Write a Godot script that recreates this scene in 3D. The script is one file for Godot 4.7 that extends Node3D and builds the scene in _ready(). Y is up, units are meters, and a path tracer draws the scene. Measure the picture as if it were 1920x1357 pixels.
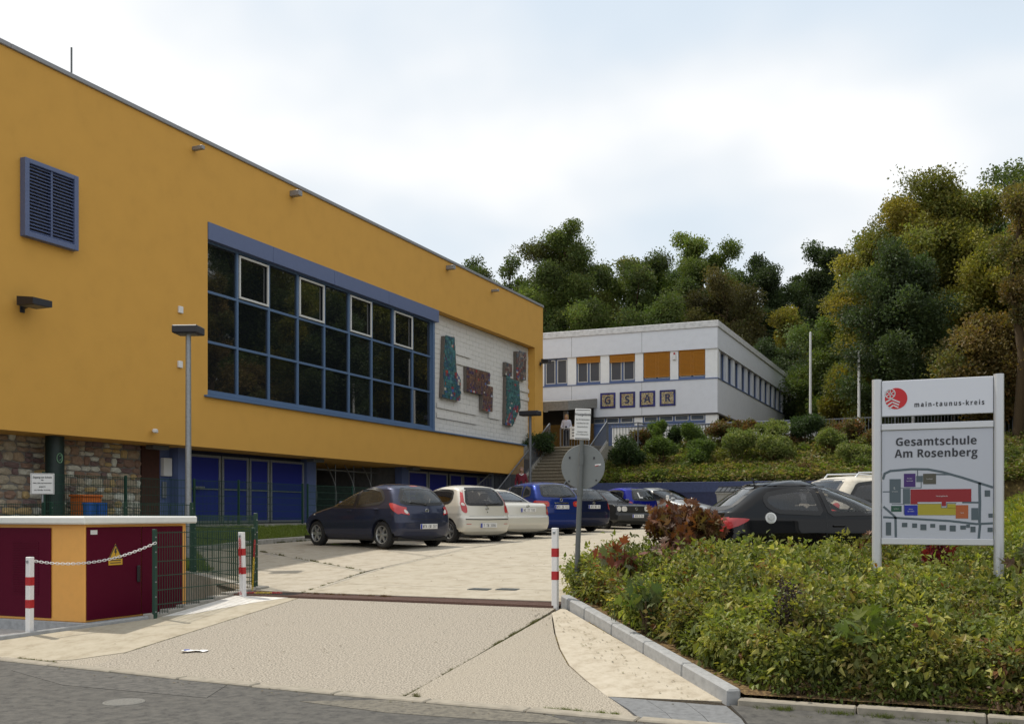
extends Node3D
# School forecourt: x runs right along the street, -z runs up the drive along the yellow hall, metres; street level y = 0.

class M:
	var v := PackedVector3Array()
	var n := PackedVector3Array()
	var c := PackedColorArray()
	var uv := PackedVector2Array()
	var col := Color.WHITE
	func put(p: Vector3, q: Vector3, w := Vector2.ZERO) -> void:
		v.append(p); n.append(q); c.append(col); uv.append(w)
	func tri(a: Vector3, b: Vector3, d: Vector3) -> void:
		var q := (b - a).cross(d - a)
		if q.length_squared() < 1e-16: return
		q = q.normalized()
		put(a, q); put(d, q); put(b, q)
	func trin(a: Vector3, b: Vector3, d: Vector3, na: Vector3, nb: Vector3, nd: Vector3) -> void:
		put(a, na); put(d, nd); put(b, nb)
	func quad(a: Vector3, b: Vector3, d: Vector3, e: Vector3) -> void:
		tri(a, b, d); tri(a, d, e)
	func quaduv(a: Vector3, b: Vector3, d: Vector3, e: Vector3, u0 := Vector2(0, 1), u1 := Vector2(1, 0)) -> void:
		var q := (b - a).cross(d - a).normalized()
		put(a, q, Vector2(u0.x, u0.y)); put(d, q, Vector2(u1.x, u1.y)); put(b, q, Vector2(u1.x, u0.y))
		put(a, q, Vector2(u0.x, u0.y)); put(e, q, Vector2(u0.x, u1.y)); put(d, q, Vector2(u1.x, u1.y))
	func box(ce: Vector3, sz: Vector3, ba := Basis.IDENTITY, ch := 0.0) -> void:
		var h := sz * 0.5
		if ch <= 0.0:
			var p := []
			for i in 8:
				p.append(ce + ba * Vector3(h.x if i & 1 else -h.x, h.y if i & 2 else -h.y, h.z if i & 4 else -h.z))
			quad(p[4], p[5], p[7], p[6]); quad(p[1], p[0], p[2], p[3]); quad(p[5], p[1], p[3], p[7])
			quad(p[0], p[4], p[6], p[2]); quad(p[6], p[7], p[3], p[2]); quad(p[0], p[1], p[5], p[4])
			return
		ch = minf(ch, minf(h.x, minf(h.y, h.z)) * 0.95)
		# chamfered: six faces, twelve edges, eight corners
		for ax in 3:
			var a1 := (ax + 1) % 3
			var a2 := (ax + 2) % 3
			for sg in [-1.0, 1.0]:
				var q := []
				for k in [[-1, -1], [1, -1], [1, 1], [-1, 1]]:
					var w := Vector3.ZERO
					w[ax] = h[ax] * sg; w[a1] = (h[a1] - ch) * k[0]; w[a2] = (h[a2] - ch) * k[1]
					q.append(ce + ba * w)
				if sg > 0: quad(q[0], q[1], q[2], q[3])
				else: quad(q[3], q[2], q[1], q[0])
			for s1 in [-1.0, 1.0]:
				for s2 in [-1.0, 1.0]:
					var q := []
					for k in [[1, 0, -1], [0, 1, -1], [0, 1, 1], [1, 0, 1]]:
						var w := Vector3.ZERO
						w[a1] = (h[a1] - (0.0 if k[0] else ch)) * s1; w[a2] = (h[a2] - (0.0 if k[1] else ch)) * s2; w[ax] = (h[ax] - ch) * k[2]
						q.append(ce + ba * w)
					if s1 * s2 > 0: quad(q[0], q[1], q[2], q[3])
					else: quad(q[3], q[2], q[1], q[0])
		for i in 8:
			var g := Vector3(1 if i & 1 else -1, 1 if i & 2 else -1, 1 if i & 4 else -1)
			var a := ce + ba * (Vector3(h.x, h.y - ch, h.z - ch) * g)
			var b := ce + ba * (Vector3(h.x - ch, h.y, h.z - ch) * g)
			var d := ce + ba * (Vector3(h.x - ch, h.y - ch, h.z) * g)
			if g.x * g.y * g.z > 0: tri(a, b, d)
			else: tri(a, d, b)
	func bx(x0: float, x1: float, y0: float, y1: float, z0: float, z1: float, ch := 0.0) -> void:
		box(Vector3((x0 + x1) / 2, (y0 + y1) / 2, (z0 + z1) / 2), Vector3(absf(x1 - x0), absf(y1 - y0), absf(z1 - z0)), Basis.IDENTITY, ch)
	func bar(a: Vector3, b: Vector3, w: float, h: float, ch := 0.0) -> void:
		var d := b - a
		var l := d.length()
		if l < 1e-6: return
		var z := d / l
		var up := Vector3.UP if absf(z.y) < 0.98 else Vector3.RIGHT
		var x := up.cross(z).normalized()
		box((a + b) / 2, Vector3(w, h, l), Basis(x, z.cross(x), z), ch)
	func tube(pts: Array, r, seg := 8, caps := true) -> void:
		var ring := []
		var nr := []
		var x := Vector3.ZERO
		for i in pts.size():
			var a: Vector3 = pts[maxi(i - 1, 0)]
			var b: Vector3 = pts[mini(i + 1, pts.size() - 1)]
			var z := (b - a).normalized()
			if x == Vector3.ZERO:
				x = (Vector3.UP if absf(z.y) < 0.9 else Vector3.RIGHT).cross(z).normalized()
			x = (x - z * x.dot(z)).normalized()
			var y := z.cross(x)
			var rr: float = r[i] if r is Array else r
			var l := []
			var m := []
			for k in seg + 1:
				var t := TAU * k / seg
				var q := x * cos(t) + y * sin(t)
				l.append(pts[i] + q * rr); m.append(q)
			ring.append(l); nr.append(m)
		for i in pts.size() - 1:
			for k in seg:
				trin(ring[i][k], ring[i][k + 1], ring[i + 1][k + 1], nr[i][k], nr[i][k + 1], nr[i + 1][k + 1])
				trin(ring[i][k], ring[i + 1][k + 1], ring[i + 1][k], nr[i][k], nr[i + 1][k + 1], nr[i + 1][k])
		if caps:
			for e in [0, pts.size() - 1]:
				for k in seg:
					if e: tri(pts[e], ring[e][k], ring[e][k + 1])
					else: tri(pts[e], ring[e][k + 1], ring[e][k])
	func lathe(prof: Array, seg: int, xf := Transform3D.IDENTITY) -> void:   # profile of Vector2(radius, height) round the local y axis
		for i in prof.size() - 1:
			var a: Vector2 = prof[i]
			var b: Vector2 = prof[i + 1]
			var d := b - a
			var q := Vector2(d.y, -d.x).normalized()
			for k in seg:
				var t0 := TAU * k / seg
				var t1 := TAU * (k + 1) / seg
				var e0 := Vector3(cos(t0), 0, sin(t0))
				var e1 := Vector3(cos(t1), 0, sin(t1))
				var p := [xf * (e0 * a.x + Vector3.UP * a.y), xf * (e1 * a.x + Vector3.UP * a.y), xf * (e1 * b.x + Vector3.UP * b.y), xf * (e0 * b.x + Vector3.UP * b.y)]
				var m0 := (xf.basis * (e0 * q.x + Vector3.UP * q.y)).normalized()
				var m1 := (xf.basis * (e1 * q.x + Vector3.UP * q.y)).normalized()
				if a.x > 1e-6: trin(p[0], p[2], p[1], m0, m1, m1)
				if b.x > 1e-6: trin(p[0], p[3], p[2], m0, m0, m1)
	func poly(pts: PackedVector2Array, depth: float, xf: Transform3D) -> void:   # a plate: outline in local x y, from z = 0 to z = depth
		var q := pts.duplicate()
		if Geometry2D.is_polygon_clockwise(q): q.reverse()
		var ix := Geometry2D.triangulate_polygon(q)
		for i in range(0, ix.size(), 3):
			var a := q[ix[i]]; var b := q[ix[i + 1]]; var d := q[ix[i + 2]]
			if (b - a).cross(d - a) < 0:
				var w := b; b = d; d = w
			tri(xf * Vector3(a.x, a.y, depth), xf * Vector3(b.x, b.y, depth), xf * Vector3(d.x, d.y, depth))
			if depth > 0: tri(xf * Vector3(a.x, a.y, 0), xf * Vector3(d.x, d.y, 0), xf * Vector3(b.x, b.y, 0))
		if depth > 0:
			for i in q.size():
				var a := q[i]; var b := q[(i + 1) % q.size()]
				quad(xf * Vector3(a.x, a.y, 0), xf * Vector3(b.x, b.y, 0), xf * Vector3(b.x, b.y, depth), xf * Vector3(a.x, a.y, depth))
	func add(other: ArrayMesh, xf: Transform3D) -> void:
		var arr := other.surface_get_arrays(0)
		for i in arr[0].size():
			put(xf * arr[0][i], (xf.basis * arr[1][i]).normalized(), arr[4][i] if arr[4] else Vector2.ZERO)
	func smooth() -> void:
		var acc := {}
		for i in range(0, v.size(), 3):
			var q := (v[i + 2] - v[i]).cross(v[i + 1] - v[i])
			for k in 3:
				var key := Vector3i(v[i + k] * 2000.0)
				acc[key] = acc.get(key, Vector3.ZERO) + q
		for i in v.size():
			var q: Vector3 = acc[Vector3i(v[i] * 2000.0)]
			if q.length_squared() > 1e-14: n[i] = q.normalized()
	func mesh() -> ArrayMesh:
		var a := []
		a.resize(Mesh.ARRAY_MAX)
		a[Mesh.ARRAY_VERTEX] = v; a[Mesh.ARRAY_NORMAL] = n; a[Mesh.ARRAY_COLOR] = c; a[Mesh.ARRAY_TEX_UV] = uv
		var m := ArrayMesh.new()
		if v.size(): m.add_surface_from_arrays(Mesh.PRIMITIVE_TRIANGLES, a)
		return m

var rng := RandomNumberGenerator.new()
var used := {}
var mt := {}
var tx := {}

func W(t: float, y: float, s: float) -> Vector3: return Vector3(t, y, -s)
func rr(a: float, b: float) -> float: return rng.randf_range(a, b)

func numbered(called: String) -> String:
	var k: int = used.get(called, 0)
	used[called] = k + 1
	return called if k == 0 else "%s_%03d" % [called, k]
func thing(called: String, label: String, category: String, at := Vector3.ZERO, turn := 0.0, group := "") -> Node3D:
	var o := Node3D.new()
	o.name = numbered(called)
	add_child(o)
	o.position = at
	o.rotation.y = turn
	tag(o, label, category, group)
	return o
func tag(o: Node, label: String, category := "", group := "") -> Node:
	o.set_meta("label", label)
	if category: o.set_meta("category", category)
	if group: o.set_meta("group", group)
	return o
func obj(called: String, m, material: Material, parent: Node) -> MeshInstance3D:
	var o := MeshInstance3D.new()
	o.name = called if parent != self else numbered(called)
	o.mesh = m.mesh() if m is M else m
	o.material_override = material
	parent.add_child(o, true)
	return o
func struct(called: String, m, material: Material) -> MeshInstance3D:
	var o := obj(called, m, material, self)
	o.set_meta("kind", "structure")
	return o
func stuff(o: Node) -> Node:
	o.set_meta("kind", "stuff")
	return o
func copy(o: Node3D, called: String, label: String, at: Vector3, turn := 0.0) -> Node3D:
	var r: Node3D = o.duplicate()
	r.name = numbered(called)
	add_child(r)
	r.position = at
	r.rotation.y = turn
	r.set_meta("label", label)
	return r
func swarm(called: String, mesh: Mesh, material: Material, xfs: Array, cols: PackedColorArray, parent: Node) -> MultiMeshInstance3D:
	var mm := MultiMesh.new()
	mm.transform_format = MultiMesh.TRANSFORM_3D
	mm.use_colors = true
	mm.mesh = mesh
	mm.instance_count = xfs.size()
	for i in xfs.size():
		mm.set_instance_transform(i, xfs[i])
		mm.set_instance_color(i, cols[i])
	var o := MultiMeshInstance3D.new()
	o.name = called if parent != self else numbered(called)
	o.multimesh = mm
	o.material_override = material
	parent.add_child(o, true)
	return o
func text(s: String, h: float, called: String, material: Material, parent: Node, at: Vector3, ba := Basis.IDENTITY, bold := true, face := "Droid Sans", depth := 0.004, stretch := 1.0, spacing := 0.0) -> MeshInstance3D:
	var f := SystemFont.new()
	f.font_names = [face]
	f.font_weight = 700 if bold else 400
	var t := TextMesh.new()
	t.text = s
	if spacing != 0.0:
		var fv := FontVariation.new()
		fv.base_font = f
		fv.spacing_glyph = int(spacing)
		t.font = fv
	else:
		t.font = f
	t.font_size = 64
	t.pixel_size = h / 46.0   # capital height of a 64-pixel face is about 46
	t.depth = depth
	t.curve_step = 2.0
	var o := obj(called, t, material, parent)
	o.transform = Transform3D(ba.scaled_local(Vector3(stretch, 1, 1)), at)
	return o

func noise(kind: int, freq: float, oct: int, sd: int) -> FastNoiseLite:
	var f := FastNoiseLite.new()
	f.noise_type = kind
	f.frequency = freq
	f.fractal_octaves = oct
	f.fractal_type = FastNoiseLite.FRACTAL_FBM if oct > 1 else FastNoiseLite.FRACTAL_NONE
	f.seed = sd
	return f
func ntex(key: String, f: FastNoiseLite, offs: Array, cols: Array, size := 512) -> NoiseTexture2D:
	if tx.has(key): return tx[key]
	var g := Gradient.new()
	g.offsets = PackedFloat32Array(offs)
	var pc := PackedColorArray()
	for q in cols: pc.append(q if q is Color else Color(q, q, q))
	g.colors = pc
	var t := NoiseTexture2D.new()
	t.width = size; t.height = size; t.seamless = true; t.seamless_blend_skirt = 0.15
	t.noise = f
	t.color_ramp = g
	tx[key] = t
	return t
func lin(r: float, g: float, b: float, a := 1.0) -> Color:
	var q := Color(r, g, b).linear_to_srgb()
	q.a = a
	return q
func mat(key: String, q: Color, rough := 0.8, metal := 0.0, tex: Texture2D = null, scale := 1.0, bump: Texture2D = null, bs := 0.0) -> StandardMaterial3D:
	if mt.has(key): return mt[key]
	var m := StandardMaterial3D.new()
	m.resource_name = key
	m.albedo_color = q
	m.roughness = rough
	m.metallic = metal
	if tex:
		m.albedo_texture = tex
	if tex or bump:
		m.uv1_triplanar = true
		m.uv1_world_triplanar = true
		m.uv1_scale = Vector3.ONE * scale
	if bump:
		m.heightmap_enabled = true
		m.heightmap_texture = bump
		m.heightmap_scale = bs
	mt[key] = m
	return m
func vmat(key: String, rough := 0.6, back := 0.0) -> StandardMaterial3D:
	if mt.has(key): return mt[key]
	var m := StandardMaterial3D.new()
	m.resource_name = key
	m.vertex_color_use_as_albedo = true
	m.roughness = rough
	if back > 0.0:
		m.backlight_enabled = true
		m.backlight = lin(back * 0.95, back, back * 0.45)
	mt[key] = m
	return m
func glassmat(key: String, q: Color, al: float) -> StandardMaterial3D:
	if mt.has(key): return mt[key]
	var m := StandardMaterial3D.new()
	m.resource_name = key
	m.albedo_color = Color(q.r, q.g, q.b, al)
	m.transparency = BaseMaterial3D.TRANSPARENCY_ALPHA
	m.roughness = 0.03
	m.metallic_specular = 0.6
	mt[key] = m
	return m

func lot(s: float) -> float:   # height of the drive and the car park at distance s from the camera
	if s < 8.87: return 0.0
	if s < 13.2: return 0.49 * (s - 8.87) / 4.33
	if s < 21.4: return 0.49 + (s - 13.2) * 0.0549
	return 0.94 + (minf(s, 44.0) - 21.4) * 0.0196
func edge_s(t: float) -> float:   # where the street ends
	if t < -10.5: return 8.82
	if t < -5.7: return lerpf(8.82, 8.43, (t + 10.5) / 4.8)
	return lerpf(8.43, 8.36, clampf((t + 5.7) / 3.0, 0, 1))
func hill(t: float, s: float) -> float:   # the bare earth
	var y := -0.12
	if s > 8.6: y = lot(s) - 0.28
	if t < -9.0 and s < 17.0:
		var wall := 13.7 + clampf((-10.5 - t) / 2.8, 0, 1) * 1.8   # the yard wall
		if s < wall + 1.1: y = -0.12
	if t < -17.6 and s >= 17.0: y = 1.1
	elif t < -16.5 and s >= 17.0: y = lot(s) - 0.1
	if t > -5.0 and s > 9.0 and s < 14.4: y = lot(s) + 0.05
	if s > 43.2 and t > -15.2:
		y = lerpf(3.0, 4.95, clampf((s - 43.2) / 5.8, 0, 1))
	elif s > 47.4:
		y = 4.9
	if s > 56.0:
		var k := clampf((t + 10.0) / 6.0, 0.0, 1.0)
		if s > 82.0: k = 1.0
		y += k * minf((s - 56.0) * 0.13, 19.0)
	if t > 0.4 and s > 9.2:
		var up := clampf((t - 0.4) * 0.5, 0, 3.4) * smoothstep(12.5, 18.0, s)
		y = maxf(y, lot(s) + up * 1.0)
	return y

func _ready() -> void:
	rng.seed = 7
	setup()
	materials()
	ground()
	hall()
	school()
	stairs()
	yard()
	entrance()
	sign_board()
	cars()
	people()
	planting()
	woods()

func setup() -> void:
	var cam := Camera3D.new()
	cam.name = "camera"
	cam.projection = Camera3D.PROJECTION_FRUSTUM
	cam.near = 0.1
	cam.size = 0.1 * 1357.0 / 1950.0
	cam.frustum_offset = Vector2(0, 0.1 * 284.5 / 1950.0)
	cam.far = 600.0
	cam.position = Vector3(0, 1.72, 0)
	cam.rotation.y = atan2(852.0, 1950.0)
	add_child(cam)
	cam.current = true
	var we := WorldEnvironment.new()
	we.name = "environment"
	var e := Environment.new()
	e.background_mode = Environment.BG_SKY
	e.tonemap_mode = Environment.TONE_MAPPER_LINEAR
	e.tonemap_exposure = 1.0
	e.sdfgi_enabled = true
	e.ssao_enabled = true
	e.ssil_enabled = true
	var sky := Sky.new()
	var pm := PanoramaSkyMaterial.new()
	pm.panorama = sky_picture()
	sky.sky_material = pm
	e.sky = sky
	we.environment = e
	add_child(we)
	var sun := DirectionalLight3D.new()
	sun.name = "sun"
	sun.light_energy = 1.15
	sun.light_angular_distance = 0.9
	sun.light_color = Color(1.0, 0.968, 0.915)
	sun.shadow_enabled = true
	add_child(sun)
	sun.look_at_from_position(Vector3(-0.60, 1.0, -0.14) * 50.0, Vector3.ZERO, Vector3.UP)

func sky_picture() -> ImageTexture:
	# bright broken overcast: thin white cloud with pale blue showing through
	var w := 1024
	var h := 512
	var im := Image.create(w, h, false, Image.FORMAT_RGBF)
	var f := noise(FastNoiseLite.TYPE_SIMPLEX_SMOOTH, 1.0, 5, 11)
	f.fractal_gain = 0.52
	var g := noise(FastNoiseLite.TYPE_SIMPLEX_SMOOTH, 0.55, 3, 23)
	for j in h:
		var el := (0.5 - (j + 0.5) / h) * PI
		var up := sin(el)
		for i in w:
			var az := (i + 0.5) / w * TAU
			var q: Color
			if up < -0.02:
				q = Color(0.22, 0.21, 0.18)
			else:
				var d := Vector3(cos(az) * cos(el), up, sin(az) * cos(el))
				var k := 1.0 / (maxf(up, 0.0) + 0.22)
				var a := f.get_noise_3d(d.x * k * 1.1, d.z * k * 1.1, 3.1)
				var b := g.get_noise_3d(d.x * k, d.z * k, 7.7)
				var cloud := clampf(0.60 + a * 0.95 + b * 0.75, 0.0, 1.0)
				cloud = cloud * cloud * (3.0 - 2.0 * cloud)
				var blue := Color(0.58, 0.76, 0.96).lerp(Color(0.76, 0.88, 0.98), clampf(1.0 - up * 1.6, 0, 1))
				var bright := 0.95 + 0.17 * clampf(b * 0.7 + a * 1.3, -1, 1)
				var white := Color(0.995, 1.01, 1.025) * bright
				q = blue.lerp(white, 0.42 + 0.58 * cloud)
			im.set_pixel(i, j, q)
	return ImageTexture.create_from_image(im)

func materials() -> void:
	var grain := ntex("grain", noise(FastNoiseLite.TYPE_SIMPLEX, 0.09, 4, 1), [0.0, 0.5, 1.0], [0.72, 0.9, 1.0], 512)
	var blot := ntex("blot", noise(FastNoiseLite.TYPE_SIMPLEX_SMOOTH, 0.012, 6, 2), [0.0, 0.35, 0.6, 1.0], [0.82, 0.91, 0.96, 1.0], 1024)
	var wall := ntex("wallnoise", noise(FastNoiseLite.TYPE_SIMPLEX_SMOOTH, 0.01, 6, 5), [0.0, 0.4, 1.0], [0.965, 0.985, 1.0], 1024)
	var pebble := ntex("pebble", noise(FastNoiseLite.TYPE_SIMPLEX, 0.075, 3, 3), [0.0, 0.22, 0.36, 0.52, 0.66, 0.8, 1.0], [Color(0.36, 0.35, 0.33), Color(0.60, 0.58, 0.55), Color(0.80, 0.78, 0.75), Color(0.84, 0.82, 0.78), Color(0.88, 0.85, 0.81), Color(1.0, 0.98, 0.95), Color(1, 1, 0.98)], 1024)
	var sn := noise(FastNoiseLite.TYPE_SIMPLEX_SMOOTH, 0.012, 8, 9)
	sn.fractal_gain = 0.72
	var stain := ntex("stain", sn, [0.0, 0.3, 0.5, 0.7, 1.0], [Color(0.78, 0.76, 0.73), Color(0.90, 0.88, 0.85), Color(0.95, 0.94, 0.92), Color(0.98, 0.97, 0.955), Color(1, 1, 1)], 1024)
	var an := noise(FastNoiseLite.TYPE_SIMPLEX, 0.014, 8, 12)
	an.fractal_gain = 0.74
	var asph := ntex("asph", an, [0.0, 0.3, 0.5, 0.7, 1.0], [Color(0.50, 0.50, 0.50), Color(0.76, 0.75, 0.74), Color(0.86, 0.85, 0.83), Color(0.94, 0.925, 0.90), Color(1, 0.98, 0.94)], 1024)
	var soilt := ntex("soil", noise(FastNoiseLite.TYPE_SIMPLEX, 0.03, 6, 15), [0.0, 0.4, 0.6, 1.0], [Color(0.35, 0.30, 0.22), Color(0.62, 0.52, 0.38), Color(0.75, 0.66, 0.48), Color(0.95, 0.9, 0.75)], 1024)
	mat("yellow", lin(0.655, 0.355, 0.068), 0.85, 0, wall, 0.11, grain, 0.25)
	mat("amber", lin(0.66, 0.33, 0.055), 0.8, 0, wall, 0.11)
	mat("coping", lin(0.36, 0.36, 0.37), 0.5, 0.4, grain, 0.7)
	mat("lintel", lin(0.105, 0.14, 0.265), 0.5, 0.0, wall, 0.4)
	mat("blueframe", lin(0.085, 0.15, 0.27), 0.45)
	mat("whiteframe", lin(0.62, 0.62, 0.60), 0.4)
	mat("darkroom", lin(0.22, 0.22, 0.225), 0.9, 0, blot, 0.4)
	mat("hallglass", lin(0.008, 0.010, 0.012), 0.02).metallic_specular = 0.7
	mt.hallglass.clearcoat_enabled = true
	mt.hallglass.clearcoat = 1.0
	mt.hallglass.clearcoat_roughness = 0.02
	mat("whitebrick", lin(0.70, 0.68, 0.645), 0.8, 0, wall, 0.5, grain, 0.2)
	mat("mortar", lin(0.30, 0.285, 0.26), 0.95, 0, grain, 1.0)
	mat("greencolumn", lin(0.010, 0.028, 0.024), 0.5, 0, blot, 0.6)
	mat("redbrown", lin(0.065, 0.020, 0.012), 0.7, 0, blot, 0.6)
	mat("bluecolumn", lin(0.10, 0.14, 0.30), 0.6, 0, wall, 0.6)
	mat("bluedoor", lin(0.008, 0.017, 0.22), 0.55, 0, wall, 0.6)
	mat("navywall", lin(0.020, 0.028, 0.085), 0.6, 0, blot, 0.5)
	mat("galv", lin(0.34, 0.36, 0.38), 0.45, 0.6, blot, 1.2)
	mat("railgrey", lin(0.20, 0.215, 0.24), 0.5, 0.3, grain, 1.0)
	mat("black", lin(0.012, 0.012, 0.013), 0.5)
	mat("lampblack", lin(0.020, 0.020, 0.026), 0.5)
	mat("white", lin(0.72, 0.72, 0.71), 0.45)
	mat("panel", lin(0.74, 0.765, 0.82), 0.75, 0, wall, 0.2, grain, 0.1)
	mat("pier", lin(0.86, 0.87, 0.87), 0.7, 0, wall, 0.3)
	mat("parapet", lin(0.74, 0.74, 0.74), 0.6, 0, blot, 0.25)
	mat("orange", lin(0.66, 0.28, 0.03), 0.6, 0, grain, 2.0)
	mat("schoolglass", lin(0.075, 0.09, 0.115), 0.04).metallic_specular = 0.5
	mat("concrete", lin(0.36, 0.34, 0.30), 0.9, 0, blot, 0.5, grain, 0.3)
	mat("stepstone", lin(0.26, 0.225, 0.165), 0.95, 0, blot, 0.7, grain, 0.3)
	mat("asphalt", lin(0.105, 0.103, 0.098), 0.92, 0, asph, 0.33, grain, 0.15)
	mat("patch", lin(0.118, 0.116, 0.111), 0.9, 0, asph, 0.4, grain, 0.15)
	mat("aggregate", lin(0.445, 0.42, 0.375), 0.95, 0, pebble, 0.40)
	mat("aggregate2", lin(0.475, 0.445, 0.39), 0.95, 0, pebble, 0.52)
	mat("smoothconc", lin(0.415, 0.375, 0.295), 0.9, 0, stain, 0.22, grain, 0.25)
	mat("laneconc", lin(0.42, 0.385, 0.315), 0.9, 0, stain, 0.16, grain, 0.25)
	mat("bayconc", lin(0.42, 0.385, 0.32), 0.9, 0, stain, 0.19, grain, 0.25)
	mat("wedge", lin(0.48, 0.435, 0.355), 0.9, 0, stain, 0.3, grain, 0.3)
	mat("kerb", lin(0.36, 0.365, 0.365), 0.85, 0, blot, 0.8, grain, 0.3)
	mat("gutter", lin(0.33, 0.295, 0.235), 0.9, 0, blot, 0.6, grain, 0.3)
	mat("slabgrey", lin(0.185, 0.19, 0.195), 0.85, 0, blot, 0.9, grain, 0.3)
	mat("padgrey", lin(0.52, 0.51, 0.49), 0.85, 0, blot, 0.6, grain, 0.2)
	mat("soil", lin(0.30, 0.25, 0.18), 1.0, 0, soilt, 0.5, soilt, 2.0)
	mat("joint", lin(0.06, 0.055, 0.045), 1.0, 0, soilt, 1.0)
	mat("earth", lin(0.20, 0.19, 0.10), 1.0, 0, soilt, 0.2)
	mat("paintwhite", lin(0.62, 0.59, 0.52), 0.8, 0, stain, 0.8)
	mat("postwhite", lin(0.80, 0.79, 0.78), 0.5, 0, wall, 2.0)
	mat("postred", lin(0.50, 0.018, 0.022), 0.5, 0, blot, 2.0)
	mat("fencegreen", lin(0.008, 0.045, 0.028), 0.5)
	mat("maroon", lin(0.090, 0.004, 0.019), 0.5, 0, wall, 0.6).metallic_specular = 0.22
	mat("boxorange", lin(0.80, 0.40, 0.090), 0.5, 0, wall, 0.6)
	mat("rust", lin(0.15, 0.085, 0.065), 0.9, 0, blot, 2.0)
	mat("signgrey", lin(0.68, 0.70, 0.76), 0.45, 0.1)
	mat("signface", lin(0.50, 0.52, 0.58), 0.45, 0.1)
	mat("alu", lin(0.60, 0.61, 0.63), 0.4, 0.4)
	mat("ink", lin(0.035, 0.037, 0.045), 0.6)
	mat("signred", lin(0.55, 0.015, 0.02), 0.5)
	mat("stonegrey", lin(0.12, 0.13, 0.13), 0.5, 0.1)
	mat("bark", lin(0.14, 0.12, 0.095), 0.95, 0, soilt, 1.0)
	vmat("tiles", 0.35)
	vmat("stones", 0.9)
	vmat("leaf", 0.55, 0.85)
	vmat("farleaf", 0.6, 0.85)

# ---------------------------------------------------------------- ground
func slab(called: String, pts: Array, m: Material, lift := 0.0, thick := 0.14, parent: Node = self) -> MeshInstance3D:
	# a flat piece of paving, outline in (t, s), that follows the slope of the drive
	var b := M.new()
	var q := PackedVector2Array(pts)
	if Geometry2D.is_polygon_clockwise(q): q.reverse()
	var up := func(p: Vector2) -> Vector3: return Vector3(p.x, lot(p.y) + lift, -p.y)
	var ix := Geometry2D.triangulate_polygon(q)
	for i in range(0, ix.size(), 3):
		var a: Vector3 = up.call(q[ix[i]])
		var c: Vector3 = up.call(q[ix[i + 1]])
		var d: Vector3 = up.call(q[ix[i + 2]])
		if (c - a).cross(d - a).y < 0: b.tri(a, d, c)
		else: b.tri(a, c, d)
	for i in q.size():
		var a: Vector3 = up.call(q[i])
		var c: Vector3 = up.call(q[(i + 1) % q.size()])
		b.quad(a - Vector3.UP * thick, c - Vector3.UP * thick, c, a)
	var o := obj(called, b, m, parent)
	if parent == self: o.set_meta("kind", "structure")
	return o
func shrink(pts: Array, d: float) -> Array:
	var r := Geometry2D.offset_polygon(PackedVector2Array(pts), -d, Geometry2D.JOIN_MITER)
	return Array(r[0]) if r.size() else pts
func box_thing(called: String, m: Material, a: Array, parent: Node, ch := 0.0) -> MeshInstance3D:
	var b := M.new()
	b.bx(a[0], a[1], a[2], a[3], -a[4], -a[5], ch)
	return obj(called, b, m, parent)

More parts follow.
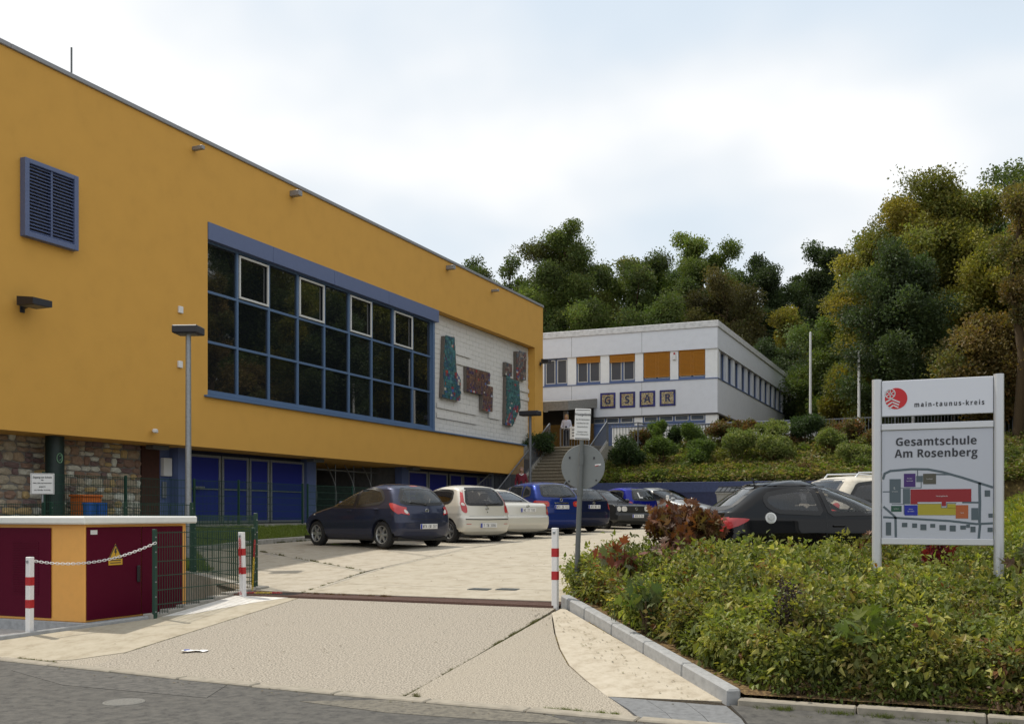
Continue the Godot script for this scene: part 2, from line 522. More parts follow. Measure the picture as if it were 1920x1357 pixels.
func ground() -> void:
	var b := M.new()
	var ts := []
	var ss := []
	var x := -150.0
	while x < 190.0:
		ts.append(x); x += 1.0 if x > -22.0 and x < 14.0 else 8.0
	x = -40.0
	while x < 330.0:
		ss.append(x); x += 1.0 if x > 8.0 and x < 60.0 else 6.0
	for i in ts.size() - 1:
		for j in ss.size() - 1:
			var p := []
			for k in [[0, 0], [1, 0], [1, 1], [0, 1]]:
				var t: float = ts[i + k[0]]
				var s: float = ss[j + k[1]]
				p.append(W(t, hill(t, s), s))
			b.quad(p[0], p[1], p[2], p[3])
	b.smooth()
	struct("ground", b, mt.earth)
	# street, its older patch and the flush edging stones
	slab("street", [Vector2(-90, -12), Vector2(90, -12), Vector2(90, edge_s(9) - 0.085), Vector2(-2.7, edge_s(-2.7) - 0.085), Vector2(-5.7, edge_s(-5.7) - 0.085), Vector2(-10.5, edge_s(-10.5) - 0.085), Vector2(-90, 8.735)], mt.asphalt, 0.0, 0.12)
	slab("street_patch", [Vector2(-5.6, 7.95), Vector2(-4.9, 8.33), Vector2(-3.3, 8.26), Vector2(-2.9, 8.0), Vector2(-3.6, 7.86), Vector2(-4.6, 7.8)], mat("sandpatch", lin(0.19, 0.178, 0.15), 0.95, 0, tx.asph, 0.6), 0.004, 0.004)
	slab("street_patch", [Vector2(-9.6, 8.25), Vector2(-9.9, 8.66), Vector2(-6.8, 8.41), Vector2(-6.5, 7.75), Vector2(-8.3, 7.75)], mt.patch, 0.004, 0.004)
	var edge := Node3D.new()
	edge.name = "edging"
	edge.set_meta("kind", "structure")
	add_child(edge)
	var st := M.new()
	st.box(Vector3(0, -0.06, 0), Vector3(0.985, 0.16, 0.17), Basis.IDENTITY, 0.012)
	var sm := st.mesh()
	for k in 30:
		var o := obj("edging_stone", sm, mt.gutter, edge)
		var tc := -24.0 + k
		o.position = W(tc, 0.0, edge_s(tc))
		o.rotation = Vector3(rr(-0.01, 0.01), atan2(edge_s(tc + 0.5) - edge_s(tc - 0.5), 1.0) + rr(-0.006, 0.006), rr(-0.008, 0.008))
	# bedding under the joints
	slab("joint_bed", [Vector2(-24, 8.8), Vector2(-10.5, 8.8), Vector2(-5.7, 8.4), Vector2(-1.5, 8.35), Vector2(-1.6, 9.3), Vector2(-5.0, 13.2), Vector2(-10.3, 13.2), Vector2(-10.3, 11.2), Vector2(-12.0, 8.9), Vector2(-24, 8.9)], mt.joint, -0.05, 0.05)
	slab("joint_bed_lot", [Vector2(-16.6, 21.4), Vector2(-16.6, 15.4), Vector2(-13.3, 15.4), Vector2(-10.5, 13.5), Vector2(-10.5, 13.2), Vector2(-4.4, 13.2), Vector2(0.3, 14.8), Vector2(0.3, 21.4)], mt.joint, -0.05, 0.05)
	slab("joint_bed_upper", [Vector2(-16.6, 21.4), Vector2(0.3, 21.4), Vector2(0.3, 43.3), Vector2(-19.5, 43.3)], mt.joint, -0.05, 0.05)
	# drive apron: cast slabs with open joints
	var dr := Node3D.new()
	dr.name = "driveway"
	dr.set_meta("kind", "structure")
	add_child(dr)
	var ap := [
		[[Vector2(-12.1, 8.915), Vector2(-10.0, 8.875), Vector2(-9.55, 9.05), Vector2(-9.18, 9.5), Vector2(-9.14, 12.93), Vector2(-10.33, 12.93), Vector2(-10.33, 11.25), Vector2(-11.44, 9.67)], "smoothconc"],
		[[Vector2(-9.98, 8.87), Vector2(-9.02, 8.795), Vector2(-8.98, 9.05), Vector2(-9.16, 9.47), Vector2(-9.53, 9.03)], "aggregate2"],
		[[Vector2(-8.99, 8.79), Vector2(-5.7, 8.525), Vector2(-4.88, 8.505), Vector2(-4.89, 8.87), Vector2(-5.0, 12.6), Vector2(-5.02, 12.93), Vector2(-9.12, 12.93), Vector2(-9.15, 9.5)], "aggregate"],
		[[Vector2(-4.83, 8.505), Vector2(-2.55, 8.455), Vector2(-2.72, 8.75), Vector2(-3.08, 9.2), Vector2(-3.42, 9.62), Vector2(-3.8, 10.15), Vector2(-4.15, 10.8), Vector2(-4.5, 11.55), Vector2(-4.8, 12.25), Vector2(-4.94, 12.6)], "aggregate2"],
		[[Vector2(-4.955, 12.63), Vector2(-4.78, 12.25), Vector2(-4.48, 11.55), Vector2(-4.13, 10.8), Vector2(-3.78, 10.15), Vector2(-3.40, 9.62), Vector2(-3.04, 9.16), Vector2(-1.98, 9.27), Vector2(-4.93, 12.99)], "wedge"]]
	for a in ap: slab("concrete_slab", a[0], mt[a[1]], 0.0, 0.14, dr)
	# grey paving slabs where the drive meets the pavement
	var pv := Node3D.new()
	pv.name = "pavement"
	pv.set_meta("kind", "structure")
	add_child(pv)
	for i in 3:
		for j in 2:
			var l0: float = [-2.53, -2.70, -3.02][j]
			var l1: float = [-2.70, -3.02, -3.02][j]
			var s0: float = [8.455, 8.75, 9.14][j]
			var s1: float = [8.745, 9.13, 9.14][j]
			var r0: float = [-1.62, -1.72, -1.9][j]
			var r1: float = [-1.72, -1.93, -1.9][j]
			var a0 := lerpf(l0, r0, i / 3.0) + 0.004
			var a1 := lerpf(l0, r0, (i + 1) / 3.0) - 0.004
			var c0 := lerpf(l1, r1, i / 3.0) + 0.004
			var c1 := lerpf(l1, r1, (i + 1) / 3.0) - 0.004
			slab("paving_slab", [Vector2(a0, s0), Vector2(a1, s0), Vector2(c1, s1), Vector2(c0, s1)], mt.slabgrey, 0.004 + rr(-0.002, 0.002), 0.1, pv)
	slab("footway", [Vector2(-1.60, 8.455), Vector2(30, 8.455), Vector2(30, 9.16), Vector2(-1.90, 9.16), Vector2(-1.70, 8.75)], mt.asphalt, 0.004, 0.1)
	# car park slabs, lane and slanted bays
	var lt := Node3D.new()
	lt.name = "car_park"
	lt.set_meta("kind", "structure")
	add_child(lt)
	var lane := func(s: float) -> float: return -9.4 - 0.7 * clampf((s - 13.3) / 3.1, 0, 1) - 0.7 * clampf((s - 16.4) / 10.0, 0, 1.6)
	var cuts := [13.47, 14.6, 17.9, 21.4, 25.5, 30.0, 35.0, 39.5, 43.2]
	for i in cuts.size() - 1:
		var a: float = cuts[i]
		var c: float = cuts[i + 1]
		slab("concrete_slab", shrink([Vector2(lane.call(a), a), Vector2(-4.5, a), Vector2(-4.5, c), Vector2(lane.call(c), c)], 0.008), mt.laneconc, 0.0, 0.14, lt)
		if a > 14:
			slab("concrete_slab", shrink([Vector2(-4.5, a), Vector2(0.3, a), Vector2(0.3, c), Vector2(-4.5, c)], 0.008), mt.bayconc, 0.09, 0.2, lt)
	var k := 0
	var sl := 3.37 / 5.08
	var prev := [Vector2(-9.4, 13.36), Vector2(-10.45, 13.36), Vector2(-16.4, 19.2)]
	var s1 := 16.43
	while s1 < 43:
		var t1: float = lane.call(s1)
		var e := s1 + (16.4 + t1) * sl
		var line := [Vector2(t1, s1), Vector2(-16.4, minf(e, 43.2))]
		var pl := []
		if k == 0: pl = [Vector2(-9.42, 13.47), Vector2(-10.45, 13.47), Vector2(-13.3, 15.45), Vector2(-16.4, 15.3), line[1], line[0]]
		else: pl = [prev[0], prev[1], line[1], line[0]]
		var cut := false
		for brk in [21.4]:
			# split where the slope changes so that the slab follows the ground
			var lo := PackedVector2Array([Vector2(-40, 0), Vector2(10, 0), Vector2(10, brk), Vector2(-40, brk)])
			var hi := PackedVector2Array([Vector2(-40, brk), Vector2(10, brk), Vector2(10, 60), Vector2(-40, 60)])
			for half in [lo, hi]:
				for piece in Geometry2D.intersect_polygons(PackedVector2Array(shrink(pl, 0.008)), half):
					slab("concrete_slab", Array(piece), mt.bayconc, 0.0, 0.14, lt)
		# painted bay line
		var d: Vector2 = (line[1] - line[0]).normalized()
		var nn := Vector2(-d.y, d.x) * 0.05
		var len := 5.2
		var off := nn * 1.6
		var steps := 6
		for w in steps:
			if k == 0 and w == 4: continue
			var p0: Vector2 = line[0] + d * (len * w / steps) + off
			var p1: Vector2 = line[0] + d * (len * (w + 1) / steps) + off
			slab("bay_line", [p0 - nn, p1 - nn, p1 + nn, p0 + nn], mt.paintwhite, 0.004, 0.003, lt)
		prev = line
		s1 += 2.95
		k += 1
	# lane edge line
	for w in 10:
		var a := 14.0 + w * 1.5
		slab("bay_line", [Vector2(lane.call(a) + 0.04, a), Vector2(lane.call(a) + 0.13, a), Vector2(lane.call(a + 1.4) + 0.13, a + 1.4), Vector2(lane.call(a + 1.4) + 0.04, a + 1.4)], mt.paintwhite, 0.004, 0.003, lt)
	# kerb, grass strip and path along the hall
	var kb := Node3D.new()
	kb.name = "kerb"
	kb.set_meta("kind", "structure")
	add_child(kb)
	for i in 28:
		var a := 15.2 + i * 1.0
		var m := M.new()
		m.bar(W(-16.5, lot(a) - 0.06, a + 0.005), W(-16.5, lot(a + 1) - 0.06, a + 0.995), 0.16, 0.36, 0.015)
		obj("kerb_stone", m, mt.concrete, kb)
	var g := M.new()
	for i in 29:
		var a := 15.2 + i
		g.quad(W(-16.58, lot(a) + 0.06, a), W(-16.58, lot(a + 1) + 0.06, a + 1), W(-18.3, 1.34, a + 1), W(-18.3, 1.34, a))
	struct("grass_verge", g, mt.earth)
	var pth := M.new()
	pth.bx(-20.4, -18.3, 1.2, 1.42, -14.0, -44.0)
	struct("path", pth, mt.concrete)
	# hedge bed kerbs
	var a0 := Vector2(-5.0, 13.25)
	var a1 := Vector2(-1.88, 9.22)
	for i in 5:
		var p0 := a0.lerp(a1, i / 5.0)
		var p1 := a0.lerp(a1, (i + 1) / 5.0)
		var g0 := (p1 - p0).normalized() * 0.004
		p0 += g0; p1 -= g0
		var m := M.new()
		m.bar(W(p0.x, lot(p0.y) - 0.02, p0.y), W(p1.x, lot(p1.y) - 0.02, p1.y), 0.13, 0.30, 0.018)
		obj("kerb_stone", m, mt.kerb, kb)
	for i in 9:
		var m := M.new()
		m.bx(-1.84 + i, -0.85 + i, -0.15, 0.10 + rr(-0.008, 0.008), -9.16, -9.28, 0.012)
		obj("kerb_stone", m, mt.gutter, kb)
	var bed := M.new()
	var bt := [-4.95, -4.2, -3.4, -2.6, -1.8, 0.0, 2.0, 4.0, 6.0, 9.0, 14.0]
	for i in bt.size() - 1:
		for j in 10:
			var q := []
			for w in [[0, 0], [1, 0], [1, 1], [0, 1]]:
				var t: float = bt[i + w[0]]
				var lo := 9.29 if t > -1.85 else lerpf(9.29, 13.25, (-1.85 - t) / 3.12) + 0.09
				var s := lerpf(lo, 14.7, (j + w[1]) / 10.0)
				q.append(W(t, lot(s) + 0.07 + 0.05 * sin(t * 3.1 + s * 2.3) * sin(s * 4.1), s))
			bed.quad(q[0], q[1], q[2], q[3])
	bed.smooth()
	struct("planting_bed", bed, mt.soil)

# ---------------------------------------------------------------- the yellow hall
func wall_lamp(at: Vector3, label: String, k := 1.0) -> void:
	var t := thing("wall_lamp", label, "wall lamp", at, 0, "dark wall lamps on the yellow hall")
	var m := M.new()
	m.bx(0.0, 0.03, -0.09, 0.09, -0.06, 0.06, 0.005)
	m.bar(Vector3(0.02, 0, 0), Vector3(0.22, 0.05, 0), 0.05, 0.05)
	obj("bracket", m, mt.lampblack, t)
	m = M.new()
	var pr := PackedVector2Array([Vector2(0.14, 0.02), Vector2(0.62 * k, 0.02), Vector2(0.62 * k, 0.16), Vector2(0.14, 0.22)])
	m.poly(pr, 0.52 * k, Transform3D(Basis.IDENTITY, Vector3(0, 0, -0.26 * k)))
	obj("lamp_housing", m, mt.lampblack, t)
	m = M.new()
	m.bx(0.2, 0.58 * k, 0.006, 0.019, -0.2 * k, 0.2 * k)
	obj("lens", m, mt.stonegrey, t)

func hall() -> void:
	var t := thing("yellow_hall", "long yellow rendered hall with wide blue framed window above blue doors", "building", W(-19, 0, 30))
	t.position = Vector3.ZERO
	var X := -19.0
	var y0 := 3.53
	var y1 := 11.80
	# facade: full slab with one opening for window and mural
	var m := M.new()
	m.bx(X - 0.36, X, y0, y1, -6.0, -22.70)
	m.bx(X - 0.36, X, 9.70, y1, -22.70, -46.24)
	m.bx(X - 0.36, X, y0, 4.95, -22.70, -44.85)
	m.bx(X - 0.36, X, 4.6, y1, -46.24, -47.27)
	m.bx(X - 26, X - 0.36, y0 + 0.003, y1 - 0.003, -5.9, -6.2)
	m.bx(X - 26, X - 0.36, 4.6, y1 - 0.003, -46.95, -47.25)
	m.bx(X - 26, X - 0.36, y0 + 0.01, y0 + 0.2, -6.2, -44.85)
	obj("wall", m, mt.yellow, t)
	m = M.new()
	m.bx(X - 0.36, X - 0.02, 4.3, 4.95, -44.86, -46.9)
	obj("planter_wall", m, mt.concrete, t)
	m = M.new()
	m.bx(X - 26, X - 0.3, y1 - 0.4, y1 - 0.1, -6.2, -46.9)
	m.bx(X - 25.9, X - 25.6, 1.2, y1 - 0.4, -6.2, -46.9)
	m.bx(X - 8, X - 7.8, 4.9, y1 - 0.4, -21.5, -46.9)
	obj("roof", m, mt.darkroom, t)
	m = M.new()
	for i in 8:
		var a := 5.95 + i * 5.17
		m.bx(X - 0.42, X + 0.05, y1, y1 + 0.11, -a, -(a + 5.165), 0.012)
	obj("coping", m, mt.coping, t)
	# window: frame, panes, white vents
	var gx := X - 0.20
	var cs := []
	for i in 10: cs.append(22.70 + i * (35.95 - 22.70) / 9.0)
	var rows := [5.10, 6.46, 7.84, 9.22]
	var win := Node3D.new()
	win.name = "window_band"
	t.add_child(win)
	m = M.new()
	for i in 10:
		m.bx(gx - 0.06, gx + 0.05, 4.97, 9.22, -(cs[i] - 0.04), -(cs[i] + 0.04), 0.006)
	for r in rows:
		m.bx(gx - 0.055, gx + 0.045, r - 0.035, r + 0.035, -22.70, -35.95, 0.006)
	m.bx(gx - 0.06, gx + 0.10, 4.955, 5.07, -22.70, -35.95, 0.01)
	obj("frame", m, mt.blueframe, win)
	var pane := M.new()
	pane.bx(-0.006, 0.006, -0.65, 0.65, -0.70, 0.70)
	var pm := pane.mesh()
	for i in 9:
		for j in 3:
			var o := obj("pane", pm, mt.hallglass, win)
			o.position = W(gx - 0.01, (rows[j] + rows[j + 1]) / 2, (cs[i] + cs[i + 1]) / 2)
			o.rotation = Vector3(0, rr(-0.004, 0.004), rr(-0.004, 0.004))
			o.scale = Vector3(1, 1.03, 0.997)
	for i in [1, 3, 5, 7]:
		m = M.new()
		var a: float = cs[i] + 0.05
		var c: float = cs[i + 1] - 0.05
		for q in [[7.90, 7.96, a, c], [9.08, 9.14, a, c], [7.96, 9.08, a, a + 0.055], [7.96, 9.08, c - 0.055, c]]:
			m.bx(gx + 0.03, gx + 0.085, q[0], q[1], -q[2], -q[3], 0.008)
		obj("vent_frame", m, mt.whiteframe, win)
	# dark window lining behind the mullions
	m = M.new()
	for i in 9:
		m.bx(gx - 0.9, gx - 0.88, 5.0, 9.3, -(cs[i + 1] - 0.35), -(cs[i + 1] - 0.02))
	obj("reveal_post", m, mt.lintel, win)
	# blue lintel panels
	var lp := [22.70, 25.6, 28.9, 32.4, 36.27]
	for i in 4:
		m = M.new()
		m.bx(X - 0.25, X + 0.03, 9.22, 9.695, -(lp[i] + 0.006), -(lp[i + 1] - 0.006), 0.006)
		obj("lintel_panel", m, mt.lintel, t)
	m = M.new()
	m.bx(X - 0.36, X + 0.09, 4.90, 4.955, -22.55, -45.0, 0.008)
	obj("sill", m, mt.blueframe, t)
	m = M.new()
	m.bx(X - 0.36, gx + 0.12, 4.955, 9.22, -35.96, -36.12)
	obj("window_jamb", m, mt.blueframe, t)
	# white brick panel with relief courses
	var bw := Node3D.new()
	bw.name = "brick_panel"
	t.add_child(bw)
	m = M.new()
	m.bx(X - 0.48, X - 0.385, 4.96, 9.72, -36.0, -46.3)
	obj("mortar", m, mt.mortar, bw)
	m = M.new()
	m.box(Vector3.ZERO, Vector3(0.05, 0.193, 0.60), Basis.IDENTITY, 0.008)
	var bmesh := m.mesh()
	var proud := [[8.0, 8.55, 37.9, 40.1], [5.55, 6.05, 36.2, 41.0], [5.75, 6.3, 41.1, 43.3], [7.2, 7.7, 44.3, 46.3]]
	for r in 24:
		var yy := 5.055 + r * 0.197
		var s := 36.12 + (0.0 if r % 2 else -0.3)
		while s < 46.3:
			var a := maxf(s, 36.12)
			var c := minf(s + 0.604, 46.24)
			if c - a > 0.08:
				var o := obj("brick", bmesh, mt.whitebrick, bw)
				var pr := 0.0
				for q in proud:
					if yy > q[0] and yy < q[1] and a > q[2] and c < q[3] and r % 2: pr = 0.05
				o.position = W(X - 0.375 + pr + rr(-0.002, 0.002), yy, (a + c) / 2)
				o.scale = Vector3(1, 1, (c - a - 0.008) / 0.60)
			s += 0.612
	m = M.new()
	m.bx(X - 0.36, X - 0.335, 7.3, 9.7, -41.40, -41.43)
	obj("downpipe", m, mt.whitebrick, bw)
	reliefs(X - 0.34)
	# louvre
	var lv := Node3D.new()
	lv.name = "louvre"
	t.add_child(lv)
	m = M.new()
	for q in [[7.80, 9.52, 16.55, 16.67], [7.80, 9.52, 17.93, 18.05], [9.42, 9.52, 16.67, 17.93], [7.80, 7.92, 16.67, 17.93]]:
		m.bx(X, X + 0.16, q[0], q[1], -q[2], -q[3], 0.008)
	m.bx(X, X + 0.13, 7.92, 9.42, -17.28, -17.32)
	obj("frame", m, mt.lintel, lv)
	m = M.new()
	m.bx(X + 0.002, X + 0.01, 7.9, 9.43, -16.66, -17.94)
	obj("backing", m, mt.darkroom, lv)
	m = M.new()
	m.box(Vector3.ZERO, Vector3(0.13, 0.012, 1.26), Basis(Vector3(0, 0, 1), -0.65))
	var sm := m.mesh()
	for i in 20:
		var o := obj("slat", sm, mt.lintel, lv)
		o.position = W(X + 0.08, 7.975 + i * 0.0755, 17.3)
	# ground floor under the overhang: stone wall, columns, doors
	var R := X - 1.2
	m = M.new()
	m.bx(R - 0.3, R - 0.03, 0.0, y0 + 0.02, -6.2, -21.48)
	obj("back_wall", m, mt.mortar, t)
	m = M.new()
	m.bx(R - 9, R - 8.9, 1.3, y0 + 0.02, -29.0, -35.7)
	m.bx(R - 8.9, R - 0.1, 1.30, 1.42, -29.0, -35.7)
	m.bx(R - 8.9, R - 0.25, 1.42, y0 + 0.02, -28.95, -29.15)
	m.bx(R - 8.9, R - 0.25, 1.42, y0 + 0.02, -35.6, -35.8)
	obj("shed_lining", m, mt.darkroom, t)
	stone_wall(R, t)
	m = M.new()
	m.bx(R - 0.3, R + 0.02, 1.3, y0 + 0.02, -21.48, -22.15)
	obj("red_panel", m, mt.redbrown, t)
	m = M.new()
	m.bx(R - 0.3, R + 0.0, 1.3, y0 + 0.02, -22.15, -22.55)
	m.bx(R - 0.3, R + 0.30, 1.3, y0 + 0.02, -22.56, -23.05)
	obj("blue_column", m, mt.bluecolumn, t)
	m = M.new()
	m.bx(R, R + 0.13, 2.75, 3.25, -22.20, -22.52, 0.01)
	obj("meter_box", m, mt.white, t)
	m = M.new()
	m.bx(R, R + 0.05, 2.15, 2.6, -22.25, -22.4, 0.01)
	obj("intercom", m, mt.galv, t)
	var leafs := [[23.1, 24.65], [24.72, 25.95], [26.0, 26.98], [27.05, 28.85], [35.9, 37.5], [37.6, 39.3], [39.5, 40.7], [40.8, 42.3], [42.4, 44.0]]
	for q in leafs:
		var dn := Node3D.new()
		dn.name = "door"
		t.add_child(dn, true)
		var far: bool = q[0] > 30
		m = M.new()
		for e in [[q[0], q[0] + 0.07], [q[1] - 0.07, q[1]]]:
			m.bx(R, R + 0.07, 1.45, 3.42, -e[0], -e[1], 0.006)
		for e in [[1.45, 1.52], [3.35, 3.42], [2.42, 2.455]]:
			m.bx(R + 0.002, R + 0.066, e[0], e[1], -(q[0] + 0.07), -(q[1] - 0.07))
		obj("frame", m, mt.galv, dn)
		m = M.new()
		m.bx(R - 0.02, R + 0.02, 1.5, 3.37, -(q[0] + 0.05), -(q[1] - 0.05))
		obj("panel", m, mt.bluedoor, dn)
	m = M.new()
	m.bar(W(R + 0.06, 2.47, 23.5), W(R + 0.20, 2.47, 23.5), 0.05, 0.05)
	m.bar(W(R + 0.20, 2.47, 23.3), W(R + 0.20, 2.47, 23.75), 0.06, 0.06, 0.01)
	obj("door_lamp", m, mt.galv, t)
	m = M.new()
	m.bx(R - 0.2, R + 0.15, 1.3, y0 + 0.02, -28.9, -29.4)
	obj("blue_column", m, mt.bluecolumn, t)
	m = M.new()
	m.bx(R - 0.2, R + 0.1, 1.3, y0 + 0.02, -35.3, -35.85)
	obj("blue_column", m, mt.bluecolumn, t)
	m = M.new()
	m.bx(R - 0.3, R - 0.1, 1.3, y0 + 0.02, -44.02, -47.2)
	m.bx(R - 0.3, R - 0.1, 1.3, y0 + 0.02, -35.86, -44.02)
	m.bx(R - 0.3, R - 0.1, 1.3, y0 + 0.02, -23.06, -28.9)
	obj("navy_wall", m, mt.navywall, t)
	m = M.new()
	m.bx(R - 0.1, X - 0.4, 1.25, 4.3, -44.9, -47.2)
	obj("end_wall", m, mt.navywall, t)
	# bicycle shed grille: bowed steel bars
	m = M.new()
	for i in 9:
		var s := 29.7 + i * 0.62
		var pts := []
		for k in 9:
			var f := k / 8.0
			pts.append(W(R - 0.9 + 0.35 * sin(f * PI) * (1 if i % 2 else 0), 1.42 + f * 2.1, s + (0.30 * (1 - f) if i % 2 else 0.0)))
		m.tube(pts, 0.022, 6)
	m.bar(W(R - 0.9, 3.3, 29.5), W(R - 0.9, 3.3, 35.2), 0.05, 0.05)
	obj("bowed_grille", m, mt.galv, t)
	# green column carrying the overhang
	m = M.new()
	m.lathe([Vector2(0.21, 0.0), Vector2(0.21, 2.52)], 24, Transform3D(Basis.IDENTITY, W(X - 0.62, 1.05, 18.07)))
	var gcol := obj("green_column", m, mt.greencolumn, t)
	m = M.new()
	var ring := []
	for k in 25:
		var a := TAU * k / 24.0
		var ang := 0.55 + 0.10 / 0.30 * 1.0 * cos(a)
		ring.append(W(X - 0.62 + 0.214 * cos(ang - 0.35), 3.02 + 0.11 * sin(a), 18.07 - 0.214 * sin(ang - 0.35)))
	m.tube(ring, 0.012, 5)
	var z := []
	for q in [Vector2(-0.05, 0.06), Vector2(0.04, 0.08), Vector2(0.05, 0.0), Vector2(-0.05, -0.07), Vector2(0.06, -0.07)]:
		var ang: float = 0.10 - q.x / 0.30
		z.append(W(X - 0.62 + 0.214 * cos(ang), 3.02 + q.y * 0.8, 18.07 - 0.214 * sin(ang)))
	m.tube(z, 0.010, 5)
	obj("painted_mark", m, mat("palegreen", lin(0.16, 0.30, 0.18), 0.7), gcol)
	# small fittings
	for q in [[22.13, 11.45, 0.10], [26.55, 11.45, 0.16], [37.0, 11.45, 0.16], [41.27, 11.4, 0.10]]:
		m = M.new()
		m.bx(X, X + 0.34, q[1], q[1] + q[2], -(q[0] - q[2] * 0.6), -(q[0] + q[2] * 0.6), 0.008)
		obj("rain_spout", m, mt.coping, t)
	for q in [[21.6, 7.09], [21.58, 5.65]]:
		m = M.new()
		m.bx(X, X + 0.06, q[1] - 0.09, q[1] + 0.09, -(q[0] - 0.08), -(q[0] + 0.08), 0.01)
		obj("junction_box", m, mt.white, t)
	m = M.new()
	m.tube([W(X - 0.2, 11.8, 18.17), W(X - 0.2, 12.63, 18.17)], 0.022, 8)
	obj("lightning_rod", m, mt.stonegrey, t)
	m = M.new()
	m.bar(W(X, 3.84, 20.6), W(X + 0.12, 3.84, 20.6), 0.04, 0.04)
	m.box(W(X + 0.14, 3.82, 20.55), Vector3(0.10, 0.10, 0.2), Basis(Vector3.UP, 0.5), 0.02)
	obj("camera_housing", m, mt.white, t)
	for q in [21.6, 28.95, 35.6]:
		m = M.new()
		m.bx(X - 0.9, X - 0.6, y0 - 0.10, y0 + 0.012, -(q - 0.3), -(q + 0.3), 0.02)
		obj("ceiling_lamp", m, mt.stonegrey, t)
	wall_lamp(W(X, 6.22, 16.6), "dark box lamp on yellow wall below the louvre")
	wall_lamp(W(X, 9.0, 46.9), "small dark lamp on far end corner of yellow hall", 0.8)

func reliefs(x: float) -> void:
	# mosaic reliefs: plates with small coloured tiles set on them
	var sets := [
		["tall tapering blue green mosaic relief with red patches", [[37.14, 8.85], [38.05, 8.95], [38.25, 7.55], [38.62, 7.25], [38.60, 6.42], [36.95, 6.37]], 0],
		["stepped brown and purple mosaic relief shaped like a hook", [[39.17, 7.90], [41.5, 7.92], [41.5, 7.40], [40.75, 7.30], [41.83, 7.27], [41.77, 6.24], [40.68, 6.20], [40.68, 6.85], [39.17, 6.84]], 1],
		["small square mosaic relief above the green one", [[43.20, 8.62], [43.95, 8.60], [43.92, 8.04], [43.18, 8.02]], 2],
		["upright brown mosaic relief nearest the wall corner", [[44.43, 9.28], [45.65, 9.40], [45.58, 8.06], [44.43, 7.96]], 2],
		["pointed teal mosaic relief hanging below the small square", [[43.24, 7.98], [44.75, 7.92], [44.95, 6.72], [44.0, 5.76], [43.16, 5.80]], 3]]
	var pal := [
		[Color(0.03, 0.12, 0.15), Color(0.02, 0.08, 0.13), Color(0.05, 0.17, 0.18), Color(0.03, 0.10, 0.10)],
		[Color(0.12, 0.06, 0.04), Color(0.16, 0.085, 0.05), Color(0.05, 0.03, 0.07), Color(0.10, 0.045, 0.03)],
		[Color(0.14, 0.05, 0.04), Color(0.10, 0.06, 0.05), Color(0.05, 0.08, 0.10), Color(0.20, 0.16, 0.13)],
		[Color(0.02, 0.11, 0.11), Color(0.03, 0.14, 0.13), Color(0.02, 0.08, 0.09), Color(0.04, 0.15, 0.16)]]
	var acc := [Color(0.30, 0.02, 0.02), Color(0.05, 0.10, 0.28), Color(0.45, 0.43, 0.38), Color(0.26, 0.05, 0.03), Color(0.08, 0.03, 0.10)]
	for q in sets:
		var pts := PackedVector2Array()
		var lo := Vector2(1e9, 1e9)
		var hi := Vector2(-1e9, -1e9)
		for p in q[1]:
			pts.append(Vector2(p[0], p[1]))
			lo = lo.min(pts[-1]); hi = hi.max(pts[-1])
		var ba := Basis(Vector3(0, 0, -1), Vector3(0, 1, 0), Vector3(1, 0, 0))
		var t := thing("mosaic_relief", q[0] + " on the white brick", "wall relief", W(x, lo.y, lo.x), 0, "mosaic reliefs on the white brick wall")
		var back := Transform3D(ba, Vector3(x, 0, 0) - t.position)
		var m := M.new()
		m.poly(pts, 0.15, back)
		obj("plate", m, mat("reliefedge", lin(0.16, 0.14, 0.12), 0.9, 0, tx.blot, 1.0), t)
		m = M.new()
		var yy := lo.y
		var gn := noise(FastNoiseLite.TYPE_SIMPLEX, 0.9, 2, 40 + int(lo.x * 3))
		while yy < hi.y:
			var s := lo.x
			var hh := rr(0.07, 0.13)
			while s < hi.x:
				var ww := rr(0.06, 0.20)
				var cpt := Vector2(s + ww / 2, yy + hh / 2)
				if Geometry2D.is_point_in_polygon(cpt, pts) and Geometry2D.is_point_in_polygon(cpt + Vector2(ww / 2 - 0.01, 0), pts) and Geometry2D.is_point_in_polygon(cpt - Vector2(ww / 2 - 0.01, 0), pts):
					var low := (cpt.y - lo.y) / (hi.y - lo.y)
					var pick: Color = pal[q[2]][rng.randi() % 4]
					var g := gn.get_noise_2d(cpt.x * 1.4, cpt.y * 1.4)
					if rng.randf() < 0.035 or (g > 0.22 and low < 0.45): pick = acc[rng.randi() % 5]
					m.col = pick * rr(0.8, 1.25)
					var p := back * Vector3(cpt.x, cpt.y, 0.15 + rr(0.004, 0.014))
					m.box(p, Vector3(rr(0.010, 0.03), hh - 0.008, ww - 0.008))
				s += ww
			yy += hh
		obj("mosaic", m, mt.tiles, t)

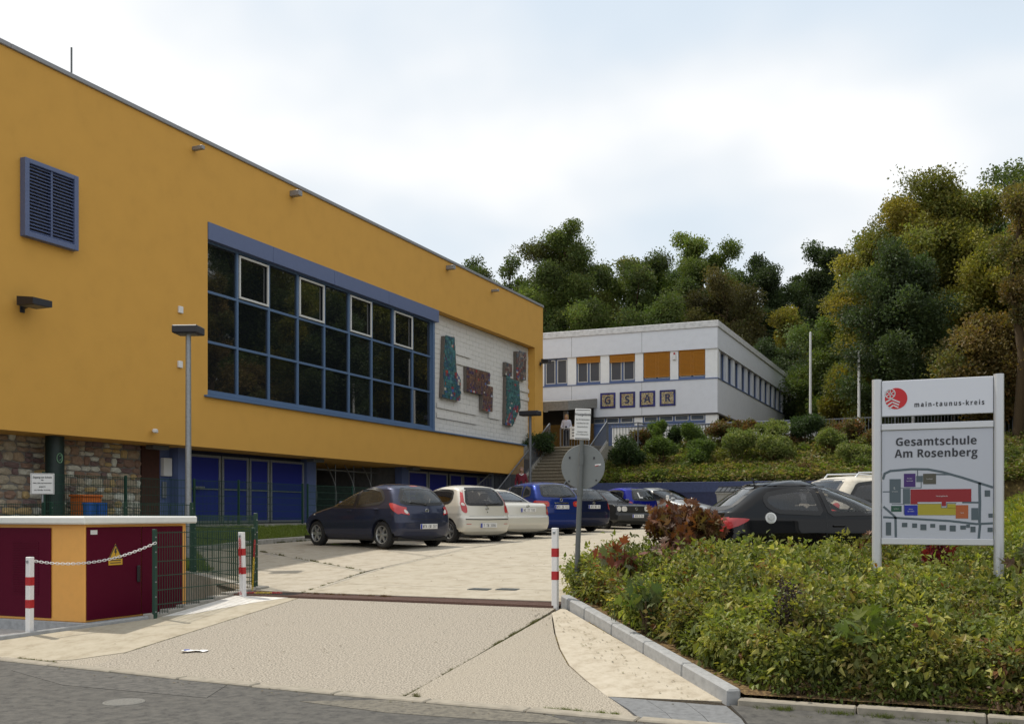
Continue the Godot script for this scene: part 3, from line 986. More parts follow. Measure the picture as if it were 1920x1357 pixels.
func stone_wall(R: float, t: Node3D) -> void:
	var sw := Node3D.new()
	sw.name = "stone_wall"
	t.add_child(sw)
	var kinds := []
	for k in 7:
		var m := M.new()
		# a rough block: rounded outline, uneven face
		var n := 9
		var pts := []
		for i in n:
			var a := TAU * i / n + rr(-0.15, 0.15)
			var e := 1.0 / pow(pow(absf(cos(a)), 9.0) + pow(absf(sin(a)), 9.0), 1.0 / 9.0)
			pts.append(Vector2(cos(a), sin(a)) * 0.5 * e * rr(0.93, 1.03))
		var top := Vector3(0.055, rr(-0.1, 0.1), rr(-0.1, 0.1))
		for i in n:
			var a: Vector2 = pts[i]
			var b: Vector2 = pts[(i + 1) % n]
			var ra := Vector3(0.03 + 0.02 * sin(i * 2.1 + k), a.y * 0.82, a.x * 0.82)
			var rb := Vector3(0.03 + 0.02 * sin(((i + 1) % n) * 2.1 + k), b.y * 0.82, b.x * 0.82)
			m.quad(Vector3(-0.03, a.y, a.x), ra, rb, Vector3(-0.03, b.y, b.x))
			m.tri(ra, top, rb)
		kinds.append(m.mesh())
	var cols := []
	for q in [[0.22, 0.15, 0.10], [0.28, 0.24, 0.18], [0.36, 0.33, 0.28], [0.15, 0.085, 0.065], [0.30, 0.20, 0.09], [0.40, 0.38, 0.33], [0.10, 0.06, 0.065], [0.20, 0.13, 0.095], [0.25, 0.20, 0.15]]:
		cols.append(mat("rubble%d" % cols.size(), lin(q[0] * 1.7 + 0.07, q[1] * 1.85 + 0.055, q[2] * 1.9 + 0.035), 0.95, 0, tx.blot, 1.5, tx.grain, 0.5))
	var yy := 1.35
	var row := 0
	while yy < 3.55:
		var hh := rr(0.13, 0.25)
		var s := 15.9 + rr(0, 0.2)
		while s < 21.45:
			var ww := minf(rr(0.16, 0.48), 21.47 - s)
			if ww > 0.07:
				var split: bool = hh > 0.22 and rng.randf() < 0.4
				for e in (2 if split else 1):
					var o := obj("stone", kinds[rng.randi() % 7], cols[rng.randi() % 9], sw)
					var h2 := hh / 2 if split else hh
					o.position = W(R - 0.02, yy + h2 * (e + 0.5), s + ww / 2)
					o.scale = Vector3(rr(0.7, 1.3), (h2 - 0.008) * rr(1.0, 1.08), (ww - 0.008) * rr(1.0, 1.08))
					o.rotation.x = rr(-0.07, 0.07)
			s += ww
		yy += hh
		row += 1

# ---------------------------------------------------------------- the white school block
func school() -> void:
	var t := thing("school_block", "white two storey school block with orange blinds and wide flat roof", "building")
	var S := 53.75
	var E := -11.83
	var far := 81.2
	var m := M.new()
	# front
	m.bx(-34, E, 10.33, 11.44, -S, -(S + 0.4))
	m.bx(-34, E, 6.98, 8.75, -S, -(S + 0.4))
	# side
	m.bx(E - 0.4, E, 10.33, 11.44, -(S + 0.4), -far)
	m.bx(E - 0.4, E, 6.98, 8.75, -(S + 0.4), -far)
	obj("wall", m, mt.panel, t)
	m = M.new()
	m.bx(-34, E + 0.06, 11.44, 11.77, -(S - 0.06), -(S + 0.5), 0.015)
	m.bx(E - 0.45, E + 0.06, 11.44, 11.77, -(S + 0.5), -far, 0.015)
	m.bx(-34, E - 0.45, 11.3, 11.5, -(S + 0.4), -far)
	obj("parapet", m, mt.parapet, t)
	m = M.new()
	m.bx(-34, E - 1.2, 4.9, 11.3, -(S + 1.3), -(S + 1.35))
	m.bx(E - 1.35, E - 1.3, 4.9, 11.3, -(S + 1.3), -far)
	m.bx(-34, E - 0.05, 8.6, 8.7, -(S + 0.4), -far)
	m.bx(-34, E, 6.9, 6.98, -(S + 0.05), -far)
	m.bx(-34, E - 0.3, 4.9, 11.4, -(far - 0.1), -far)
	obj("interior", m, mat("roomgrey", lin(0.10, 0.10, 0.105), 0.9), t)
	var piers := [[-12.49, -11.83], [-14.37, -13.91], [-16.3, -15.83], [-18.26, -17.74], [-20.18, -19.65], [-22.1, -21.55]]
	m = M.new()
	for q in piers: m.bx(q[0], q[1] - 0.02, 8.75, 10.33, -(S + 0.08), -(S + 0.4))
	for q in [[-12.49, -11.83], [-16.36, -15.86], [-20.2, -19.6]]: m.bx(q[0], q[1] - 0.03, 4.9, 6.98, -(S + 0.12), -(S + 0.45))
	obj("pier", m, mt.pier, t)
	var wins := [[-13.91, -12.49, 1.0], [-15.83, -14.37, 1.0], [-17.74, -16.3, 0.30], [-19.65, -18.26, 0.27], [-21.55, -20.18, 0.0]]
	for q in wins:
		var w := Node3D.new()
		w.name = "window"
		t.add_child(w, true)
		var f := M.new()
		for e in [[q[0], q[0] + 0.05], [q[1] - 0.05, q[1]], [(q[0] + q[1]) / 2 - 0.04, (q[0] + q[1]) / 2 + 0.04]]:
			f.bx(e[0], e[1], 8.78, 10.33, -(S + 0.17), -(S + 0.27), 0.005)
		f.bx(q[0], q[1], 8.75, 8.92, -(S + 0.10), -(S + 0.27), 0.005)
		f.bx(q[0], q[1], 10.24, 10.33, -(S + 0.17), -(S + 0.27))
		obj("frame", f, mat("schoolblue", lin(0.10, 0.15, 0.30), 0.5), w)
		for k in 2:
			var a: float = lerpf(q[0], q[1], k / 2.0) + 0.06
			var c: float = lerpf(q[0], q[1], (k + 1) / 2.0) - 0.06
			f = M.new()
			for e in [[a, a + 0.04, 8.93, 10.24], [c - 0.04, c, 8.93, 10.24], [a + 0.04, c - 0.04, 8.93, 8.97], [a + 0.04, c - 0.04, 10.20, 10.24]]:
				f.bx(e[0], e[1], e[2], e[3], -(S + 0.145), -(S + 0.20))
			obj("sash", f, mt.whiteframe, w)
			f = M.new()
			f.bx(a + 0.03, c - 0.03, 8.95, 10.22, -(S + 0.185), -(S + 0.19))
			obj("pane", f, mt.schoolglass, w)
		f = M.new()
		if q[2] > 0.0:
			var n := int(round(20 * q[2]))
			for i in n:
				f.box(W((q[0] + q[1]) / 2, 10.30 - i * 0.0655, S + 0.09), Vector3(q[1] - q[0] - 0.04, 0.058, 0.012), Basis(Vector3.RIGHT, 0.45))
			f.bx(q[0] + 0.02, q[1] - 0.02, 10.30 - n * 0.0655, 10.33 - n * 0.0655, -(S + 0.075), -(S + 0.105))
			stuff(obj("blind", f, mt.orange, w))
		else:
			for i in 9:
				f.bx(q[0] + 0.1 + i * 0.14, q[0] + 0.2 + i * 0.14, 8.95, 10.2, -(S + 0.30), -(S + 0.31 + 0.02 * (i % 2)))
			obj("curtain", f, mt.white, w)
	# low strip windows
	for q in [[-15.86, -12.49, 4], [-19.6, -16.36, 4]]:
		var w := Node3D.new()
		w.name = "strip_window"
		t.add_child(w, true)
		var f := M.new()
		f.bx(q[0], q[1], 6.52, 6.62, -(S + 0.10), -(S + 0.25))
		f.bx(q[0], q[1], 6.92, 6.98, -(S + 0.12), -(S + 0.25))
		f.bx(q[0], q[1], 4.9, 6.52, -(S + 0.14), -(S + 0.3))
		for i in 5:
			var a: float = lerpf(q[0], q[1], i / 4.0)
			f.bx(a - 0.04, a + 0.04, 6.6, 6.95, -(S + 0.12), -(S + 0.25))
		obj("frame", f, mt.schoolblue, w)
		for i in 4:
			var a: float = lerpf(q[0], q[1], i / 4.0) + 0.06
			var c: float = lerpf(q[0], q[1], (i + 1) / 4.0) - 0.06
			f = M.new()
			for e in [[a, a + 0.03, 6.63, 6.91], [c - 0.03, c, 6.63, 6.91], [a + 0.03, c - 0.03, 6.63, 6.66], [a + 0.03, c - 0.03, 6.88, 6.91]]:
				f.bx(e[0], e[1], e[2], e[3], -(S + 0.10), -(S + 0.15))
			obj("sash", f, mt.whiteframe, w)
			f = M.new()
			f.bx(a + 0.02, c - 0.02, 6.64, 6.90, -(S + 0.135), -(S + 0.14))
			obj("pane", f, mt.schoolglass, w)
	m = M.new()
	m.bx(-34, E + 0.03, 8.75, 8.80, -(S - 0.03), -(S + 0.16))
	m.bx(E - 0.16, E + 0.03, 8.75, 8.80, -(S + 0.16), -far)
	obj("sill", m, mt.schoolblue, t)
	# receding side: piers and windows
	var step := (far - 0.5 - 54.35) / 14.0
	for i in 15:
		var a := 54.25 + i * step
		m = M.new()
		m.bx(E - 0.36, E - 0.08, 8.80, 10.33, -a, -(a + 0.55))
		obj("pier", m, mt.panel, t)
		if i < 14:
			var w := Node3D.new()
			w.name = "window"
			t.add_child(w, true)
			var f := M.new()
			for e in [a + 0.55, a + step - 0.05, a + 0.55 + (step - 0.55) / 2 - 0.03]:
				f.bx(E - 0.30, E - 0.20, 8.80, 10.33, -e, -(e + 0.06))
			f.bx(E - 0.30, E - 0.18, 8.80, 8.9, -(a + 0.55), -(a + step))
			obj("frame", f, mt.schoolblue, w)
			f = M.new()
			f.bx(E - 0.26, E - 0.25, 8.88, 10.3, -(a + 0.6), -(a + step - 0.03))
			obj("pane", f, mt.schoolglass, w)
	m = M.new()
	m.bx(E - 1.3, E - 0.6, 4.9, 6.95, -(S + 0.4), -far)
	obj("base_wall", m, mt.darkroom, t)
	for q in [-19.9, -15.9]:
		m = M.new()
		m.bx(q - 0.008, q + 0.008, 10.34, 11.43, -(S - 0.002), -(S + 0.01))
		m.bx(q - 0.008, q + 0.008, 6.99, 8.74, -(S - 0.002), -(S + 0.01))
		obj("panel_joint", m, mt.stonegrey, t)
	# alarm beacon between the blinds
	m = M.new()
	m.bx(-14.22, -14.04, 9.85, 10.12, -(S - 0.03), -(S + 0.08), 0.01)
	var al := obj("alarm_box", m, mt.white, t)
	m = M.new()
	m.lathe([Vector2(0.05, 0), Vector2(0.05, 0.09), Vector2(0.0, 0.12)], 10, Transform3D(Basis.IDENTITY, W(-14.13, 10.12, S + 0.02)))
	obj("beacon", m, mt.postred, al)
	# the four letter mosaics
	var lets := "GSAR"
	for i in 4:
		var cx := -17.80 + i * 1.107
		var l := thing("letter_mosaic", "mosaic panel with letter %s in blue tile border on white wall" % lets[i], "mosaic", W(cx, 7.43, S - 0.02), 0, "letter mosaics on the school front")
		m = M.new()
		m.bx(-0.43, 0.43, 0.0, 0.84, -0.0, 0.018)
		obj("plate", m, mat("reliefedge", lin(0.16, 0.14, 0.12)), l)
		m = M.new()
		for a in 8:
			for b in 8:
				if a > 0 and a < 7 and b > 0 and b < 7: continue
				m.col = Color(0.02, 0.025, 0.16) * rr(0.6, 1.6)
				m.box(Vector3(-0.43 + (a + 0.5) * 0.1075, (b + 0.5) * 0.105, 0.022), Vector3(0.098, 0.096, 0.012))
		stuff(obj("border_tiles", m, mt.tiles, l))
		m = M.new()
		for a in 14:
			for b in 14:
				m.col = [Color(0.52, 0.44, 0.24), Color(0.44, 0.38, 0.25), Color(0.60, 0.52, 0.32), Color(0.32, 0.25, 0.17), Color(0.44, 0.33, 0.15)][rng.randi() % 5] * rr(0.8, 1.2)
				if rng.randf() < 0.05: m.col = [Color(0.05, 0.10, 0.22), Color(0.35, 0.06, 0.04)][rng.randi() % 2]
				m.box(Vector3(-0.322 + (a + 0.5) * 0.046, 0.105 + (b + 0.5) * 0.045, 0.02), Vector3(0.042, 0.041, 0.012), Basis(Vector3.BACK, rr(-0.2, 0.2)))
		stuff(obj("field_tiles", m, mt.tiles, l))
		text(lets[i], 0.40, "letter", mat("letterblue", lin(0.03, 0.04, 0.10), 0.4), l, Vector3(0, 0.42, 0.03), Basis.IDENTITY, true, "Droid Sans", 0.012)
	# entrance canopy
	var cn := thing("entrance_canopy", "grey sloping concrete canopy over the school entrance at stair top", "canopy")
	m = M.new()
	var pf := PackedVector2Array([Vector2(53.7, 7.98), Vector2(53.7, 7.50), Vector2(49.2, 6.95), Vector2(49.2, 7.42)])
	m.poly(pf, 8.6, Transform3D(Basis(Vector3(0, 0, -1), Vector3(0, 1, 0), Vector3(1, 0, 0)), Vector3(-27.0, 0, 0)))
	obj("roof_slab", m, mat("canopygrey", lin(0.27, 0.265, 0.25), 0.8, 0, tx.blot, 0.5), cn)
	m = M.new()
	for q in [-18.75, -23.0]:
		m.bx(q - 0.1, q + 0.1, 4.9, 6.95, -49.7, -49.9)
	obj("post", m, mt.railgrey, cn)
	m = M.new()
	m.bx(-26, -18.42, 4.9, 7.5, -53.2, -53.4)
	obj("entrance_glazing", m, mt.hallglass, cn)
	m = M.new()
	m.lathe([Vector2(0.0, -0.06), Vector2(0.10, -0.05), Vector2(0.13, 0.0)], 12, Transform3D(Basis.IDENTITY, W(-19.9, 7.02, 49.9)))
	obj("lamp_globe", m, mt.white, cn)

# ---------------------------------------------------------------- stairs, terrace, retaining wall
func railing(called: String, label: String, pts: Array, h := 1.0, gap := 0.14) -> Node3D:
	var o := thing(called, label, "railing", pts[0], 0, "grey steel railings round the stairs and terrace")
	var p0: Vector3 = pts[0]
	var rail := M.new()
	var bars := M.new()
	for i in pts.size() - 1:
		var a: Vector3 = pts[i] - p0
		var b: Vector3 = pts[i + 1] - p0
		rail.bar(a + Vector3.UP * h, b + Vector3.UP * h, 0.05, 0.05, 0.008)
		rail.bar(a + Vector3.UP * 0.1, b + Vector3.UP * 0.1, 0.04, 0.03)
		var n := int((b - a).length() / gap)
		for k in range(1, n):
			var q := a.lerp(b, float(k) / n)
			bars.bar(q + Vector3.UP * 0.1, q + Vector3.UP * h, 0.022, 0.022)
	for p in pts:
		rail.bar(p - p0 - Vector3.UP * 0.05, p - p0 + Vector3.UP * h, 0.055, 0.055)
	obj("rail", rail, mt.railgrey, o)
	stuff(obj("bars", bars, mt.railgrey, o))
	return o

func stairs() -> void:
	var st := thing("outdoor_stairs", "worn concrete outdoor stairs climbing to the school entrance", "stairs", W(-17.3, 1.3, 41))
	var n := 22
	var m := M.new()
	m.box(Vector3(0, -0.03, -0.17), Vector3(2.8, 0.06, 0.34), Basis.IDENTITY, 0.01)
	m.box(Vector3(0, -0.12, -0.19), Vector3(2.8, 0.12, 0.28))
	var sm := m.mesh()
	for i in n:
		var o := obj("step", sm, mt.stepstone, st)
		o.position = Vector3(0, 0.05 + (i + 1) * 0.1645, -i * 0.30)
	m = M.new()
	var side := PackedVector2Array([Vector2(-0.1, -0.3), Vector2(-0.1, 0.22), Vector2(6.6, 3.90), Vector2(6.6, -0.3)])
	for q in [-1.55, 1.41]:
		m.poly(side, 0.14, Transform3D(Basis(Vector3(0, 0, -1), Vector3(0, 1, 0), Vector3(1, 0, 0)), Vector3(q, 0, 0)))
	obj("stringer", m, mt.concrete, st)
	railing("stair_railing", "grey bar railing climbing beside the yellow hall", [W(-18.78, 1.55, 41), W(-18.78, 5.15, 47.6)], 1.0)
	railing("stair_railing", "grey bar railing climbing on the shrub side of stairs", [W(-15.82, 1.55, 41), W(-15.82, 5.15, 47.6)], 1.0)
	railing("landing_railing", "short grey railing at the stair foot against yellow wall", [W(-19.6, 1.35, 39.6), W(-19.3, 2.6, 42.0), W(-19.3, 2.6, 44.0)], 1.0)
	var tr := M.new()
	tr.bx(-34, -15.8, 4.7, 5.0, -47.6, -53.7)
	struct("terrace", tr, mt.concrete)
	railing("terrace_railing", "grey bar railing across the stair top by the notice", [W(-18.7, 5.0, 48.9), W(-17.2, 5.0, 48.9)], 1.0)
	railing("terrace_railing", "grey bar railing turning the terrace corner above shrubs", [W(-15.8, 5.0, 47.7), W(-14.3, 5.0, 47.7), W(-14.0, 5.0, 49.6)], 1.05)
	railing("terrace_railing", "long grey bar railing in front of low white wall", [W(-14.0, 5.0, 49.6), W(-11.5, 5.0, 49.6), W(-9.0, 5.0, 49.6), W(-6.6, 5.0, 49.6)], 1.05)
	railing("terrace_railing", "grey railing along the slope top right of the white wall", [W(-6.4, 5.0, 50.2), W(-3.0, 5.1, 51.0), W(1.5, 5.2, 52.0), W(6.0, 5.3, 53.0)], 1.1)
	var lw := thing("low_white_wall", "low white wall behind the long railing", "wall", W(-11, 4.9, 50.6))
	m = M.new()
	m.bx(-5.5, 4.6, 0.0, 1.18, -0.1, 0.1)
	obj("wall_body", m, mt.pier, lw)
	m = M.new()
	m.bx(-5.55, 4.65, 1.18, 1.26, -0.14, 0.14, 0.01)
	obj("coping", m, mt.schoolblue, lw)
	var nt := thing("notice_board", "small white notice board on railing at the stair top", "notice", W(-17.75, 5.45, 48.84), 0)
	m = M.new()
	m.bx(-0.42, 0.42, 0.0, 0.62, -0.0, 0.02, 0.004)
	obj("board", m, mt.white, nt)
	m = M.new()
	for i in 3: m.bx(-0.3, 0.3 - 0.08 * (i % 2), 0.14 + i * 0.15, 0.19 + i * 0.15, 0.021, 0.024)
	obj("lettering", m, mt.ink, nt)
	var bwall := thing("retaining_wall", "dark blue retaining wall at the end of car park", "wall", W(-8, 0, 43.4))
	m = M.new()
	m.bx(-7.7, 9.0, 0.8, 2.62, -0.12, 0.2)
	obj("wall_body", m, mt.navywall, bwall)
	m = M.new()
	m.bx(-7.75, 9.05, 2.62, 3.06, -0.16, 0.22, 0.01)
	obj("wall_band", m, mat("bandblue", lin(0.045, 0.065, 0.16), 0.6, 0, tx.blot, 0.6), bwall)
	var lamp := thing("stair_lamp", "slim dark lamp post at the stair foot", "lamp post", W(-16.9, 1.3, 40.6))
	m = M.new()
	m.tube([Vector3.ZERO, Vector3(0, 4.55, 0)], 0.06, 10)
	obj("pole", m, mt.railgrey, lamp)
	m = M.new()
	m.box(Vector3(0.0, 4.66, 0), Vector3(0.85, 0.2, 0.5), Basis.IDENTITY, 0.03)
	obj("lamp_head", m, mt.lampblack, lamp)

# ---------------------------------------------------------------- transformer yard, fences, posts
func bollard(label: String, at: Vector3, h := 1.05, tilt := 0.0) -> Node3D:
	var t := thing("bollard", label, "bollard", at, 0, "red and white posts at the drive")
	t.rotation.z = tilt
	var m := M.new()
	m.box(Vector3(0, h / 2 - 0.02, 0), Vector3(0.078, h + 0.04, 0.078), Basis.IDENTITY, 0.006)
	obj("post", m, mt.postwhite, t)
	for y in [h * 0.69, h * 0.40]:
		m = M.new()
		m.box(Vector3(0, y, 0), Vector3(0.083, h * 0.115, 0.083), Basis.IDENTITY, 0.006)
		obj("red_band", m, mt.postred, t)
	m = M.new()
	m.box(Vector3(0, h - 0.06, 0.045), Vector3(0.03, 0.04, 0.02), Basis.IDENTITY, 0.004)
	obj("eyelet", m, mt.galv, t)
	return t

func chain(called: String, label: String, a: Vector3, b: Vector3, sag: float, mats: Array, pitch := 0.034, r := 0.0045) -> Node3D:
	var t := thing(called, label, "chain", a)
	var l := M.new()
	# one link: a stretched ring
	var ring := []
	for k in 13:
		var w := TAU * k / 12.0
		ring.append(Vector3(cos(w) * 0.014, 0, sin(w) * 0.014 + (0.011 if sin(w) > 0 else -0.011)))
	l.tube(ring, r, 5, false)
	var lm := l.mesh()
	var n := int(a.distance_to(b) * 1.04 / pitch)
	for i in n:
		var f := (i + 0.5) / n
		var g := (i + 0.9) / n
		var p := (b - a) * f + Vector3.DOWN * sag * 4 * f * (1 - f)
		var q := (b - a) * g + Vector3.DOWN * sag * 4 * g * (1 - g)
		var z := (q - p).normalized()
		var up := Vector3.UP if absf(z.y) < 0.95 else Vector3.RIGHT
		var x := up.cross(z).normalized()
		var ba := Basis(x, z.cross(x), z)
		if i % 2: ba = ba * Basis(Vector3.BACK, PI / 2)
		var o := obj("link", lm, mats[(i / 8) % mats.size()], t)
		o.transform = Transform3D(ba, p)
	return t

func fence(label: String, pts: Array, tops: Array, parts := true) -> Node3D:
	# double-rod mesh fence: square posts, upright rods, cross rods
	var t := thing("mesh_fence", label, "fence", pts[0], 0, "green mesh fences beside the hall")
	var p0: Vector3 = pts[0]
	var rods := M.new()
	for i in pts.size() - 1:
		var a: Vector3 = pts[i] - p0
		var b: Vector3 = pts[i + 1] - p0
		var len := Vector2(b.x - a.x, b.z - a.z).length()
		var n := int(len / 0.052)
		var ya: float = tops[i] - p0.y
		var yb: float = tops[i + 1] - p0.y
		for k in range(1, n):
			var q := a.lerp(b, float(k) / n)
			var yt := lerpf(ya, yb, float(k) / n)
			rods.bar(q + Vector3.UP * 0.04, Vector3(q.x, yt, q.z), 0.006, 0.006)
		var rows := int(maxf(ya - a.y, yb - b.y) / 0.2)
		for k in rows + 1:
			var dy := 0.2 * k + 0.02
			# rods run level with the top; those that would leave the ground are cut short
			var f0 := 0.0 if ya - dy > a.y else clampf((a.y - ya + dy) / maxf(absf(b.y - a.y), 0.01), 0, 1)
			var f1 := 1.0 if yb - dy > b.y else 1.0 - clampf((b.y - yb + dy) / maxf(absf(b.y - a.y), 0.01), 0, 1)
			if f1 - f0 < 0.05: continue
			var e0 := a.lerp(b, f0)
			var e1 := a.lerp(b, f1)
			rods.bar(Vector3(e0.x, lerpf(ya, yb, f0) - dy, e0.z), Vector3(e1.x, lerpf(ya, yb, f1) - dy, e1.z), 0.008, 0.012)
	stuff(obj("mesh_panel", rods, mt.fencegreen, t))
	for i in pts.size():
		var m := M.new()
		var h: float = tops[i] - pts[i].y
		m.box(pts[i] - p0 + Vector3.UP * (h / 2 - 0.04), Vector3(0.06, h + 0.14, 0.04), Basis.IDENTITY, 0.004)
		var po := obj("post", m, mt.fencegreen, t)
		if parts:
			m = M.new()
			for k in 6:
				m.box(pts[i] - p0 + Vector3(0.034, 0.12 + k * (h - 0.2) / 5.0, 0.012), Vector3(0.012, 0.018, 0.018))
			obj("bolt", m, mt.galv, po)
	return t

func yard() -> void:
	# low pad in front of the transformer and the sunken yard behind it
	var pad := Node3D.new()
	pad.name = "transformer_pad"
	pad.set_meta("kind", "structure")
	add_child(pad)
	var m := M.new()
	m.box(Vector3.ZERO, Vector3(0.392, 0.06, 0.392), Basis.IDENTITY, 0.006)
	var pm := m.mesh()
	for i in 14:
		for j in 5:
			var t := -10.95 - i * 0.4
			var s := 8.98 + j * 0.4
			if t + 0.2 > lerpf(-12.15, -10.35, clampf((s - 0.2 - 8.8) / 2.45, 0, 1)) - 0.04: continue
			var o := obj("paving_slab", pm, mt.padgrey, pad)
			o.position = W(t, 0.062 + rr(-0.002, 0.002), s)
	m = M.new()
	m.bx(-18.4, -10.42, -0.15, 0.045, -10.4, -15.2)
	m.bx(-24, -11.6, -0.15, 0.03, -8.8, -10.4)
	struct("yard_floor", m, mt.concrete)
	var ed := M.new()
	ed.bar(W(-10.38, 0.20, 11.3), W(-11.46, 0.03, 9.67), 0.07, 0.22, 0.01)
	ed.bar(W(-11.46, 0.03, 9.67), W(-12.15, -0.04, 8.8), 0.07, 0.2, 0.01)
	struct("pad_edging", ed, mt.kerb)
	var rw := thing("yard_wall", "grey concrete retaining wall behind the transformer cabinet", "wall", W(-10.6, 0, 13.7))
	m = M.new()
	m.bar(Vector3(0.05, 0.22, 0), Vector3(-2.75, 0.30, -1.75), 0.16, 0.66)
	m.bar(Vector3(-2.7, 0.30, -1.75), Vector3(-6.1, 0.32, -1.55), 0.16, 0.66)
	obj("wall_body", m, mt.concrete, rw)
	# stepped concrete plinth under the near fence
	var sp := thing("stepped_plinth", "stepped concrete plinth under the near green fence", "plinth", W(-10.42, 0, 11.2))
	for i in 8:
		m = M.new()
		var s0 := i * 0.33
		var top := lot(11.2 + s0 + 0.30) + 0.03
		m.bx(-0.09, 0.09, -0.1, top, -s0, -(s0 + 0.326), 0.01)
		obj("step_block", m, mt.concrete, sp)
	m = M.new()
	slab("white_strip", [Vector2(-10.3, 11.35), Vector2(-10.0, 11.6), Vector2(-9.62, 12.5), Vector2(-9.3, 12.97), Vector2(-10.3, 12.97)], mat("limewash", lin(0.70, 0.69, 0.67), 0.9, 0, tx.stain, 0.6), 0.004, 0.003)
	# transformer cabinet
	var tc := thing("transformer_cabinet", "orange and maroon transformer cabinet with a pale flat lid", "cabinet", W(-10.98, 0.075, 10.62))
	var wx := 2.9   # along the street
	var wz := 2.05  # along the drive
	m = M.new()
	m.bx(-wx, 0.0, 0.0, 0.16, 0.0, -wz, 0.015)
	obj("base", m, mat("cabinetbase", lin(0.40, 0.41, 0.42), 0.7, 0, tx.blot, 0.8), tc)
	m = M.new()
	m.bx(-wx + 0.02, -0.02, 0.16, 1.50, -0.02, -wz + 0.02, 0.012)
	obj("body", m, mt.boxorange, tc)
	m = M.new()
	m.bx(-wx - 0.10, 0.10, 1.50, 1.61, 0.10, -wz - 0.10, 0.02)
	obj("lid", m, mat("lidpale", lin(0.80, 0.80, 0.75), 0.6, 0, tx.wallnoise, 0.6), tc)
	m = M.new()
	m.bx(-wx + 0.1, -0.63, 0.20, 1.45, -0.015, 0.0, 0.004)
	var d1 := obj("door", m, mt.maroon, tc)
	m = M.new()
	for i in 22: m.bx(-1.35, -0.85, 0.52 + i * 0.034, 0.538 + i * 0.034, 0.0, 0.007)
	obj("vent_slats", m, mt.maroon, d1)
	for q in [[0.04, 1.06], [1.075, wz - 0.12]]:
		m = M.new()
		m.bx(-0.018, 0.0, 0.19, 1.46, -q[0], -q[1], 0.004)
		var d := obj("door", m, mt.maroon, tc)
		if q[0] < 0.5:
			m = M.new()
			m.bx(0.0, 0.028, 0.66, 0.90, -0.96, -1.02, 0.01)
			obj("handle", m, mt.black, d)
			m = M.new()
			m.bx(0.0, 0.004, 1.36, 1.42, -0.10, -0.22)
			obj("rating_plate", m, mt.white, d)
	var wsx := thing("warning_sign", "yellow high voltage warning triangle on maroon cabinet door", "warning sign", W(-10.975, 1.03, 11.17), 0)
	m = M.new()
	var face := Transform3D(Basis(Vector3(0, 0, -1), Vector3(0, 1, 0), Vector3(1, 0, 0)), Vector3.ZERO)
	m.poly(PackedVector2Array([Vector2(-0.13, 0.06), Vector2(0.13, 0.06), Vector2(0.0, 0.27)]), 0.003, face)
	m.poly(PackedVector2Array([Vector2(-0.13, -0.03), Vector2(0.13, -0.03), Vector2(0.13, 0.055), Vector2(-0.13, 0.055)]), 0.003, face)
	obj("plate", m, mat("warnyellow", lin(0.62, 0.36, 0.03), 0.5), wsx)
	m = M.new()
	m.poly(PackedVector2Array([Vector2(-0.01, 0.205), Vector2(0.022, 0.205), Vector2(0.006, 0.165), Vector2(0.026, 0.165), Vector2(-0.012, 0.095), Vector2(-0.002, 0.145), Vector2(-0.024, 0.145)]), 0.006, face)
	for q in [[Vector2(-0.118, 0.066), Vector2(0.118, 0.066)], [Vector2(0.118, 0.066), Vector2(0, 0.256)], [Vector2(0, 0.256), Vector2(-0.118, 0.066)]]:
		m.bar(face * Vector3(q[0].x, q[0].y, 0.004), face * Vector3(q[1].x, q[1].y, 0.004), 0.005, 0.012)
	for i in 2: m.poly(PackedVector2Array([Vector2(-0.10, 0.03 - i * 0.035), Vector2(0.10, 0.03 - i * 0.035), Vector2(0.10, 0.042 - i * 0.035), Vector2(-0.10, 0.042 - i * 0.035)]), 0.005, face)
	obj("bolt_symbol", m, mt.ink, wsx)
	# posts and chains
	bollard("red and white post beside orange cabinet corner", W(-11.33, 0.12, 10.02), 1.03, -0.008)
	bollard("leaning red and white post with chain against the green fence", W(-10.12, 0.46, 12.9), 0.98, 0.03)
	chain("white_chain", "white plastic chain sagging from post to green fence", W(-11.33, 1.10, 10.06), W(-10.27, 1.32, 11.2), 0.14, [mt.white])
	chain("red_chain", "red chain hanging down the leaning post", W(-10.14, 1.34, 12.84), W(-10.08, 0.50, 12.80), 0.0, [mt.postred, mt.postred, mt.white])
	chain("yellow_chain", "red and yellow chain hanging on the fence end", W(-10.30, 1.30, 13.42), W(-10.30, 0.52, 13.36), 0.0, [mt.postred, mat("chainyellow", lin(0.60, 0.42, 0.02), 0.4), mt.chainyellow])
	chain("red_ground_chain", "red and yellow chain lying along the drain edge", W(-10.30, 0.50, 13.02), W(-9.6, 0.51, 13.16), 0.0, [mt.postred, mt.chainyellow])
	# fences
	fence("green mesh fence stepping up beside maroon cabinet door", [W(-10.33, 0.24, 11.24), W(-10.42, 0.52, 13.55)], [1.475, 1.47])
	fence("green mesh fence on the yard wall behind the leaning post", [W(-10.48, 0.52, 13.68), W(-13.25, 0.62, 15.45)], [1.70, 1.70])
	fence("taller green mesh fence behind the pale cabinet lid", [W(-13.35, 0.60, 15.5), W(-14.9, 0.6, 15.42), W(-16.7, 0.6, 15.3)], [1.90, 1.92, 1.92])
	fence("green mesh fence along path before the blue doors", [W(-18.35, 1.36, 16.6), W(-18.35, 1.36, 19.0), W(-18.35, 1.36, 21.4), W(-18.35, 1.36, 23.2), W(-18.35, 1.36, 26.2)], [2.6, 2.6, 2.6, 2.62, 2.6], false)
	fence("green mesh fence before the bicycle shed behind cars", [W(-18.3, 1.36, 26.4), W(-18.3, 1.36, 28.9), W(-18.3, 1.36, 31.4), W(-18.3, 1.36, 33.9)], [2.6, 2.6, 2.6, 2.6], false)
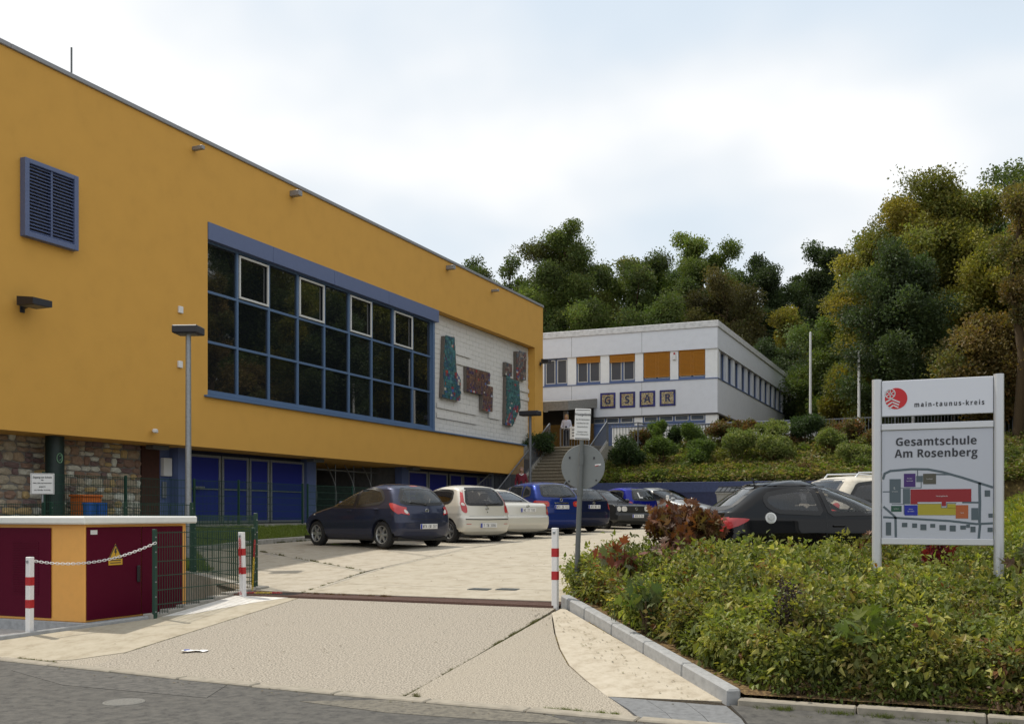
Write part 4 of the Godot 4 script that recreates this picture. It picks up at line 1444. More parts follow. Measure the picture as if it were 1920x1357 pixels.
	fence("low green mesh fence in front of the stone wall", [W(-16.75, 0.5, 13.0), W(-16.8, 0.5, 15.2)], [1.92, 1.92], false)
	# lamp post
	var lp := thing("lamp_post", "tall galvanised lamp post with flat dark head by blue doors", "lamp post", W(-14.4, 0.62, 16.62))
	m = M.new()
	m.tube([Vector3(0, -0.1, 0), Vector3(0, 1.1, 0), Vector3(0, 1.2, 0), Vector3(0, 4.72, 0)], [0.075, 0.075, 0.062, 0.052], 14)
	obj("pole", m, mt.galv, lp)
	m = M.new()
	m.box(Vector3(0, 4.80, 0), Vector3(0.52, 0.16, 0.46), Basis(Vector3.UP, 0.35), 0.02)
	obj("lamp_head", m, mt.lampblack, lp)
	m = M.new()
	m.box(Vector3(0, 4.715, 0), Vector3(0.36, 0.014, 0.3), Basis(Vector3.UP, 0.35))
	obj("lens", m, mt.stonegrey, lp)
	# small access sign
	var sg := thing("access_sign", "white access sign on a thin post before the stone wall", "sign", W(-17.0, 0.7, 15.35))
	m = M.new()
	m.tube([Vector3(0, 0, 0), Vector3(0, 1.78, 0)], 0.02, 8)
	obj("post", m, mt.galv, sg)
	m = M.new()
	var fx := Basis(Vector3.UP, atan2(852.0, 1950.0) + 0.35)
	m.box(Vector3(0, 1.62, 0) + fx * Vector3(0, 0, 0.03), Vector3(0.44, 0.42, 0.012), fx, 0.004)
	obj("plate", m, mt.white, sg)
	var rows := [["Zugang zur Schule", 0.036, 0.13], ["für", 0.026, 0.075], ["Roller, Räder und motorisierte", 0.021, 0.015], ["gesperrt", 0.026, -0.055], ["von 7.00 Uhr - 15.15 Uhr", 0.024, -0.125]]
	for q in rows:
		text(q[0], q[1], "lettering", mt.ink, sg, Vector3(0, 1.62 + q[2], 0) + fx * Vector3(0, 0, 0.040), fx, true, "Droid Sans", 0.003, 0.80)
	m = M.new()
	for q in [[-0.205, 0.205, 0.197, 0.202], [-0.205, 0.205, -0.202, -0.197], [-0.205, -0.2, -0.2, 0.2], [0.2, 0.205, -0.2, 0.2]]:
		m.box(Vector3(0, 1.62, 0) + fx * Vector3((q[0] + q[1]) / 2, (q[2] + q[3]) / 2, 0.038), Vector3(q[1] - q[0], q[3] - q[2], 0.002), fx)
	obj("border", m, mt.ink, sg)
	# coloured bins by the stone wall
	for q in [[0.0, mat("binblue", lin(0.01, 0.11, 0.50), 0.4), "bright blue"], [0.62, mat("binblue2", lin(0.012, 0.10, 0.45), 0.4), "second bright blue"]]:
		var bn := thing("waste_bin", q[2] + " waste bin before the stone wall", "bin", W(-19.0, 1.42, 18.52 + q[0] * 0.55), 0.0, "blue bins by the stone wall")
		m = M.new()
		m.lathe([Vector2(0.0, 0.0), Vector2(0.13, 0.0), Vector2(0.155, 0.50), Vector2(0.165, 0.52), Vector2(0.165, 0.56), Vector2(0.15, 0.56), Vector2(0.15, 0.5), Vector2(0.0, 0.58)], 20)
		obj("tub", m, q[1], bn)
	var ob := thing("orange_crate", "orange crate standing behind the blue bins", "crate", W(-19.55, 1.42, 18.95), 0.1)
	m = M.new()
	m.bx(-0.2, 0.2, 0.0, 0.70, -0.32, 0.32, 0.02)
	obj("body", m, mat("crateorange", lin(0.62, 0.14, 0.015), 0.5), ob)
	m = M.new()
	m.bx(-0.23, 0.23, 0.70, 0.76, -0.35, 0.35, 0.02)
	obj("rim_band", m, mt.crateorange, ob)

# ---------------------------------------------------------------- drive entrance
func entrance() -> void:
	var dc := thing("drain_channel", "rusty iron drain grating across the drive", "drain", W(-7.4, 0.49, 13.18))
	var m := M.new()
	m.bx(-2.95, 2.35, -0.14, -0.10, -0.28, 0.24)
	m.bx(-2.95, 2.35, -0.12, 0.004, 0.215, 0.24)
	m.bx(-2.95, 2.35, -0.12, 0.006, -0.275, -0.25)
	obj("frame", m, mt.rust, dc)
	for k in 11:
		m = M.new()
		var x0 := -2.93 + k * 0.48
		for i in 16: m.bx(x0 + i * 0.0295, x0 + i * 0.0295 + 0.015, -0.03, 0.0, -0.248, 0.213)
		for i in 6: m.bx(x0, x0 + 0.455, -0.028, -0.002, -0.245 + i * 0.089, -0.231 + i * 0.089)
		obj("grate", m, mt.rust if k > 1 else mt.black, dc)
	bollard("red and white post where drive kerb meets the drain", W(-5.04, 0.47, 12.98), 1.06)
	bollard("distant red and white post among the parked cars", W(-8.9, lot(33.0), 33.0), 1.15)
	var i := 0
	for q in [[-6.85, 14.46], [-6.42, 14.55]]:
		var gl := thing("gully_cover", ["square iron gully cover in the drive", "second iron gully cover nearer the kerb"][i], "drain cover", W(q[0], lot(q[1]) + 0.004, q[1]), 0.0, "iron covers in the drive")
		m = M.new()
		m.bx(-0.17, 0.17, -0.02, 0.0, -0.12, 0.12)
		obj("frame", m, mt.stonegrey, gl)
		m = M.new()
		for k in 5: m.bx(-0.15, 0.15, 0.0, 0.008, -0.10 + k * 0.045, -0.075 + k * 0.045)
		obj("grate", m, mt.stonegrey, gl)
		i += 1
	var mh := thing("manhole_cover", "round worn manhole cover in the street", "manhole", W(-7.05, 0.0, 7.28))
	m = M.new()
	m.lathe([Vector2(0.0, 0.006), Vector2(0.15, 0.006), Vector2(0.155, 0.003), Vector2(0.17, 0.007), Vector2(0.185, 0.004), Vector2(0.19, -0.01)], 32)
	obj("cover", m, mat("coverpale", lin(0.17, 0.165, 0.15), 0.85, 0, tx.blot, 2.0, tx.grain, 0.4), mh)
	var pp := thing("paper_scrap", "crumpled white paper scrap on the drive", "litter", W(-8.32, lot(9.72), 9.72), 0.4)
	m = M.new()
	for a in 7:
		for b in 3:
			var f := func(u: int, w: int) -> Vector3: return Vector3(-0.16 + u * 0.045, 0.008 + 0.014 * absf(sin(u * 2.3 + w * 1.7)), -0.04 + w * 0.03 + 0.01 * sin(u * 1.3))
			m.quad(f.call(a, b), f.call(a, b + 1), f.call(a + 1, b + 1), f.call(a + 1, b))
	obj("sheet", m, mt.white, pp)
	m = M.new()
	m.box(Vector3(-0.10, 0.022, -0.005), Vector3(0.06, 0.006, 0.05), Basis(Vector3.UP, 0.3))
	obj("print", m, mat("printblue", lin(0.05, 0.10, 0.42), 0.6), pp)
	# no-entry disc seen from behind with the private road plate on top
	var yaw := atan2(852.0, 1950.0)
	var sp := thing("traffic_sign_post", "grey post with round sign seen from behind and white notice above", "sign post", W(-4.95, 0.615, 13.62), yaw)
	m = M.new()
	m.tube([Vector3(-0.035, -0.32, 0), Vector3(0.045, 1.93, 0)], 0.036, 14)
	obj("pole", m, mt.stonegrey, sp)
	m = M.new()
	m.tube([Vector3(0.045, 1.86, 0), Vector3(0.062, 2.48, 0)], 0.030, 12)
	m.tube([Vector3(0.043, 1.78, 0), Vector3(0.046, 1.94, 0)], 0.042, 14)
	m.tube([Vector3(0.026, 1.36, 0), Vector3(0.03, 1.46, 0)], 0.042, 14)
	obj("sleeve", m, mt.stonegrey, sp)
	var tilt := Basis(Vector3.UP, -0.30)
	m = M.new()
	m.lathe([Vector2(0.0, -0.004), Vector2(0.305, -0.004), Vector2(0.312, 0.0), Vector2(0.305, 0.004), Vector2(0.0, 0.004)], 48, Transform3D(tilt * Basis(Vector3.RIGHT, PI / 2), Vector3(0.075, 1.76, -0.055)))
	var ds := obj("round_plate", m, mat("platealu", lin(0.20, 0.215, 0.215), 0.6, 0.0, tx.wallnoise, 1.6), sp)
	m = M.new()
	for q in [[-0.19, 0.13], [0.16, 0.12], [-0.20, -0.2], [0.19, -0.19]]:
		m.box(Vector3(0.075, 1.76, -0.055) + tilt * Vector3(q[0], q[1], 0.008), Vector3(0.02, 0.03 if q[1] > 0 else 0.02, 0.012), tilt)
	obj("rivet", m, mt.lampblack, ds)
	m = M.new()
	m.box(Vector3(0.075, 1.76, -0.055) + tilt * Vector3(0.215, 0.025, 0.006), Vector3(0.085, 0.022, 0.004), tilt * Basis(Vector3.BACK, 0.1))
	obj("sticker", m, mt.white, ds)
	m = M.new()
	m.box(Vector3(0.075, 1.76, -0.055) + tilt * Vector3(0.20, 0.012, 0.0075), Vector3(0.05, 0.01, 0.003), tilt * Basis(Vector3.BACK, 0.25))
	obj("sticker", m, mt.postred, ds)
	var fx := Basis(Vector3.UP, -0.12) * Basis(Vector3.BACK, -0.04)
	m = M.new()
	m.box(Vector3(0.062, 2.345, 0.045), Vector3(0.22, 0.43, 0.012), fx, 0.005)
	var wp := obj("notice_plate", m, mt.white, sp)
	m = M.new()
	for q in [[0, 0.198, 0.19, 0.008], [0, -0.198, 0.19, 0.012]]:
		m.box(Vector3(0.062, 2.345, 0.045) + fx * Vector3(q[0], q[1], 0.007), Vector3(q[2], q[3], 0.002), fx)
	obj("border", m, mt.ink, wp)
	var lines := [["Privatgelände", 0.034, 0.135, 0.70], ["Nur für Bedienstete", 0.021, 0.065, 0.72], ["und Besucher der", 0.021, 0.015, 0.72], ["Gesamtschule", 0.021, -0.035, 0.8], ["Unbefugtes Parken", 0.016, -0.105, 0.75], ["wird zur Anzeige gebracht", 0.016, -0.14, 0.66]]
	for q in lines:
		text(q[0], q[1], "lettering", mt.ink if q[2] > 0.1 else mt.stonegrey, wp, Vector3(0.062, 2.345, 0.045) + fx * Vector3(0, q[2], 0.008), fx, q[2] > 0.1, "Droid Sans", 0.002, q[3])

# ---------------------------------------------------------------- the school sign board
func sign_board() -> void:
	# seen from the street: origin at the foot of its left post
	var t := thing("school_sign", "grey school sign board with coloured site map on two aluminium posts", "sign board", W(-0.92, 0.45, 12.37))
	var w := 1.245
	var base := 1.72 - 0.45
	var m := M.new()
	for x in [0.0, w]:
		m = M.new()
		m.tube([Vector3(x, -0.2, 0), Vector3(x, 2.775, 0)], 0.052, 20)
		obj("post", m, mt.alu, t)
	var pan := func(called: String, y0: float, y1: float, material: Material) -> MeshInstance3D:
		var b := M.new()
		b.bx(0.055, w - 0.055, y0, y1, -0.022, 0.018, 0.004)
		return obj(called, b, material, t)
	var top: MeshInstance3D = pan.call("top_panel", 2.36, 2.755, mt.signgrey)
	var low: MeshInstance3D = pan.call("map_panel", 1.00, 2.20, mt.signface)
	m = M.new()
	m.bx(0.05, w - 0.05, 2.20, 2.275, -0.035, 0.034, 0.008)
	m.bx(0.05, w - 0.05, 0.925, 1.00, -0.035, 0.034, 0.008)
	obj("cross_bar", m, mt.alu, t)
	# emblem: red disc with white wheel and three chevrons
	var Z := 0.019
	var fl := func(pts: Array, z: float, material: Material, called: String, parent: Node) -> void:
		var b := M.new()
		b.poly(PackedVector2Array(pts), 0.002, Transform3D(Basis.IDENTITY, Vector3(0, 0, z)))
		obj(called, b, material, parent)
	var cc := Vector2(0.205, 2.555)
	var disc := []
	for k in 40: disc.append(cc + Vector2(cos(TAU * k / 40), sin(TAU * k / 40)) * 0.118)
	fl.call(disc, Z, mt.signred, "emblem_disc", top)
	m = M.new()
	var wc := cc + Vector2(-0.062, 0.055)
	var ring := []
	for k in 25: ring.append(Vector3(wc.x + cos(TAU * k / 24) * 0.052, wc.y + sin(TAU * k / 24) * 0.052, Z + 0.003))
	m.tube(ring, 0.006, 4, false)
	for k in 6:
		var a := TAU * k / 6 + PI / 6
		m.bar(Vector3(wc.x, wc.y, Z + 0.003), Vector3(wc.x + cos(a) * 0.05, wc.y + sin(a) * 0.05, Z + 0.003), 0.003, 0.009)
	for k in 3:
		var y := cc.y - 0.012 - k * 0.036
		var x := cc.x - 0.05 + k * 0.01
		m.bar(Vector3(x - 0.06 + k * 0.008, y - 0.025, Z + 0.003), Vector3(x, y + 0.01, Z + 0.003), 0.003, 0.015)
		m.bar(Vector3(x, y + 0.01, Z + 0.003), Vector3(x + 0.09 - k * 0.018, y - 0.032 + k * 0.007, Z + 0.003), 0.003, 0.015)
	obj("emblem_lines", m, mat("signpale", lin(0.62, 0.62, 0.63), 0.5), top)
	text("main-taunus-kreis", 0.052, "lettering", mt.ink, top, Vector3(0.748, 2.478, Z + 0.002), Basis.IDENTITY, true, "Droid Sans", 0.003, 0.87, 10.0)
	text("Gesamtschule", 0.088, "lettering", mt.ink, low, Vector3(0.615, 2.068, Z + 0.002), Basis.IDENTITY, true, "Droid Sans", 0.003, 1.0)
	text("Am Rosenberg", 0.088, "lettering", mt.ink, low, Vector3(0.615, 1.938, Z + 0.002), Basis.IDENTITY, true, "Droid Sans", 0.003, 1.0)
	# site map, drawn in panel coordinates taken over 0..1
	var road := mat("maproad", lin(0.085, 0.115, 0.135), 0.5)
	var px := func(x: float, y: float) -> Vector2: return Vector2(lerpf(0.06, w - 0.06, (x - 150.0) / 665.0), lerpf(1.80, 1.005, (y - 540.0) / 490.0))
	var lines := [
		[[155, 625, 165, 590, 200, 572, 330, 562, 430, 565, 520, 585, 640, 625, 812, 690], 0.026], [[738, 665, 740, 790, 738, 920], 0.028], [[160, 890, 400, 905, 560, 915, 720, 935, 812, 930], 0.024], [[160, 820, 230, 888], 0.024], [[232, 895, 234, 1024], 0.026], [[742, 930, 734, 1028], 0.026],
		[[368, 570, 368, 610], 0.010], [[480, 600, 560, 602], 0.016], [[390, 640, 390, 690, 265, 690], 0.008], [[155, 715, 195, 715], 0.012], [[210, 800, 285, 800, 285, 870], 0.008], [[360, 800, 510, 800, 510, 825, 545, 825, 545, 795, 600, 795], 0.008], [[640, 790, 740, 792], 0.020]]
	for q in lines:
		m = M.new()
		var a: Array = q[0]
		for i in range(0, a.size() - 2, 2):
			var p0: Vector2 = px.call(a[i], a[i + 1])
			var p1: Vector2 = px.call(a[i + 2], a[i + 3])
			var d := (p1 - p0).normalized()
			var nn: Vector2 = Vector2(-d.y, d.x) * q[1] * 0.5
			m.poly(PackedVector2Array([p0 - nn - d * q[1] * 0.3, p1 - nn + d * q[1] * 0.3, p1 + nn + d * q[1] * 0.3, p0 + nn - d * q[1] * 0.3]), 0.0012 + 0.0001 * (i % 4), Transform3D(Basis.IDENTITY, Vector3(0, 0, Z - 0.001)))
		obj("map_road", m, road, low)
	var blocks := [[195, 628, 265, 792, "t"], [360, 608, 400, 650, "t"], [278, 695, 322, 800, "t"], [690, 828, 730, 908, "t"], [172, 925, 205, 1015, "d"], [790, 865, 815, 892, "d"], [768, 710, 800, 752, "d"], [272, 928, 305, 958, "d"], [335, 932, 365, 962, "d"], [385, 938, 422, 978, "d"], [445, 935, 475, 960, "d"], [500, 942, 540, 978, "d"], [562, 945, 598, 985, "d"], [625, 945, 658, 972, "d"], [660, 938, 682, 960, "d"], [685, 952, 715, 990, "d"], [785, 958, 815, 988, "d"],
		[284, 592, 355, 683, "p"], [402, 594, 480, 665, "g"], [205, 812, 270, 852, "f"], [325, 700, 690, 786, "r"], [325, 786, 368, 802, "r"], [514, 786, 540, 815, "r"], [288, 808, 368, 878, "b"], [370, 800, 510, 876, "y"], [510, 828, 598, 876, "y"], [548, 800, 598, 830, "y"], [598, 808, 672, 898, "o"]]
	var cols := {"t": lin(0.085, 0.115, 0.135), "d": lin(0.075, 0.10, 0.115), "p": lin(0.055, 0.018, 0.15), "g": lin(0.085, 0.08, 0.06), "f": lin(0.02, 0.08, 0.05), "r": lin(0.27, 0.012, 0.018), "b": lin(0.008, 0.018, 0.30), "y": lin(0.38, 0.32, 0.025), "o": lin(0.40, 0.10, 0.025)}
	for q in blocks:
		var p0: Vector2 = px.call(q[0], q[1])
		var p1: Vector2 = px.call(q[2], q[3])
		fl.call([Vector2(p0.x, p1.y), Vector2(p1.x, p1.y), Vector2(p1.x, p0.y), Vector2(p0.x, p0.y)], Z + 0.0005, mat("map" + q[4], cols[q[4]], 0.5), "map_block", low)
	var caps := [["Neubau", 320, 625, 0.011], ["Sporthalle", 320, 642, 0.011], ["Turnhalle", 441, 630, 0.011], ["Hauptgebäude", 515, 747, 0.013], ["Schulhof", 237, 832, 0.010], ["Kleine", 327, 835, 0.011], ["Sporthalle", 327, 850, 0.011], ["Aula", 636, 860, 0.012], ["S", 225, 692, 0.026], ["Sportplatz", 229, 714, 0.010]]
	for q in caps:
		var p: Vector2 = px.call(q[1], q[2])
		text(q[0], q[3], "lettering", mt.signpale, low, Vector3(p.x, p.y, Z + 0.0035), Basis.IDENTITY, false, "Droid Sans", 0.002)

# ---------------------------------------------------------------- cars
# local axes: +x forward, +z the car's right, origin on the ground under the rear axle
func look(a: Array, h: float) -> float:
	if h <= a[0][0]: return a[0][1]
	for i in a.size() - 1:
		if h <= a[i + 1][0]:
			return lerpf(a[i][1], a[i + 1][1], (h - a[i][0]) / maxf(a[i + 1][0] - a[i][0], 1e-6))
	return a[-1][1]

class Shell:
	var rear: Array
	var front: Array
	var width: Array
	var host
	var xm := 1.2
	var hl := 2.0
	var rc := 0.16
	var fc := 0.30
	func f(x: float) -> float: return 1.0 - 0.035 * pow(absf((x - xm) / hl), 2.5)
	func room(h: float) -> float: return maxf((host.look(front, h) - host.look(rear, h) - 0.15) * 0.45, 0.02)
	func rr(h: float) -> float: return minf(minf(rc, host.look(width, h) * 0.8), room(h))
	func fr(h: float) -> float: return minf(minf(fc, host.look(width, h) * 0.8), room(h))
	func rb(h: float) -> float: return 0.05
	func side(p: Vector2, off: float, sg: float) -> Vector3:
		var h := p.y
		var w: float = host.look(width, h)
		var xr: float = host.look(rear, h) + 0.05
		var xf: float = host.look(front, h) - 0.10
		var z := w
		var a := rr(h)
		var b := fr(h)
		if p.x < xr + a: z = w - a + sqrt(maxf(a * a - pow(minf(xr + a - p.x, a), 2), 0))
		elif p.x > xf - b: z = w - b + sqrt(maxf(b * b - pow(minf(p.x - xf + b, b), 2), 0))
		return Vector3(p.x, h, sg * (z * f(p.x) + off))
	func back(p: Vector2, off: float) -> Vector3:   # p = (z, h)
		var w: float = host.look(width, p.y)
		var xr: float = host.look(rear, p.y)
		var a := rr(p.y)
		var z := absf(p.x) / 0.965
		var x := xr + 0.05 * pow(minf(z, w - a) / (w - a), 2)
		if z > w - a: x = xr + 0.05 + a - sqrt(maxf(a * a - pow(minf(z - w + a, a), 2), 0))
		return Vector3(x - off, p.y, p.x)
	func fore(p: Vector2, off: float) -> Vector3:
		var w: float = host.look(width, p.y)
		var xf: float = host.look(front, p.y)
		var a := fr(p.y)
		var z := absf(p.x) / 0.965
		var x := xf - 0.10 * pow(minf(z, w - a) / (w - a), 2)
		if z > w - a: x = xf - 0.10 - a + sqrt(maxf(a * a - pow(minf(z - w + a, a), 2), 0))
		return Vector3(x + off, p.y, p.x)
	func ring(h: float, xs: Array) -> Array:
		var o := []
		var w: float = host.look(width, h)
		var a := rr(h)
		var b := fr(h)
		var xr: float = host.look(rear, h)
		var xf: float = host.look(front, h)
		for k in 7:
			var z := (w - a) * k / 6.0
			o.append(Vector3(xr + 0.05 * pow(z / (w - a), 2), h, z))
		for k in range(1, 6):
			var t := PI / 2 * k / 5.0
			o.append(Vector3(xr + 0.05 + a - a * cos(t), h, w - a + a * sin(t)))
		var x0 := xr + 0.05 + a
		var x1 := xf - 0.10 - b
		for x in xs: o.append(Vector3(clampf(x, x0, maxf(x1, x0)), h, w))
		for k in range(0, 6):
			var t := PI / 2 * k / 5.0
			o.append(Vector3(x1 + b * sin(t), h, w - b + b * cos(t)))
		for k in range(1, 7):
			var z := (w - b) * (6 - k) / 6.0
			o.append(Vector3(xf - 0.10 * pow(z / (w - b), 2), h, z))
		for i in o.size(): o[i].z *= f(o[i].x)
		return o

func dense(poly: Array, step := 0.07) -> Array:
	var o := []
	for i in poly.size():
		var a: Vector2 = poly[i]
		var b: Vector2 = poly[(i + 1) % poly.size()]
		var n := maxi(1, int(ceil(a.distance_to(b) / step)))
		for k in n: o.append(a.lerp(b, float(k) / n))
	return o
func soften(poly: Array) -> Array:   # one round of corner cutting
	var o := []
	for i in poly.size():
		var a: Vector2 = poly[i]
		var b: Vector2 = poly[(i + 1) % poly.size()]
		var d := a.distance_to(b)
		var c := minf(0.04, d * 0.3)
		o.append(a.move_toward(b, c)); o.append(b.move_toward(a, c))
	return o
func patch(m: M, poly: Array, fn: Callable, rings := 4) -> void:
	var c := Vector2.ZERO
	for p in poly: c += p
	c /= poly.size()
	var n := poly.size()
	for r in rings:
		var a := 1.0 - float(r) / rings
		var b := 1.0 - float(r + 1) / rings
		for i in n:
			var p: Vector2 = poly[i]
			var q: Vector2 = poly[(i + 1) % n]
			if r < rings - 1: m.quad(fn.call(c.lerp(p, a)), fn.call(c.lerp(q, a)), fn.call(c.lerp(q, b)), fn.call(c.lerp(p, b)))
			else: m.tri(fn.call(c.lerp(p, a)), fn.call(c.lerp(q, a)), fn.call(c))
func band(m: M, poly: Array, fn: Callable, w_in: float, w_out: float) -> void:
	var n := poly.size()
	var cw := Geometry2D.is_polygon_clockwise(PackedVector2Array(poly))
	var nr := []
	for i in n:
		var d: Vector2 = (poly[(i + 1) % n] - poly[(i - 1 + n) % n]).normalized()
		nr.append(Vector2(d.y, -d.x) * (-1.0 if cw else 1.0))
	for i in n:
		var j := (i + 1) % n
		m.quad(fn.call(poly[i] + nr[i] * w_out), fn.call(poly[j] + nr[j] * w_out), fn.call(poly[j] - nr[j] * w_in), fn.call(poly[i] - nr[i] * w_in))

func paint(key: String, r: float, g: float, b: float, metal := 0.35) -> StandardMaterial3D:
	var m := mat("paint" + key, lin(r, g, b), 0.35, metal)
	m.metallic_specular = 0.12
	m.clearcoat_enabled = true
	m.clearcoat = 0.65
	m.clearcoat_roughness = 0.03
	return m

var wheel_cache := {}
func wheel_meshes(r: float, style: int) -> Array:
	var key := "%.3f_%d" % [r, style]
	if wheel_cache.has(key): return wheel_cache[key]
	var rot := Transform3D(Basis(Vector3.RIGHT, PI / 2), Vector3.ZERO)   # lathe axis -> z, outer side +z
	var ty := M.new()
	var w := 0.095
	var ri := r * 0.66
	ty.lathe([Vector2(ri, -w), Vector2(r - 0.05, -w - 0.005), Vector2(r - 0.012, -w + 0.02), Vector2(r, -w + 0.05), Vector2(r, w - 0.05), Vector2(r - 0.012, w - 0.02), Vector2(r - 0.05, w + 0.005), Vector2(ri, w - 0.005)], 36, rot)
	var rm := M.new()
	rm.lathe([Vector2(ri + 0.004, w - 0.004), Vector2(ri - 0.012, w - 0.002), Vector2(ri - 0.022, w - 0.03), Vector2(ri - 0.03, -w)], 36, rot)
	var sp: int = [5, 6, 0][style]
	if sp:
		for k in sp:
			var a := TAU * k / sp
			var d := Vector3(cos(a), sin(a), 0)
			var e := Vector3(-sin(a), cos(a), 0)
			var z0 := Vector3(0, 0, w - 0.025)
			var z1 := Vector3(0, 0, w - 0.012)
			var pts := [d * 0.03 - e * 0.035, d * (ri - 0.012) - e * 0.026, d * (ri - 0.012) + e * 0.026, d * 0.03 + e * 0.035]
			rm.quad(pts[0] + z1, pts[1] + z0, pts[2] + z0, pts[3] + z1)
			rm.quad(pts[1] + z0, pts[0] + z1, pts[0] + z1 - Vector3(0, 0, 0.05), pts[1] + z0 - Vector3(0, 0, 0.05))
			rm.quad(pts[3] + z1, pts[2] + z0, pts[2] + z0 - Vector3(0, 0, 0.05), pts[3] + z1 - Vector3(0, 0, 0.05))
		rm.lathe([Vector2(0.052, w - 0.03), Vector2(0.05, w - 0.008), Vector2(0.0, w - 0.004)], 16, rot)
	else:
		rm.lathe([Vector2(ri - 0.02, w - 0.03), Vector2(ri * 0.7, w - 0.012), Vector2(ri * 0.55, w - 0.03), Vector2(ri * 0.3, w - 0.012), Vector2(0, w - 0.006)], 24, rot)
	var hub := M.new()
	hub.lathe([Vector2(ri - 0.03, -0.02), Vector2(0.0, -0.02)], 24, rot)
	wheel_cache[key] = [ty.mesh(), rm.mesh(), hub.mesh()]
	return wheel_cache[key]

func car(d: Dictionary) -> Node3D:
	var t := thing(d.name, d.label, "car", W(d.at[0], d.at[1], d.at[2]), PI - deg_to_rad(d.head), "cars in the school car park")
	var sh := Shell.new()
	sh.host = self
	sh.rear = d.rear.duplicate(true); sh.front = d.front.duplicate(true); sh.width = d.width
	var gap: float = sh.front[-1][1] - sh.rear[-1][1]
	if gap < 0.6:
		sh.front[-1][1] += (0.6 - gap) / 2; sh.rear[-1][1] -= (0.6 - gap) / 2
	sh.rc = d.get("rc", 0.16); sh.fc = d.get("fc", 0.30)
	sh.xm = (d.rear[2][1] + d.front[2][1]) / 2.0
	sh.hl = (d.front[2][1] - d.rear[2][1]) / 2.0
	var wb: float = d.wb
	var r: float = d.get("r", 0.30)
	var ra := r + 0.045
	var hw := r
	# stations along the side, dense round the wheel arches
	var xs := []
	for xc in [0.0, wb]:
		for k in 17: xs.append(xc - ra * cos(PI * k / 16.0))
	var x := sh.xm - sh.hl
	while x < sh.xm + sh.hl:
		var near := false
		for q in xs:
			if absf(q - x) < 0.03: near = true
		if not near: xs.append(x)
		x += 0.07
	xs.sort()
	var hs := []
	for a in [d.rear, d.front, d.width]:
		for q in a: hs.append(q[0])
	hs.sort()
	var hh := [hs[0]]
	for q in hs:
		while q - hh[-1] > 0.055: hh.append(hh[-1] + minf(0.045, (q - hh[-1]) / 2.0))
		if q - hh[-1] > 0.006: hh.append(q)
	var rings := []
	for h in hh:
		var ring: Array = sh.ring(h, xs)
		for i in range(7, ring.size() - 7):
			for xc in [0.0, wb]:
				var dx: float = ring[i].x - xc
				if absf(dx) < ra: ring[i].y = maxf(ring[i].y, hw + sqrt(ra * ra - dx * dx))
		rings.append(ring)
	var nring: int = rings[0].size()
	var sidew: Array = []
	for w in d.get("side", []): sidew.append(soften(w))
	var backw: Array = d.get("back", [])
	var forew: Array = d.get("fore", [])
	var mirror := func(a: Array) -> Array:
		var o := a.duplicate()
		for i in range(a.size() - 1, -1, -1):
			if a[i].x > 0.001: o.append(Vector2(-a[i].x, a[i].y))
		return o
	if backw: backw = soften(mirror.call(backw))
	if forew: forew = soften(mirror.call(forew))
	var sp := []
	for w in sidew: sp.append(PackedVector2Array(w))
	var bp := PackedVector2Array(backw)
	var fp := PackedVector2Array(forew)
	var body := M.new()
	for j in hh.size() - 1:
		for i in nring - 1:
			var a: Vector3 = rings[j][i]
			var b: Vector3 = rings[j][i + 1]
			var c: Vector3 = rings[j + 1][i + 1]
			var e: Vector3 = rings[j + 1][i]
			var mid := (a + b + c + e) / 4
			var skip := false
			if i < 11 and bp.size() and Geometry2D.is_point_in_polygon(Vector2(mid.z, mid.y), bp): skip = true
			if i >= nring - 12 and fp.size() and Geometry2D.is_point_in_polygon(Vector2(mid.z, mid.y), fp): skip = true
			if i >= 7 and i < nring - 7:
				for q in sp:
					if Geometry2D.is_point_in_polygon(Vector2(mid.x, mid.y), q): skip = true
			if skip: continue
			body.quad(a, b, c, e)
			var F := Vector3(1, 1, -1)
			body.quad(b * F, a * F, e * F, c * F)
	var last: Array = rings[-1]
	var cap := Vector3((last[0].x + last[-1].x) / 2, hh[-1] + 0.004, 0)
	for i in nring - 1:
		body.tri(last[i], last[i + 1], cap)
		body.tri(last[i + 1] * Vector3(1, 1, -1), last[i] * Vector3(1, 1, -1), cap)
	body.smooth()
	obj("body", body, d.paint, t)
	# underbody, wheel wells
	var un := M.new()
	var wmid: float = look(d.width, 0.45)
	un.bx(sh.xm - sh.hl + 0.18, sh.xm + sh.hl - 0.22, 0.17, 0.26, -wmid + 0.10, wmid - 0.10)
	un.bx(-ra, ra, 0.26, hw + ra + 0.01, -wmid + 0.24, wmid - 0.24)
	un.bx(wb - ra, wb + ra, 0.26, hw + ra + 0.01, -wmid + 0.24, wmid - 0.24)
	obj("underbody", un, mt.black, t)
	var wm := wheel_meshes(r, d.get("rim", 1))
	for xc in [0.0, wb]:
		for sg in [-1.0, 1.0]:
			var wn := Node3D.new()
			wn.name = "wheel"
			t.add_child(wn, true)
			wn.position = Vector3(xc, r, sg * (wmid * 0.985 - 0.105))
			if sg < 0: wn.rotation.y = PI
			wn.rotation.x = rr(0, 1) if false else 0.0
			obj("tyre", wm[0], mat("rubber", lin(0.014, 0.014, 0.015), 0.85), wn)
			obj("rim", wm[1], mat("rimsilver", lin(0.48, 0.49, 0.50), 0.3, 0.8), wn)
			obj("brake_disc", wm[2], mt.black, wn)
	# glazing
	var gl: Material = d.get("glass", mt.carglass)
